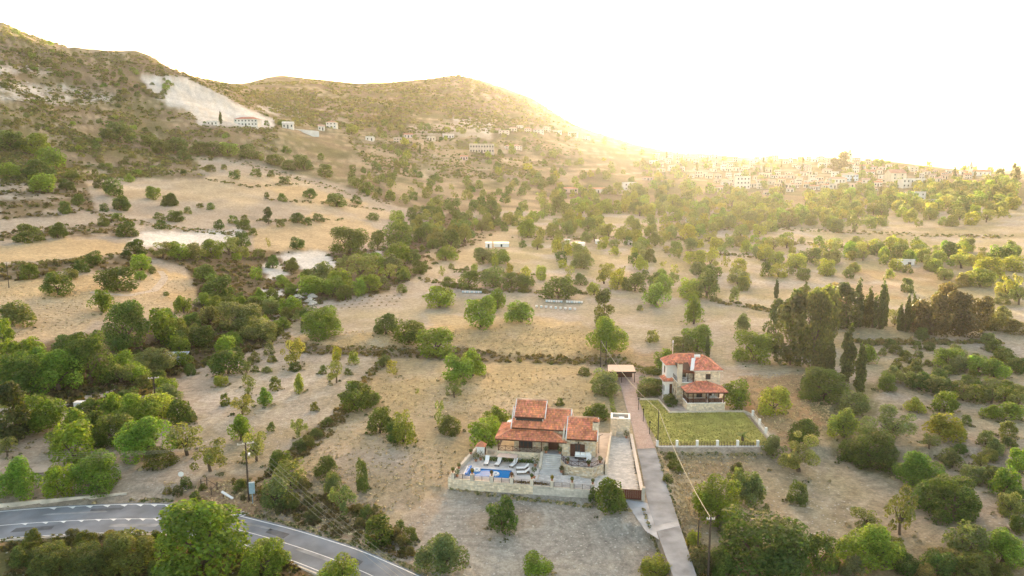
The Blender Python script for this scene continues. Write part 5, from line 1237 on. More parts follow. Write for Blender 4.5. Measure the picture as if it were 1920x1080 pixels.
LIST = """
G 385 1094 176 140|g 496 1092 100 64|b 172 1092 92 62|b 105 1090 90 52|b 250 1080 110 60|g 640 1120 90 50
g 38 940 92 78|g 117 937 64 64|g 185 927 82 70|d 30 840 75 125|g 75 818 84 82|y 112 850 52 45|c 150 832 36 32
g 275 872 112 84|c 215 842 76 66|c 185 836 50 60|g 250 803 76 62|y 300 792 60 52|o 318 766 60 46|g 312 745 44 40|c 165 795 50 44|g 205 790 56 50|c 245 770 50 40
o 352 862 72 66|a 395 892 66 62|b 300 880 60 40|c 340 800 56 50
c 40 750 96 84|g 110 744 104 88|c 172 728 96 100|g 60 694 70 60|c 130 690 80 60|g 12 700 60 60|c 15 760 50 44
c 235 658 86 94|g 300 652 72 74|g 318 626 50 48|o 26 616 64 50|g 6 650 40 56|o 290 706 76 52|o 228 728 56 42|g 343 690 40 30|b 260 690 40 26
c 110 447 38 30|c 123 401 24 26|b 55 455 52 24|c 196 397 19 17|c 227 395 34 22|b 195 424 25 17|c 223 416 24 18|c 238 444 42 30|b 299 412 21 12|c 329 416 34 22|c 303 430 23 19|b 352 401 17 15|b 375 390 14 9|c 396 393 19 13|b 318 386 31 11
c 410 430 20 19|c 437 420 22 17|b 458 415 16 12|c 457 431 27 18|b 474 442 19 15|d 503 421 28 33|c 454 463 32 30|o 305 485 44 32|g 335 487 44 34|o 365 488 46 34|g 400 485 46 36|o 430 480 44 36
c 254 480 42 30|g 265 508 44 32|b 286 513 20 12|g 263 526 27 18|c 178 497 34 26|c 154 512 26 26|o 132 525 32 22|c 54 525 34 30|c 111 556 58 44|c 220 548 68 40|g 191 587 50 42|b 312 555 13 9
c 385 530 48 30|c 410 562 62 48|g 382 575 30 28|c 428 580 38 24|o 395 612 48 38|o 450 628 88 54|c 378 652 52 42|c 333 652 46 32|o 490 640 62 38|b 478 588 42 27|o 508 590 32 32|g 345 590 40 34|c 360 620 44 34
b 526 425 19 15|c 558 418 29 17|c 575 422 20 15|b 597 416 24 14|c 699 414 23 16|c 557 468 33 25|a 503 465 9 20|c 655 478 78 47|c 708 470 32 40|c 747 465 62 52
g 744 415 32 16|c 864 447 52 28|c 812 468 32 22|g 836 490 42 24|c 787 515 33 29|b 847 505 13 12|a 829 520 13 23|b 875 508 11 10|y 892 511 17 19|y 928 500 15 23|y 955 514 17 22
c 842 540 29 22|c 878 542 47 34|c 925 540 52 38|c 958 541 42 30|c 985 541 40 26|o 908 495 46 22|g 936 496 42 22|o 678 528 72 34|g 689 550 54 32|o 605 533 62 34|g 633 547 62 32|g 583 556 62 34|g 625 556 52 18|o 730 525 37 30|c 757 525 27 22|o 736 506 42 18|b 753 550 23 19|o 719 536 24 22|g 744 492 52 18|c 775 489 32 18|o 650 510 50 26|g 700 505 46 24
g 544 589 47 36|g 483 580 37 24|o 508 592 30 29|c 467 630 56 49|o 494 640 42 32|g 606 637 82 54|c 580 605 42 24|c 725 630 50 44|c 767 648 72 44|g 817 671 72 40|b 843 640 15 9|g 825 580 62 43|g 901 618 69 62|g 932 582 45 41|g 977 608 58 42|b 980 549 22 13
a 553 690 44 52|b 554 697 26 16|y 630 678 21 29|y 662 684 21 27|b 510 680 18 15|b 479 699 16 13|o 460 727 21 29|o 472 743 21 35|b 517 733 23 27|y 561 738 26 39|g 496 764 32 36|b 423 762 23 25|a 455 782 42 44|c 428 706 62 50|y 415 727 30 23|o 500 700 20 14
b 605 702 17 17|a 631 721 32 42|b 653 704 14 14|b 589 771 17 19|b 508 810 17 19|o 720 690 32 24|a 738 707 24 31|c 669 777 72 57|c 697 763 38 26|a 561 823 34 40|b 577 840 32 24|b 560 848 28 24|b 593 822 26 18|b 612 800 24 16
g 451 831 44 52|a 481 872 58 62|c 528 887 50 42|o 518 957 66 52|o 545 922 66 54|c 610 901 46 44|o 642 970 54 62|o 626 930 36 44|b 681 923 25 62|c 712 817 50 52|y 757 838 54 62|c 740 834 36 40|o 822 800 24 50|b 845 816 48 32|g 860 722 64 54|g 886 710 52 57|o 852 749 36 36|c 710 1027 58 58|o 832 1088 96 78|a 783 740 10 12
g 914 848 74 62|g 932 812 56 50|b 1050 762 16 18|c 1118 792 48 34|o 1133 742 56 50|b 1095 705 24 16
c 941 1005 62 65|c 1144 966 62 68|b 1113 944 24 30|g 1008 1086 57 42|y 1228 1092 62 34|g 1345 990 92 88|o 1378 948 46 68|o 1404 952 62 62|y 1303 1036 38 38|b 1258 868 26 16|b 1252 905 22 16|b 1265 885 30 14
g 1060 700 1 1|c 1047 563 66 40|c 1089 536 28 24|a 1070 528 22 32|a 1133 534 42 38|y 1157 544 37 40|c 1190 548 42 38|y 1114 555 28 26|t 1131 616 48 72|g 1134 668 84 74|g 1231 576 54 45|b 1200 583 14 12|g 1242 551 36 37|g 1239 526 27 22
g 1291 562 47 42|c 1325 561 52 54|c 1316 519 42 24|g 1300 611 50 58|g 1305 662 54 54|p 1327 674 7 52|o 1280 664 44 35|o 1225 643 24 26|g 1245 694 46 42|o 1392 624 36 38|g 1412 684 80 64|o 1378 567 22 34|o 1384 535 47 26|y 1386 510 30 26|a 1332 503 34 30|a 1361 503 18 24|y 1303 499 44 24|o 1294 469 27 23|c 1268 476 28 25|o 1344 464 23 15|o 1390 464 31 17|o 1228 462 32 30|o 1352 479 31 19|y 1200 508 29 29|o 1211 487 28 20|o 1197 476 27 23|o 1089 485 36 26|o 1094 506 46 24|y 1064 481 20 24|y 1044 473 21 30|y 1014 526 26 28|y 985 523 19 24|a 1161 461 14 24|c 1175 545 22 26
c 1216 735 40 30|c 1232 742 36 30|b 1255 760 30 24|b 1247 745 14 14|b 1271 742 12 10
o 1450 470 39 24|y 1475 466 27 20|o 1567 470 36 24|c 1544 475 20 17|c 1597 476 32 20|o 1611 465 32 19|c 1646 480 36 24|c 1686 480 38 24|o 1728 479 32 22|c 1522 493 38 28|o 1558 497 40 28|y 1549 518 38 32|y 1597 489 24 20|y 1601 512 28 20|y 1436 490 34 32|y 1456 497 30 26|y 1493 504 38 30|c 1436 519 24 28|y 1460 521 38 26|c 1505 526 32 24|y 1655 497 20 22|y 1680 508 28 24|y 1668 523 24 20|o 1747 501 32 28|c 1783 485 47 32|o 1803 505 40 28|o 1772 526 34 22|y 1811 534 28 26|y 1839 540 52 28|y 1856 521 52 38|c 1872 495 50 32|y 1900 510 40 30
a 1887 566 40 52|a 1910 574 42 44|p 1607 614 16 96|p 1628 615 14 80|p 1651 618 14 98|p 1660 612 8 82|p 1639 615 11 68|p 1617 612 9 64|p 1686 620 10 54|p 1699 623 10 76|p 1710 621 10 76|p 1718 618 9 66|p 1692 621 9 48|p 1704 620 8 58
r 1745 632 62 78|r 1792 634 84 90|r 1832 622 54 64|r 1726 626 40 60|r 1770 620 60 86|d 1548 650 66 110|d 1582 622 72 92|r 1560 600 60 70|d 1482 690 74 140|d 1528 700 84 150|d 1452 648 56 84|d 1500 650 60 110|p 1455 560 10 40|p 1510 560 10 36|p 1555 708 22 76
p 1587 717 25 114|p 1611 742 18 104|g 1628 682 38 35|b 1681 665 27 19|b 1669 654 26 16|b 1701 681 23 23|b 1722 671 17 14|b 1742 658 25 18|b 1740 687 15 13|b 1717 701 23 14|b 1764 705 15 13|b 1728 637 31 16
g 1775 690 56 38|o 1805 700 46 32|g 1835 706 50 38|g 1865 712 50 40|o 1790 678 44 26|c 1885 690 48 30|c 1905 702 44 30|c 1862 662 34 24|c 1880 675 34 24|c 1898 688 30 22|o 1850 645 30 22|s 1870 622 50 26|s 1905 628 40 24
o 1675 718 44 30|c 1662 735 40 34|o 1700 728 46 36|c 1725 735 48 38|o 1752 742 48 38|c 1778 748 50 38|o 1806 756 50 38|c 1832 756 46 36|o 1858 762 50 40|c 1885 758 44 36|o 1910 768 44 40|c 1820 735 40 28|o 1850 738 40 26|c 1880 740 40 28|o 1905 745 34 26|c 1760 722 40 24|o 1700 710 34 18
c 1546 757 92 62|c 1520 740 50 36|o 1600 780 62 48|y 1715 774 40 26|g 1770 776 48 42|g 1860 790 44 30|g 1895 792 50 34
y 1583 827 62 62|o 1668 840 97 60|y 1765 830 67 54|o 1742 846 42 26|g 1803 821 16 21|c 1507 834 60 46|y 1448 782 62 56|o 1498 897 98 66|o 1450 860 50 40|b 1495 948 40 44
c 1632 882 102 54|c 1600 870 60 44|g 1715 922 102 72|o 1783 882 50 37|c 1799 853 29 19|a 1836 887 44 38|o 1823 910 52 27|c 1783 984 112 88|c 1740 960 70 60|b 1890 841 31 23|g 1910 887 42 46|g 1880 942 62 62|c 1905 960 40 40|c 1910 1005 34 36|o 1687 1012 64 88|o 1622 997 58 42|g 1634 1084 118 90|c 1425 1092 168 100|o 1811 1058 72 68|g 1876 1076 102 68|c 1700 1085 50 40|s 1770 1070 60 40
c 214 368 36 35|c 228 393 36 27|g 288 374 27 25|c 319 386 30 23|b 185 352 26 17|g 243 342 21 17|b 124 400 25 22|c 146 384 27 21|g 18 332 42 28|c 76 334 52 32|g 97 314 52 36|g 90 362 58 30|c 135 336 27 19|c 126 357 31 21|g 66 287 58 30|c 20 278 52 28
c 305 288 38 23|c 345 300 32 20|c 371 288 36 24|c 400 292 42 26|g 430 292 40 24|c 466 297 40 20|c 225 267 58 29|c 280 275 36 20|c 332 284 40 24|c 486 300 24 16|c 515 309 32 18|c 538 288 22 14|c 561 305 24 15|c 570 318 36 26|c 610 332 36 22|c 540 318 28 18|c 602 300 14 14|c 480 330 20 14|b 395 322 22 13|c 440 336 22 18|b 508 332 15 14|b 420 318 12 10|c 533 345 22 14|b 640 372 10 8
c 580 372 28 18|c 632 388 40 24|c 530 378 20 16|b 500 370 12 10|c 668 382 24 16|g 688 366 14 12
p 414 232 9 26|c 500 236 11 11|b 470 234 12 9|p 752 262 9 24|p 787 288 8 18|p 1870 0 1 1|g 660 250 26 15|c 530 238 22 14
"""
for e in LIST.replace('\n', '|').split('|'):
    e = e.split()
    if len(e) == 5 and float(e[3]) > 2: plant_px(e[0], *map(float, e[1:]))
N_LISTED = len(PLANTS)
# the rest, spread over the land by kind of ground
occ = {}
def _key(x, y): return int(x // 12), int(y // 12)
for p in PLANTS: occ.setdefault(_key(p['x'], p['y']), []).append((p['x'], p['y'], p['w']))
NOGO = [ROAD_POLY, LANE_POLY, [toA(-1,-1),toA(28,-1),toA(27,25),toA(-1,22)], [(23,112),(45,112),(46,150),(22,158)]]
def free(x, y, w, f=.36):
    kx, ky = _key(x, y)
    for i in (-1, 0, 1):
        for j in (-1, 0, 1):
            for (a, b, c) in occ.get((kx+i, ky+j), ()):
                if (a-x)**2 + (b-y)**2 < (f*(c+w))**2: return False
    return not any(in_poly(x, y, q) for q in NOGO)
def spread(poly, n, kinds, w0, w1, asp=(.75, 1.05), f=.36, tries=12, rowsy=None):
    xs = [p[0] for p in poly]; ys = [p[1] for p in poly]; made = 0; t = 0
    while made < n and t < n * tries:
        t += 1; px, py = rt.uniform(min(xs), max(xs)), rt.uniform(min(ys), max(ys))
        if not in_poly(px, py, poly): continue
        p = at(px, py); w = rt.uniform(w0, w1)
        if p[1] > 1650 or not free(p[0], p[1], w, f): continue
        k = rt.choice(kinds); plant(k, *p, w, w * rt.uniform(*asp)); occ.setdefault(_key(p[0], p[1]), []).append((p[0], p[1], w)); made += 1
spread([(760,395),(860,380),(1000,395),(960,430),(860,465),(770,470),(740,430)], 60, 'cckko', 6, 10, f=.28)
spread([(640,340),(760,330),(1060,350),(1050,392),(860,378),(760,395),(680,370)], 56, 'ccoo', 6, 10, f=.3)
spread([(960,395),(1300,385),(1900,395),(1900,420),(1500,440),(1300,450),(960,445)], 150, 'okykagk', 6.5, 10.5, f=.28)
spread([(1040,362),(1300,352),(1480,372),(1900,345),(1900,395),(1500,420),(1040,400)], 230, 'gkkyack', 8, 12.5, f=.24)
spread([(1000,440),(1220,440),(1450,455),(1900,470),(1900,520),(1700,495),(1500,480),(1230,470),(1000,470)], 70, 'kyago', 4.5, 8)
spread([(960,455),(1240,445),(1480,470),(1500,520),(1330,560),(1180,545),(1000,520)], 34, 'oaycb', 3.5, 6.5)
spread([(1480,470),(1900,480),(1900,535),(1500,520)], 22, 'oaycb', 3.5, 6.5)
spread([(1700,350),(1900,345),(1900,385),(1750,390)], 40, 'og', 8, 12, f=.25)
spread([(700,235),(1120,250),(1250,300),(1300,350),(1040,355),(740,325)], 95, 'okcoy', 6, 11, f=.3)
spread([(1200,290),(1900,315),(1900,345),(1480,362),(1220,345)], 95, 'gkakg', 6, 11, f=.24)
spread([(1200,290),(1900,315),(1900,345),(1480,362),(1220,345)], 16, 'p', 2.5, 4, (3.2, 4.5), f=.25)
spread([(760,400),(900,420),(760,560),(600,570),(520,640),(420,700),(250,740),(240,690),(380,600),(370,520),(470,475),(620,500)], 58, 'ckoggb', 3.0, 6.0, f=.27)
spread([(0,690),(200,640),(330,700),(250,800),(130,880),(0,860)], 9, 'cgog', 3.5, 6.5, f=.27)
spread([(0,120),(240,150),(330,190),(440,250),(360,300),(380,330),(150,330),(0,345)], 100, 'bsbcg', 3.5, 7, (.5, .8), f=.3)
spread([(0,45),(150,105),(300,125),(345,180),(250,190),(0,120)], 70, 'bcgb', 4, 9, (.45, .75), f=.3)
spread([(650,320),(760,300),(800,340),(700,360)], 20, 'cb', 4, 7, f=.3)
spread([(560,575),(640,600),(540,640),(500,690),(430,720),(470,650)], 18, 'sbo', 2.2, 4.0, f=.3)
spread([(1480,560),(1900,530),(1900,620),(1850,640),(1700,640)], 14, 'osb', 4, 6)
spread([(1650,650),(1900,650),(1900,720),(1650,700)], 16, 'b', 1.4, 2.6)
spread([(1700,790),(1900,800),(1900,1000),(1800,900)], 10, 'bo', 1.8, 4)
spread([(1240,860),(1500,900),(1480,1050),(1310,1060)], 6, 'bs', 1.0, 2.2)
spread([(0,1015),(300,1010),(480,1040),(600,1090),(0,1090)], 14, 'bsb', 1.4, 2.8, f=.3)
spread([(1300,1050),(1900,1040),(1900,1090),(1300,1090)], 16, 'bsc', 2.0, 4.5, f=.3)
spread([(540,900),(700,960),(840,1050),(860,1090),(700,1020),(500,960)], 16, 'sbs', 1.2, 2.6, f=.3)
spread([(300,905),(470,900),(470,945),(300,945)], 8, 'sb', 1.0, 2.0, f=.3)
spread([(1880,340),(1905,340),(1905,352),(1880,352)], 1, 'd', 10, 12, (1.6, 1.8))
# the big dark village tree beside the bell tower
plant_px('d', 1580, 318, 36, 34); plant_px('d', 1562, 320, 26, 24)
plant_px('d', 1899, 330, 12, 24); plant_px('y', 1805, 325, 13, 14)
for X_, Y_, h_ in ((1447,297,13),(1471,296,7),(1506,296,7),(1270,290,12),(1290,291,14),(1646,308,10),(1430,297,8),(1650,366,22),(1470,365,30),(1463,362,20),(1526,355,18)): plant_px('p', X_, Y_, h_*.3, h_)
for X_ in (832, 852, 856, 864, 870, 846, 880): plant_px('p' if X_ % 2 else 'd', X_, 142 + abs(X_-858)*.08, 4, rt.uniform(4, 8))

# ground cover that no one could count: joined, each clump real leaves
def cover(name, poly_list, n, w0, w1, hgt, cols, leaf=.42, per=16, ymax=1650, fade=None, avoid=True, seed=1, label=None, keep=None, mat=None, at_pts=None):
    g = np.random.default_rng(seed); Ps, Ws = [], []
    if at_pts: Ps = list(at_pts); Ws = [rt.uniform(w0, w1) for _ in Ps]
    for poly, share in (poly_list or []):
        xs = [p[0] for p in poly]; ys = [p[1] for p in poly]; want = int(n * share); got = 0; t = 0
        while got < want and t < want * 15:
            t += 1; px, py = rt.uniform(min(xs), max(xs)), rt.uniform(min(ys), max(ys))
            if not in_poly(px, py, poly): continue
            p = at(px, py)
            if p[1] > ymax or (avoid and any(in_poly(p[0], p[1], q) for q in NOGO)): continue
            if keep and not keep(p): continue
            Ps.append(p); Ws.append(rt.uniform(w0, w1)); got += 1
    P0 = np.repeat(np.array(Ps), per, 0); w = np.repeat(np.array(Ws), per); m = len(P0)
    d = g.normal(size=(m, 3)); d[:, 2] = np.abs(d[:, 2]) + .1; d /= np.linalg.norm(d, axis=1)[:, None]
    P = P0 + d * (w * .5 * (.55 + .45 * g.random(m)))[:, None] * np.array([1, 1, hgt]); P[:, 2] = np.maximum(P[:, 2], P0[:, 2] + .02)
    N = d + g.normal(size=(m, 3)) * .6; N /= np.linalg.norm(N, axis=1)[:, None]; U = np.cross(N, g.normal(size=(m, 3))); U /= np.linalg.norm(U, axis=1)[:, None]; V = np.cross(N, U)
    c = np.array(cols)[np.repeat(g.integers(0, len(cols), len(Ps)), per)] * (.65 + .7 * g.random(m))[:, None]
    me = quads_mesh(name, P, U, V, N, w * leaf * (.6 + .8 * g.random(m)), c, mat or M_LEAF); o = link(name, me); o.color = (1, 1, 1, 1); tag(o, kind='stuff'); return o
CL1, CL2 = fbm(XX / 28, YY / 28, 3), fbm(XX / 55, YY / 55, 3)
def patchy(G, p): return G[min(len(Ys) - 1, int(np.interp(math.log(p[1]), lY, np.arange(len(Ys))))), min(NU - 1, max(0, int((p[0] / p[1] - U0) / (U1 - U0) * (NU - 1))))]
HS = [(.10,.12,.045),(.13,.125,.055),(.14,.12,.065),(.085,.10,.035),(.16,.16,.06)]
WHT = lambda p: not any(in_poly(*project(p[0], p[1], p[2]), q) for q in ([(262,143),(340,144),(400,170),(470,206),(512,224),(516,240),(440,238),(372,234),(358,210),(318,198),(282,176)], [(515,480),(600,470),(632,503),(590,507),(545,496)], [(489,497),(520,489),(540,516),(505,524)], [(238,455),(270,434),(450,428),(462,438),(310,466)], [(668,487),(712,468),(718,490),(690,493)]))
cover('hillside_scrub', [([(0,30),(60,62),(150,92),(300,104),(345,124),(440,255),(380,330),(0,345)], .62), ([(345,135),(450,160),(520,240),(520,290),(440,255)], .1), ([(640,250),(1100,260),(1040,340),(700,330)], .28)], 6000, 1.8, 4.6, .75, HS, per=14, seed=3, keep=lambda p: WHT(p) and patchy(CL1, p) > rt.uniform(.33, .62))
cover('mountain_scrub', [([(430,165),(530,143),(680,160),(860,142),(1000,185),(1100,250),(760,250),(520,235)], 1)], 4200, 3.5, 8, .6, HS, per=11, seed=4, keep=lambda p: WHT(p) and patchy(CL2, p) > rt.uniform(.33, .62))
cover('gully_scrub', [([(240,470),(470,470),(620,478),(760,460),(840,400),(960,420),(760,530),(700,556),(590,572),(520,632),(500,650),(330,705),(240,760),(60,760),(200,680),(340,612),(375,560),(350,500)], .8), ([(0,340),(160,335),(180,400),(0,412)], .08), ([(0,500),(140,488),(240,476),(290,495),(0,530)], .06), ([(0,437),(220,412),(250,435),(0,452)], .06)], 2300, 1.0, 2.8, .8, [(.085,.08,.04),(.11,.09,.05),(.075,.085,.03),(.10,.075,.045)], per=16, seed=5, keep=WHT)
cover('bank_scrub', [([(520,640),(640,650),(830,652),(1000,666),(1180,670),(1180,688),(1000,682),(840,674),(560,664)], .34), ([(715,670),(725,678),(640,800),(530,890),(500,880),(610,790)], .18), ([(0,1012),(300,1006),(480,1032),(620,1092),(0,1092)], .3), ([(430,905),(520,885),(700,965),(800,1060),(560,985)], .18)], 1500, .5, 1.4, .9, [(.10,.085,.045),(.13,.10,.055),(.085,.09,.035),(.15,.11,.06)], per=16, seed=6)
cover('dry_grass', [([(505,628),(640,622),(1092,612),(1180,640),(1185,668),(1000,668),(640,652)], .22), ([(1385,705),(1510,700),(1560,725),(1560,790),(1500,850),(1430,800)], .16), ([(0,528),(215,508),(352,520),(366,592),(190,602),(0,640)], .16), ([(1225,850),(1440,852),(1300,920),(1330,1090),(1290,1090)], .12), ([(690,712),(1100,684),(1150,790),(950,790),(640,775)], .14), ([(640,775),(900,860),(700,1000),(540,900)], .1), ([(300,905),(480,900),(700,960),(680,1010),(560,985),(430,960)], .1)], 7500, .2, .6, .8, [(.56,.43,.25),(.50,.38,.21),(.60,.48,.28),(.42,.33,.19)], leaf=.5, per=9, ymax=260, seed=8, mat=M_TUFT)
# scrub and dry growth round the feet of the nearer trees
UG = [p for p in PLANTS if p['y'] < 215 and p['w'] > 1.6]
_ug = [([(p['px']-1, p['py']-1), (p['px']+1, p['py']-1), (p['px']+1, p['py']+1), (p['px']-1, p['py']+1)], p) for p in UG]
def feet():
    Ps = []
    for p in UG:
        for _ in range(7):
            a = rt.uniform(0, 6.28); q = p['w'] * rt.uniform(.35, .62); x, y = p['x'] + q*math.cos(a), p['y'] + q*math.sin(a)
            if not any(in_poly(x, y, z) for z in NOGO): Ps.append((x, y, gz(x, y)))
    return Ps
cover('undergrowth', None, 0, .35, 1.1, .7, [(.16,.15,.07),(.28,.23,.12),(.12,.13,.05),(.36,.29,.16)], leaf=.45, per=11, seed=19, mat=M_TUFT, at_pts=feet())
# hedgerows on the terrace edges, weeds along the lane and the road
def ribbon(pts, hw): 
    p = np.array(pts, float); return [((float(a[0]), float(a[1]-hw)), (float(b[0]), float(b[1]-hw)), (float(b[0]), float(b[1]+hw)), (float(a[0]), float(a[1]+hw))) for a, b in zip(p[:-1], p[1:])]
def hedgerow_polys(lines):
    out = []
    for pts, hw in lines:
        for q in ribbon(pts, hw): out.append((q, abs(q[1][0]-q[0][0]) + abs(q[1][1]-q[0][1])))
    t = sum(w for _, w in out); return [(q, w / t) for q, w in out]
cover('hedgerow_scrub', hedgerow_polys([([(780,522),(900,547),(1100,550)],3),([(960,447),(1220,447),(1500,457),(1700,470)],3),([(1240,472),(1400,480),(1500,505)],3),([(1230,428),(1480,430),(1700,440),(1900,445)],3),([(850,508),(1010,517)],3),
    ([(180,402),(240,414),(320,428),(470,442)],4),([(480,415),(640,412)],2),([(500,374),(620,382),(720,394)],2),([(430,299),(500,318),(560,336),(640,358),(730,380)],5),([(0,362),(90,360),(160,366)],3),([(0,386),(100,384)],3),([(0,345),(160,338)],4),
    ([(1600,470),(1920,490)],4),([(1330,562),(1470,588),(1530,640)],4),([(1600,644),(1880,642)],4),([(1180,688),(1240,700)],4),([(385,336),(470,350),(560,345)],2),([(0,500),(140,490),(240,478)],5)]), 1900, 1.0, 2.6, .75, [(.10,.11,.045),(.13,.115,.06),(.085,.10,.035),(.15,.12,.07)], per=15, seed=12)
cover('verge_weeds', hedgerow_polys([([(1231,842),(1250,902),(1275,985),(1310,1085)],5),([(1206,955),(1225,1010),(1255,1085)],3),([(0,1013),(150,1005),(300,1003)],3),([(440,958),(560,988),(680,1026),(790,1074)],4),([(240,938),(330,940)],3),([(845,918),(1000,938),(1110,950)],3),([(1236,851),(1440,853)],3)]), 900, .25, .7, .8, [(.20,.20,.08),(.34,.28,.14),(.14,.16,.06),(.42,.34,.18)], leaf=.5, per=10, ymax=140, seed=15, avoid=False, mat=M_TUFT)
# loose stones in the fields
def stones(name, polys, n, s0, s1, seed):
    g = np.random.default_rng(seed); V, Fc, Cc = [], [], []
    ic = [(0,0,1),(.9,0,.3),(.28,.85,.3),(-.72,.53,.3),(-.72,-.53,.3),(.28,-.85,.3)]
    for poly, share in polys:
        xs = [p[0] for p in poly]; ys = [p[1] for p in poly]; k = 0; t = 0
        while k < n * share and t < n * 20:
            t += 1; px, py = rt.uniform(min(xs), max(xs)), rt.uniform(min(ys), max(ys))
            if not in_poly(px, py, poly): continue
            p = at(px, py)
            if any(in_poly(p[0], p[1], q) for q in NOGO): continue
            k += 1; s = s0 + (s1 - s0) * rt.random() ** 3; a = rt.uniform(0, 6.28); b = len(V); ca, sa = math.cos(a) * s, math.sin(a) * s
            for x, y, z in ic:
                q = rt.uniform(.75, 1.25); V.append((p[0] + (x*ca - y*sa) * q, p[1] + (x*sa + y*ca) * q, p[2] + z*s*.7*q - .02))
            for i in range(5): Fc.append((b, b+1+i, b+1+(i+1) % 5)); q = rt.uniform(.36,.62); Cc.append((q, q*.92, q*.8))
            for i in range(5): Fc.append((b+1+(i+1)%5, b+1+i, b)) if False else None
    mb = MB(); mb.v = V; mb.f = Fc; mb.m = [0]*len(Fc); mb.c = Cc
    tag(mb.build(name, M_STONE), kind='stuff')
stones('loose_stones', [([(830,900),(1110,945),(1215,950),(1240,1085),(700,1085),(760,960)], .5), ([(330,780),(480,690),(700,680),(540,860),(330,930)], .2), ([(1250,860),(1500,880),(1700,1000),(1330,1040)], .3)], 2600, .05, .22, 2)

stones('rock_outcrop', [([(-60,148),(110,158),(240,188),(150,198),(-60,186)], .55), ([(0,118),(100,126),(90,142),(0,138)], .15), ([(480,195),(580,205),(570,222),(480,210)], .1), ([(540,545),(590,545),(590,580),(550,575)], .1)], 520, .5, 2.6, 6)
from collections import Counter
print('PLANTS', Counter(p['name'] for p in PLANTS))
# ---------------------------------------------------------------- village and scattered houses
M_HW = mat_plain('village_wall', (1,1,1), rough=.9, noise=.12, nscale=.25, attr=True)
M_HR = mat_plain('village_roof', (1,1,1), rough=.9, noise=.25, nscale=.5, attr=True)
HOUSES = []
def house(label, px, py, wpx, hpx, wall=(.62,.58,.52), roof=(.42,.20,.13), rkind='flat', depth=.8, floors=None, rz=None, nwin=None, group=None, extra=None, name='house', cat='house', p=None):
    p = p or at(px, py); m = ppm(p); w, h = wpx / m, hpx / m; d = w * depth if depth < 3 else depth
    H_ = thing(name, label, cat, (p[0], p[1] + d / 2, p[2]), rt.uniform(-.25, .25) - p[0] / p[1] * .6 if rz is None else rz, group)
    hw = h if rkind == 'flat' else h * .74
    mb = MB(); mb.box(-w/2, -d/2, -3, w/2, d/2, hw, 0, wall); mb.build('wall', M_HW, H_)
    mb = MB()
    if rkind == 'flat':
        t = .35; mb.box(-w/2-.15,-d/2-.15,hw+.002,w/2+.15,d/2+.15,hw+.25,0,tuple(.9*k for k in wall)); mb.box(-w/2-.15,-d/2-.15,hw+.251,w/2+.15,-d/2+.1,hw+.8,0,wall)
    elif rkind == 'gable':
        e = .5; z1 = h
        for s_ in (-1, 1): mb.prism([(-w/2-e, min(0, s_*(d/2+e))), (w/2+e, min(0, s_*(d/2+e))), (w/2+e, max(0, s_*(d/2+e))), (-w/2-e, max(0, s_*(d/2+e)))], [hw-.1, hw-.1, z1, z1] if s_ < 0 else [z1, z1, hw-.1, hw-.1], [hw+.1, hw+.1, z1+.2, z1+.2] if s_ < 0 else [z1+.2, z1+.2, hw+.1, hw+.1], 0, roof)
    else:
        e = .5; c = [(-w/2-e,-d/2-e,hw),(w/2+e,-d/2-e,hw),(w/2+e,d/2+e,hw),(-w/2-e,d/2+e,hw)]; r_ = max(0, w/2 - d/2); a, b = (-r_,0,h), (r_,0,h)
        for f in ((c[0],c[1],b,a),(c[2],c[3],a,b)): mb.poly(f,0,roof)
        mb.poly((c[1],c[2],b),0,roof); mb.poly((c[3],c[0],a),0,roof); mb.poly(c[::-1],0,roof)
    mb.build('roof', M_HR, H_)
    if rkind == 'gable':
        mb = MB()
        for x in (-w/2, w/2-.3): mb.prism([(x,-d/2),(x+.3,-d/2),(x+.3,0),(x,0)],hw-.3,[hw-.12,hw-.12,h-.05,h-.05],0,wall); mb.prism([(x,0),(x+.3,0),(x+.3,d/2),(x,d/2)],hw-.3,[h-.05,h-.05,hw-.12,hw-.12],0,wall)
        mb.build('gable', M_HW, H_)
    floors = floors or max(1, int(round(hw / 3.1))); fh = hw / floors; nwin = nwin or max(2, int(w / 3.2))
    wm = MB()
    for f in range(floors):
        for i in range(nwin):
            x = -w/2 + (i + .5) * w / nwin; ww = min(.65, w / nwin * .3); door = (f == 0 and i == nwin // 2)
            z0, z1 = f*fh + (.05 if door else fh*.32), f*fh + fh*.72
            q = MB(); q.box(x-ww,-d/2-.06,z0,x+ww,-d/2-.005,z1,0,(.9,.9,.9)); q.build('door' if door else 'window', M_GLASS, H_)
    HOUSES.append(dict(o=H_, px=px, py=py - hpx / 2, rk=rkind, named=bool(label))); return H_
WP=(.66,.645,.61); CRM=(.62,.55,.45); PNK=(.60,.48,.42); GRY=(.50,.48,.46)
house('wide white two storey house with red roof at the foot of the quarried slope', 461, 236, 44, 17, WP, (.42,.17,.12), 'hip', .5, 2, 0)
house('low white shed with a flat dark roof beside the slim conifer under the quarried slope', 398, 234, 20, 6, WP, (.3,.15,.12), 'flat', .5, 1, 0)
house('white gabled house just beyond the white quarried slope', 538, 241, 20, 13, WP, (.66,.64,.60), 'gable', .9, 1, .2)
house('square white house with a tiled roof above the long white wall', 621, 240, 19, 14, WP, (.50,.30,.22), 'hip', .8, 2, 0)
house('small white cottage beside the square white house above the long white wall', 602, 245, 11, 11, WP, (.55,.40,.32), 'gable', .9, 1, .1)
house('little white flat roofed hut with a roof tank on the lower mountain slope', 693, 264, 15, 7, WP, WP, 'flat', .8, 1, 0)
house('pale house with a tiled gable on the slope below the quarried scar', 840, 259, 20, 8, WP, (.60,.55,.50), 'gable', .7, 1, .2)
house('small tan flat roofed house below the quarried scar', 808, 264, 16, 7, CRM, CRM, 'flat', .7, 1, 0)
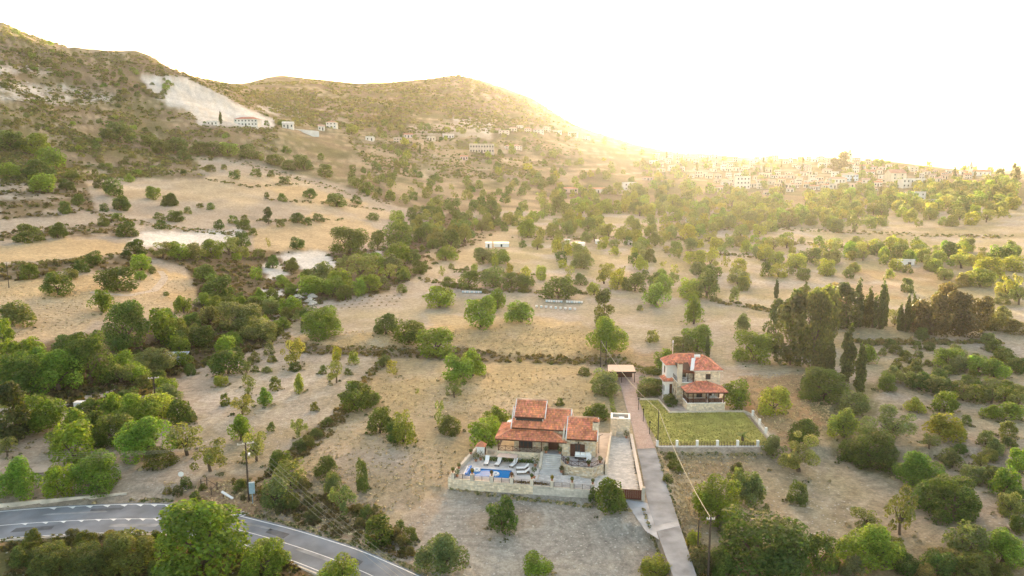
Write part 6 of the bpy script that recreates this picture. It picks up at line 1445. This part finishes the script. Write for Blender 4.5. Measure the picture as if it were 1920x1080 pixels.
house('long two storey cream apartment block with many balcony openings on the hazy slope', 903, 287, 46, 16, (.56,.49,.42), (.5,.3,.22), 'flat', .35, 2, .08, nwin=9)
house('stepped pale house beside the apartment block on the hazy slope', 962, 281, 32, 10, (.66,.60,.54), (.52,.32,.24), 'hip', .5, 2, .2)
house('long low white house with red roof and white end wing among the orchards', 1122, 362, 46, 10, WP, (.52,.26,.18), 'hip', .35, 1, 0, nwin=5)
house('lower pink walled wing with a red roof beside the long white orchard house', 1066, 361, 36, 10, (.62,.50,.42), (.52,.27,.19), 'hip', .4, 1, 0, nwin=4)
house('white two storey house with an upper box storey among the orchards', 1181, 357, 24, 14, WP, WP, 'flat', .8, 2, .1)
house('low cream annexe under the white two storey orchard house', 1171, 366, 26, 8, CRM, CRM, 'flat', .5, 1, .1)
house('plain white two storey box house alone above the right hand orchards', 1719, 376, 32, 15, WP, WP, 'flat', .6, 2, .05, nwin=3)
house('lower white front wing of the plain white box house', 1706, 380, 25, 10, WP, WP, 'flat', .35, 1, .05, nwin=3)
house('long low white annexe with open bays beside the plain white box house', 1757, 384, 38, 9, WP, WP, 'flat', .3, 1, .05, nwin=4)
house('wide white house with a dark veranda of open bays at the village edge', 1713, 352, 44, 16, WP, (.55,.52,.50), 'flat', .4, 2, .05, nwin=6)
house('white block beside the wide veranda house at the village edge', 1747, 350, 15, 12, WP, WP, 'flat', .8, 1, .1)
house('white low farm building with a raised end in the dry field of bushes', 1697, 497, 34, 8, (.70,.67,.64), (.66,.62,.60), 'flat', .35, 1, -.15, nwin=2)
house('big cream block with a tall blank wall near the village tip', 1683, 344, 30, 26, CRM, (.45,.24,.17), 'gable', .7, 3, .1, nwin=2)
house('long cream house with a row of four dark windows at the front of the village', 1572, 344, 26, 12, WP, (.50,.30,.22), 'gable', .6, 1, 0, nwin=4)
house('blue fronted house under a broad tiled roof at the front of the village', 1598, 340, 22, 17, (.45,.56,.66), (.48,.33,.26), 'hip', .8, 2, 0)
house('cream house with dark arched openings at the front of the village slope', 1342, 360, 26, 13, CRM, (.50,.24,.16), 'gable', .7, 1, .1, nwin=5)
house('tall pale house with a red roof at the front of the village slope', 1393, 354, 26, 22, (.66,.60,.56), (.55,.35,.28), 'flat', .6, 3, .05, nwin=4)
# long white boundary wall on the slope
p = at(572, 250); m = ppm(p); lwl = thing('boundary_wall', 'long white sloping wall along the hill terrace beyond the quarried slope', 'wall', p, 0); mb = MB()
mb.prism([(-26/m,-.3),(26/m,.0),(26/m,.4),(-26/m,.1)],-4,[9/m,4/m,4/m,9/m],0,(.72,.71,.70)); mb.build('wall_body', M_HW, lwl)
# church with spire, church with bell tower
def church(label, px, py, wn, hn, tw, th, side=-1, spire=True):
    p = at(px, py); m = ppm(p); w, h, t, H2 = wn/m, hn/m, tw/m, th/m; d = w*.42
    Cc_ = thing('church', label, 'church', (p[0], p[1]+d/2, p[2]), 0)
    mb = MB(); mb.box(-w/2,-d/2,-3,w/2,d/2,h*.7,0,WP); mb.build('nave', M_HW, Cc_)
    mb = MB(); mb.prism([(-w/2-.4,-d/2-.4),(w/2+.4,-d/2-.4),(w/2+.4,0),(-w/2-.4,0)],[h*.7]*4,[h*.72,h*.72,h,h],0,(.48,.22,.15)); mb.prism([(-w/2-.4,0),(w/2+.4,0),(w/2+.4,d/2+.4),(-w/2-.4,d/2+.4)],[h*.7]*4,[h,h,h*.72,h*.72],0,(.48,.22,.15)); mb.build('roof', M_HR, Cc_)
    mb = MB(); x = side*(w/2+t/2)
    mb.box(x-t/2,-t/2,-3,x+t/2,t/2,H2*.42,0,WP); mb.box(x-t*.42,-t*.42,H2*.42,x+t*.42,t*.42,H2*.66,0,WP)
    if spire:
        c = [(x-t*.42,-t*.42,H2*.661),(x+t*.42,-t*.42,H2*.661),(x+t*.42,t*.42,H2*.661),(x-t*.42,t*.42,H2*.661)]
        for i in range(4): mb.poly([c[i],c[(i+1)%4],(x,0,H2)],0,(.42,.40,.40))
    else: mb.lathe([(t*.44,H2*.662),(t*.42,H2*.76),(t*.3,H2*.9),(t*.08,H2*.97),(0,H2)],(x,0,0),8,0,(.5,.42,.36))
    mb.build('bell_tower', M_HW, Cc_)
    mb = MB()
    for zz in (.48,): mb.box(x-t*.18,-t*.47,H2*zz,x+t*.18,-t*.425,H2*.62,0,(.2,.2,.2))
    mb.build('belfry_opening', M_GLASS, Cc_)
    for i in range(4): q = MB(); xx = -w/2+(i+.5)*w/4; q.box(xx-.5,-d/2-.06,h*.25,xx+.5,-d/2-.004,h*.5); q.build('window', M_GLASS, Cc_)
church('white church with a thin pointed spire on the low end of the village ridge', 1842, 330, 32, 12, 5.5, 28)
church('church with a tall square bell tower rising over the dark tree on the village ridge', 1606, 303, 16, 8, 8, 24, -1, False)
# mast on the mountain top
p = at(861, 141); mk = thing('radio_mast', 'thin radio mast on the summit of the hazy mountain', 'mast', p)
mb = MB(); mb.tube((0,0,-2),(0,0,24),.5,.15,5); mb.build('mast', M_IRON, mk); mb = MB(); mb.box(-3,-2,-2,3,2,3.5); mb.build('hut', M_WHITE, mk)
# the mass of village houses
VIL = [(1215,290),(1290,294),(1400,299),(1500,300),(1590,300),(1660,308),(1700,316),(1760,322),(1820,326),(1820,340),(1750,345),(1690,350),(1560,356),(1460,362),(1380,350),(1300,338),(1230,318)]
vr = random.Random(4); placed = [(h['px'], h['py']) for h in HOUSES]; t = 0; n_v = 0
WALLC = [(WP,'white'),((.70,.66,.60),'off white'),(CRM,'cream'),(PNK,'pinkish'),((.60,.57,.52),'greyish'),((.64,.56,.48),'tan')]
ROOFC = [((.46,.24,.16),'red'),((.50,.32,.24),'faded red'),((.42,.30,.24),'brown')]
while n_v < 165 and t < 6000:
    t += 1; px, py = vr.uniform(1215, 1825), vr.uniform(290, 362)
    if not in_poly(px, py, VIL): continue
    if any(abs(px-a) < 8.5 and abs(py-b) < 5 for a, b in placed): continue
    p = at(px, py)
    if not free(p[0], p[1], 5, .25): continue
    wc, wn = vr.choice(WALLC); rc, rn = vr.choice(ROOFC); rk = vr.choice(['flat','gable','gable','hip'])
    hh = house(None, px, py, vr.uniform(8, 15), vr.uniform(6, 10.5), wc, rc, rk, vr.uniform(.6, 1.0), nwin=vr.randint(2, 3), group='houses of the hill village', p=p)
    HOUSES[-1].update(words=f'{wn} ' + {'flat': 'flat roofed', 'gable': f'{rn} gabled', 'hip': f'{rn} hip roofed'}[rk] + ' house', x=p[0], y=p[1])
    placed.append((px, py)); n_v += 1
for px, py in [(930,247),(945,252),(962,246),(975,240),(990,248),(1010,250),(1025,246),(1045,251),(1075,258),(1100,262),(870,300),(745,268),(765,258),(1215,338),(1250,345),(1290,350),(1240,322),(1440,366),(1600,352),(1640,358),(1475,352),(1515,352),(1530,346)]:
    wc, wn = vr.choice(WALLC); rc, rn = vr.choice(ROOFC); rk = vr.choice(['flat','gable','hip']); p = at(px, py)
    house(None, px, py, vr.uniform(12, 20), vr.uniform(6, 10), wc, rc, rk, .7, nwin=3, group='houses on the hazy slope', p=p)
    HOUSES[-1].update(words=f'{wn} ' + {'flat': 'flat roofed', 'gable': f'{rn} gabled', 'hip': f'{rn} hip roofed'}[rk] + ' house', x=p[0], y=p[1])
# ---------------------------------------------------------------- poles, wires, small things
def pole(label, px, py, top_px, arms=((8.1, 1.1),), yaw=.5, extra=None, z=None, r=.13, parts=True):
    p = at(px, py); m = ppm(p); d = ray(px, top_px); h = CAM_H + p[1] * d[2] / d[1] - p[2]
    P = thing('utility_pole', label, 'pole', p, yaw, 'wooden utility poles'); mb = MB(); mb.tube((0,0,-.5),(0,0,h),r*1.15,r*.8,8); mb.build('pole', M_POLE, P)
    tops = []
    for dz, half in arms:
        mb = MB(); mb.box(-half,-.06,h-dz,half,.06,h-dz+.13); a = mb.build('crossarm', M_ARM, P)
        for x in (-half*.9,-half*.3,half*.3,half*.9):
            q = MB(); q.lathe([(.035,0),(.06,.05),(.05,.14),(0,.17)],(x,0,h-dz+.131),6); q.build('insulator', M_WHITE, P)
            tops.append((p[0]+x*math.cos(yaw), p[1]+x*math.sin(yaw), p[2]+h-dz+.28))
    return P, p, h, tops
M_POLE = mat_plain('tarred_pole', (.085,.065,.05), noise=.25, nscale=3); M_ARM = mat_plain('bleached_arm', (.50,.45,.38), noise=.2)
M_WIRE = mat_plain('pale_wire', (.50,.44,.32), noise=.1); M_WIRE2 = mat_plain('thin_wire', (.30,.27,.22), noise=.1)
def wire(name, a, b, sag, r, mat, label, group, n=18):
    a, b = Vector(a), Vector(b); mb = MB(); pt = []
    for i in range(n + 1):
        t = i / n; q = a.lerp(b, t); pt.append(Vector((q.x, q.y, q.z - 4 * sag * t * (1 - t))))
    ring = []
    for i, q in enumerate(pt):
        d = (pt[min(i + 1, n)] - pt[max(i - 1, 0)]).normalized(); u = d.orthogonal().normalized() if i == 0 else (u - d * u.dot(d)).normalized(); w = d.cross(u)
        ring.append([len(mb.v) + k for k in range(5)]); mb.v += [tuple(q + u * (r * math.cos(6.2832 * k / 5)) + w * (r * math.sin(6.2832 * k / 5))) for k in range(5)]
    for i in range(n):
        for k in range(5): mb.f.append((ring[i][k], ring[i][(k+1) % 5], ring[i+1][(k+1) % 5], ring[i+1][k])); mb.m.append(0); mb.c.append((1, 1, 1))
    return tag(mb.build(name, mat), label, 'cable', group)
_, pA, hA, tA = pole('dark pole with a pale crossarm beside the road and the blue cabinet', 467, 941, 831, ((.15,1.1),), .45)
_, pB, hB, tB = pole('pole with a pale crossarm among the trees of the gully', 291, 748, 708, ((.15,1.0),), .35)
_, pC, hC, tC = pole('tall dark pole with a small wooden head box beside the lower lane', 1327, 1092, 969, ((.35,.45),), 0)
_, pD, hD, tD = pole('slimmer dark pole standing beside the tall lane pole', 1307, 1058, 975, (), 0, r=.09)
_, pE, hE, tE = pole('thin dark pole at the lawn wall corner beside the lane', 1233, 838, 768, (), 0, r=.08)
_, pF, hF, tF = pole('leaning pole behind the car port, nearer the olive bush', 1126, 692, 638, (), .2, r=.11)
_, pG, hG, tG = pole('leaning pole behind the car port, touching its roof corner', 1136, 684, 640, (), .2, r=.11)
_, pH, hH, tH = pole('thin pole alone in the dry field at the far edge', 17, 540, 492, ((.3,.6),), .3, r=.1)
top = lambda p, h, dz=.15: (p[0], p[1], p[2] + h - dz)
wire('cable', top(pC,hC), top(pE,hE), 1.0, .045, M_WIRE, 'thick twisted pale cable from the tall lane pole to the lawn corner pole', 'pale twisted cables')
wire('cable', top(pE,hE), top(pF,hF), 1.2, .045, M_WIRE, 'thick twisted pale cable from the lawn corner pole to the car port poles', 'pale twisted cables')
for k, t_ in enumerate(tA):
    e = at(770 + 14*k, 1125, 2.0); wire('wire', t_, (e[0], e[1], 3.0), .6, .012, M_WIRE, ['wire over the road bend, farthest of four','wire over the road bend, second farthest of four','wire over the road bend, second nearest of four','wire over the road bend, nearest of four'][k], 'wires over the road')
    e = at(-160, 828 + 8*k, 6.0); wire('wire', t_, e, 1.5, .012, M_WIRE2, ['wire from the roadside pole over the gully, topmost of four','wire from the roadside pole over the gully, second of four','wire from the roadside pole over the gully, third of four','wire from the roadside pole over the gully, lowest of four'][k], 'wires over the gully')
# utility cabinet on the roadside pole, lamp head
M_BLUE = mat_plain('pale_blue_sheet', (.30,.42,.50), rough=.5)
p = at(474, 944); CB = thing('utility_cabinet', 'tall pale blue metal cabinet standing against the roadside pole', 'cabinet', p, .3)
mb = MB(); mb.box(-.06,-.05,-.3,.06,.05,1.5); mb.build('post', M_BLUE, CB); mb = MB(); mb.box(-.38,-.2,1.5,.38,.2,3.1); mb.build('box', M_BLUE, CB); mb = MB(); mb.box(-.33,-.22,1.6,.33,-.205,3.0); mb.build('door', M_BLUE, CB)
q = Vector((p[0]-.1, p[1]-.1, p[2])); SLM = thing('street_light', 'white street light head on a bracket near the top of the roadside pole', 'street light', (pA[0], pA[1]-.2, pA[2]+hA-1.6), .3)
mb = MB(); mb.tube((0,0,0),(.5,-.6,.3),.04); mb.build('bracket', M_IRON, SLM); mb = MB(); mb.box(.35,-1.0,.24,.62,-.4,.42); mb.build('lamp_head', M_WHITE, SLM)
# road sign seen from behind, mirror, fence posts
p = at(341, 912); SG = thing('road_sign', 'small white round sign on a thin post above the road bank', 'sign', p, .3); mb = MB(); mb.tube((0,0,-.3),(0,0,1.9),.04); mb.build('post', M_IRON, SG); mb = MB(); mb.tube((0,-.05,1.9),(0,-.09,1.9),.38,None,16); mb.build('sign_plate', M_WHITE, SG)
p = at(427, 933); TB_ = thing('leaning_board', 'long white board lying tilted by the broken fence above the road', 'board', (p[0],p[1],p[2]+.05), -.5); mb = MB(); mb.prism([(-1.1,-.2),(1.1,-.2),(1.1,.1),(-1.1,.1)],[.5,.0,.05,.6],[.62,.12,.17,.72]); mb.build('board', M_WHITE, TB_); mb = MB(); mb.box(-.9,-.1,-.1,-.8,0,.5); mb.build('prop', M_WOOD, TB_)
FN = thing('broken_fence', 'short broken fence of dark posts and rails above the road', 'fence', (0,0,0)); fp = [at(x, y) for x, y in ((377,914),(388,910),(407,920),(396,928))]
for p in fp: mb = MB(); mb.tube((p[0],p[1],p[2]-.3),(p[0]+.05,p[1],p[2]+1.3),.07,.06,6); mb.build('post', M_POLE, FN)
for a, b in zip(fp[:-1], fp[1:]): mb = MB(); mb.tube((a[0],a[1],a[2]+.9),(b[0],b[1],b[2]+.8),.04,None,5); mb.build('rail', M_POLE, FN)
# sheds by the gully
def shed(label, pxs, w, d, h, col, rz, z=0):
    p = at(*pxs); s_ = thing('shed', label, 'shed', p, rz, 'corrugated sheds by the gully'); mb = MB(); mb.box(-w/2,-d/2,-.5,w/2,d/2,h); mb.build('wall', M_SHED, s_)
    mb = MB(); n = int(w/.25); xs = [-w/2-.3+(w+.6)*i/n for i in range(n+1)]
    for i in range(n):
        z0, z1 = (.06 if i % 2 else 0), (0 if i % 2 else .06); mb.poly([(xs[i],-d/2-.5,h+.05+z0),(xs[i+1],-d/2-.5,h+.05+z1),(xs[i+1],d/2+.3,h+.75+z1),(xs[i],d/2+.3,h+.75+z0)],0,col)
    mb.build('roof', M_SHEET, s_); mb = MB(); mb.box(w*.1,-d/2-.06,0,w*.35,-d/2-.003,h*.85); mb.build('door', M_WHITE, s_)
    return s_
M_SHED = mat_plain('shed_boards', (.12,.10,.10), noise=.3); M_SHEET = mat_plain('zinc_sheet', (1,1,1), rough=.55, noise=.2, nscale=.8, attr=True)
shed('long low shed with a pale grey corrugated roof beside the gully', (293, 688), 5.2, 3.4, 2.0, (.48,.49,.52), .18)
shed('lower dark shed with a blue grey corrugated roof at the end of the pale one', (330, 684), 5.0, 3.0, 2.0, (.26,.33,.40), .12)
p = at(247, 712); mb = MB(); mb.lathe([(0,0),(.5,0),(.52,.05),(.5,.5),(.53,.55),(.5,1.0),(.45,1.1),(0,1.1)],(0,0,0),14); o = mb.build('water_barrel', mat_plain('blue_plastic', (.02,.14,.36), rough=.4), None, p); tag(o, 'bright blue plastic barrel in the clearing below the sheds', 'barrel')
p = at(150, 764); mb = MB(); mb.box(-.8,-.6,-.1,.8,.6,1.1); mb.box(-.85,-.65,1.101,.85,.65,1.18); o = mb.build('water_tank', M_WHITE, None, p); tag(o, 'small white box tank by the dirt path at the gully', 'tank')
# beehives on stands
def hive(px, py, col, lab, grp):
    p = at(px, py); h = thing('beehive', lab, 'beehive', p, rt.uniform(-.15,.15), grp)
    mb = MB(); mb.box(-.3,-.3,.22,.3,.3,.72); mb.build('hive_body', col, h); mb = MB(); mb.box(-.35,-.35,.721,.35,.35,.82); mb.build('lid', M_WHITE, h)
    for x in (-.24,.24): q = MB(); q.box(x-.04,-.24,-.1,x+.04,.24,.219); q.build('stand', M_WOOD, h)
M_HB = mat_plain('pale_blue_hive', (.46,.60,.68), noise=.08)
nm = ['first','second','third','fourth','fifth','sixth','seventh','eighth','ninth','tenth','eleventh','twelfth','thirteenth','fourteenth','fifteenth']
for k in range(14):
    x = 1025 + 4.6*k + (6 if k > 6 else 0); c = M_WHITE if (k*7) % 3 else M_HB; hive(x, 567 + (x-1025)*.035, c, f'{"white" if c is M_WHITE else "pale blue"} beehive in front of the big dark bush, {nm[k]} from the clearing end', 'beehives in front of the dark bush')
for k in range(9):
    x = 1006 + 9*k; hive(x, 577 + (x-1006)*.075, M_HB if k % 3 == 1 else M_WHITE, f'beehive in the nearer sloping row, {nm[k]} from the round bush', 'beehives in the nearer row')
for k in range(13):
    x = 868 + 4.2*k + (22 if k > 8 else 0); hive(x, 549.5 + (x-868)*.02, M_WHITE if k % 2 else M_HB, f'beehive in the far row before the hedge, {nm[k]} from the pointed bush', 'beehives in the far row')
# rows of dry crop stubble heaps
for r_ in range(5):
    n = 9
    for k in range(n):
        x, y = 622 + 14*k + 5*r_, 585 - 6*r_ - k*.9
        if r_ == 0: continue
        p = at(x, y); mb = MB(); leaf_clump(mb, (0,0,.12), .42, 16, .3, rt, flat=.5); o = mb.build('brush_heap', M_LEAF, None, p); o.color = (.14,.10,.06,1)
        tag(o, f'dark heap of dry brush in heap row {["","one","two","three","four"][r_]} of the pale field, {nm[k]} along', 'brush heap', 'brush heaps in rows')
# white stores and greenhouses in the market gardens
def store(label, px, py, w, d, h, col, canopy=None):
    p = at(px, py); s_ = thing('garden_store', label, 'shed', p, 0.05); mb = MB(); mb.box(-w/2,-d/2,-.4,w/2,d/2,h); mb.build('wall', M_WHITE, s_); mb = MB(); mb.prism([(-w/2-.2,-d/2-.3),(w/2+.2,-d/2-.3),(w/2+.2,d/2+.2),(-w/2-.2,d/2+.2)],[h+.01]*4,[h+.15,h+.15,h+.5,h+.5],0,col); mb.build('roof', M_SHEET, s_); mb = MB(); mb.box(-.45,-d/2-.05,0,.45,-d/2-.004,1.9 if h > 2 else h*.8); mb.build('door', M_GLASS, s_)
store('small white box store at the gully edge of the market garden', 916, 464, 3.2, 3, 2.3, (.7,.7,.72))
store('long white open store with a pale canopy beside the white box store', 940, 462, 7.5, 4, 1.7, (.75,.74,.72))
store('long tunnel like white store in the hazy market garden', 1084, 462, 6.5, 4, 1.7, (.8,.78,.74))
store('small bluish store just behind the tunnel like white store', 1064, 456, 2.6, 2, 1.6, (.55,.65,.68))
store('white cube store alone in the hazy market garden', 1122, 457, 3, 2.6, 1.7, (.75,.74,.72))
store('greyish little store by the thin almond tree in the market garden', 1181, 459, 2.6, 2.2, 1.7, (.5,.52,.55))
store('white flat store among the orchard trees below the village', 1300, 417, 9, 5, 2.4, (.8,.79,.76))
store('tiny pale ruin tower among the trees below the village', 1634, 394, 4.5, 4, 4.6, (.55,.5,.45))
# young palm on the lawn and round bushes by the white villa
p = at(1392, 828); PM = thing('palm_tree', 'young palm with arching fronds on the lawn near its side wall', 'palm', p); mb = MB(); mb.tube((0,0,-.1),(0,0,.9),.28,.2,9); mb.build('trunk', M_BARK, PM)
for k in range(18):
    a = k*2.4; l_ = rt.uniform(1.1,1.6); el = rt.uniform(.1,1.2); mb = MB(); pts = []
    for i in range(6): t_ = i/5; rr_ = l_*t_*math.cos(el*(1-.5*t_)); pts.append(Vector((rr_*math.cos(a), rr_*math.sin(a), .95 + l_*t_*math.sin(el) - .75*t_*t_)))
    sd = Vector((-math.sin(a), math.cos(a), 0))
    for i in range(5): w0_, w1_ = .17*(1-abs(i/5-.4)), .17*(1-abs((i+1)/5-.4)); mb.poly([pts[i]-sd*w0_, pts[i]+sd*w0_, pts[i+1]+sd*w1_*(.1 if i==4 else 1), pts[i+1]-sd*w1_*(.1 if i==4 else 1)],0,(1,1,1))
    o = mb.build('frond', M_LEAF, PM); o.color = (.11,.15,.05,1)
# shrubs in the garden of the white villa
for k, (x, y, w, h, lab) in enumerate([(30.6,135.0,2.8,1.7,'flowering round bush between the stone path and the white edging'),(31.3,139.4,1.3,1.9,'clipped ball tree beside the white villa steps'),(27.0,141.6,4.6,2.2,'large dark round bush at the lane corner of the lawn'),(32.7,137.2,1.2,1.3,'small round bush against the stone wall of the white villa'),(42.9,134.2,5.8,5.6,'leafy green tree crowding the porch corner of the white villa')]):
    r_ = plant('cbcbg'[k] if k else 'b', x, y, 0, w, h); r_['label'] = lab; PLANTS[-1]['done'] = True
# hedge along the lane
hg = MB(); La = [at(x, y, 0) for x, y in ((1150,745),(1155,770),(1163,795),(1168,812))]
for a, b in zip(La[:-1], La[1:]):
    for i in range(14): q = Vector(a).lerp(Vector(b), i/14); leaf_clump(hg, (q.x-.55,q.y,.55), .55, 30, .22, rt, flat=1.0)
o = hg.build('hedge', M_LEAF); o.color = (.12,.16,.03,1); tag(o, 'bright green clipped hedge along the red paved lane above the stone tower', 'hedge')
hg = MB(); La = [at(x, y, 0) for x, y in ((1196,700),(1222,706),(1240,706))]
for a, b in zip(La[:-1], La[1:]):
    for i in range(16): q = Vector(a).lerp(Vector(b), i/16); leaf_clump(hg, (q.x,q.y+1.0,.8), .9, 34, .28, rt, flat=1.0)
o = hg.build('hedge', M_LEAF); o.color = (.08,.10,.03,1); tag(o, 'dark hedge between the car port and the white villa', 'hedge')
hg = MB(); La = [at(x, y) for x, y in ((1280,425),(1450,428),(1490,424))]
for a, b in zip(La[:-1], La[1:]):
    for i in range(50): q = Vector(a).lerp(Vector(b), i/50); leaf_clump(hg, (q.x,q.y,q.z+1.4), 1.8, 20, .9, rt, flat=1.0)
o = hg.build('hedge', M_LEAF); o.color = (.11,.13,.04,1); tag(o, 'long straight hazy hedge below the orchards in front of the village', 'hedge')

# ---------------------------------------------------------------- labels that single out each plant and house
MARKS = [('the pool villa', 1020, 800), ('the white villa', 1300, 715), ('the road bend', 330, 965), ('the roadside pole', 467, 900), ('the gully sheds', 312, 675), ('the round patio', 1110, 875),
 ('the tall lane pole', 1327, 1000), ('the lawn wall', 1335, 842), ('the car port', 1165, 690), ('the beehives', 1058, 565), ('the brush heaps', 680, 575), ('the white clay banks', 580, 490), ('the pale clay bank', 350, 442),
 ('the cypress row', 1645, 570), ('the tall cypress pair', 1600, 690), ('the white box store', 916, 460), ('the tunnel store', 1084, 458), ('the long orchard house', 1110, 357), ('the plain white box house', 1719, 368),
 ('the bell tower', 1600, 290), ('the spired church', 1842, 322), ('the white farm building', 1697, 492), ('the apartment block', 903, 280), ('the quarried slope', 400, 195), ('the red roofed quarry house', 461, 230), ('the radio mast', 861, 135),
 ('the dry field pole', 17, 515), ('the dirt path', 150, 755), ('the orange dry bank', 1480, 750), ('the brown pine clump', 1790, 590), ('the field track', 250, 545), ('the rocky hillside', 120, 170), ('the sloping white wall', 572, 248), ('the gate apron', 1205, 970)]
ORD = ['nearest','second nearest','third nearest','fourth nearest','fifth nearest','sixth nearest','seventh nearest','eighth nearest','ninth nearest','tenth nearest','eleventh nearest','twelfth nearest']
def ordn(i):
    if i < 12: return ORD[i]
    return f'{i+1}th nearest'
def side(dx, dy):
    if abs(dy) > abs(dx) * .55: return 'behind' if dy < 0 else 'before'
    return 'left of' if dx < 0 else 'right of'
buckets = {}
def size_word(w, h, k): 
    m = max(w, h); return 'very small' if m < 1.8 else 'small' if m < 3.2 else 'medium' if m < 5.5 else 'large' if m < 8.5 else 'very large'
for p in PLANTS:
    if p.get('done'): continue
    m = min(MARKS, key=lambda q: (q[1]-p['px'])**2 + ((q[2]-p['py'])*1.6)**2); sd_ = side(p['px']-m[1], p['py']-m[2])
    p['sz'] = size_word(p['w'], p['h'], p['k']); p['m'] = m; p['sd'] = sd_
    p['dist'] = (m[1]-p['px'])**2 + ((m[2]-p['py'])*1.6)**2
    buckets.setdefault((p['word'], m[0], sd_), []).append(p)
for (word, mk_, sd_), v in buckets.items():
    v.sort(key=lambda p: p['dist'])
    for i, p in enumerate(v):
        p['o']['label'] = f"{p['sz']} {word} {sd_} {mk_}" + (f", {ordn(i)} one" if len(v) > 1 else '')
        p['o']['group'] = {'shrub': 'shrubs over the land', 'cypress_tree': 'cypresses'}.get(p['name'], p['name'].replace('_', ' ') + 's over the land')
HM = [('the bell tower', 1600, 290), ('the spired church', 1832, 320), ('the plain box house', 1719, 368), ('the blue fronted house', 1598, 330), ('the veranda house', 1713, 345), ('the arched house', 1342, 352), ('the long orchard house', 1110, 357), ('the apartment block', 903, 280), ('the radio mast', 861, 135), ('the tall pale house', 1393, 343), ('the orchard box house', 1181, 350)]
buckets = {}
for h in HOUSES:
    if h['named']: continue
    m = min(HM, key=lambda q: (q[1]-h['px'])**2 + ((q[2]-h['py'])*2)**2); sd_ = side(h['px']-m[1], (h['py']-m[2])*1.5); h['dist'] = (m[1]-h['px'])**2 + ((m[2]-h['py'])*2)**2
    buckets.setdefault((h['words'], m[0], sd_), []).append(h)
for (word, mk_, sd_), v in buckets.items():
    v.sort(key=lambda p: p['dist'])
    for i, p in enumerate(v): p['o']['label'] = f"{word} {sd_} {mk_}" + (f", {ordn(i)} of these" if len(v) > 1 else '')
# ---------------------------------------------------------------- haze
zmax = 330.0
hb = MB(); hb.box(-6000, -60, float(Zg.min()) - 1.0, 6000, 5400, zmax)
hm = bpy.data.materials.new('haze'); hm.use_nodes = True; hn = hm.node_tree.nodes; hn.clear()
ho = hn.new('ShaderNodeOutputMaterial'); pv = hn.new('ShaderNodeVolumePrincipled')
pv.inputs['Density'].default_value = HAZE_DENSITY; pv.inputs['Anisotropy'].default_value = HAZE_G
pv.inputs['Color'].default_value = (0.96, 0.95, 0.93, 1)
hm.node_tree.links.new(pv.outputs[0], ho.inputs['Volume'])
tag(hb.build('haze', hm), kind='stuff')
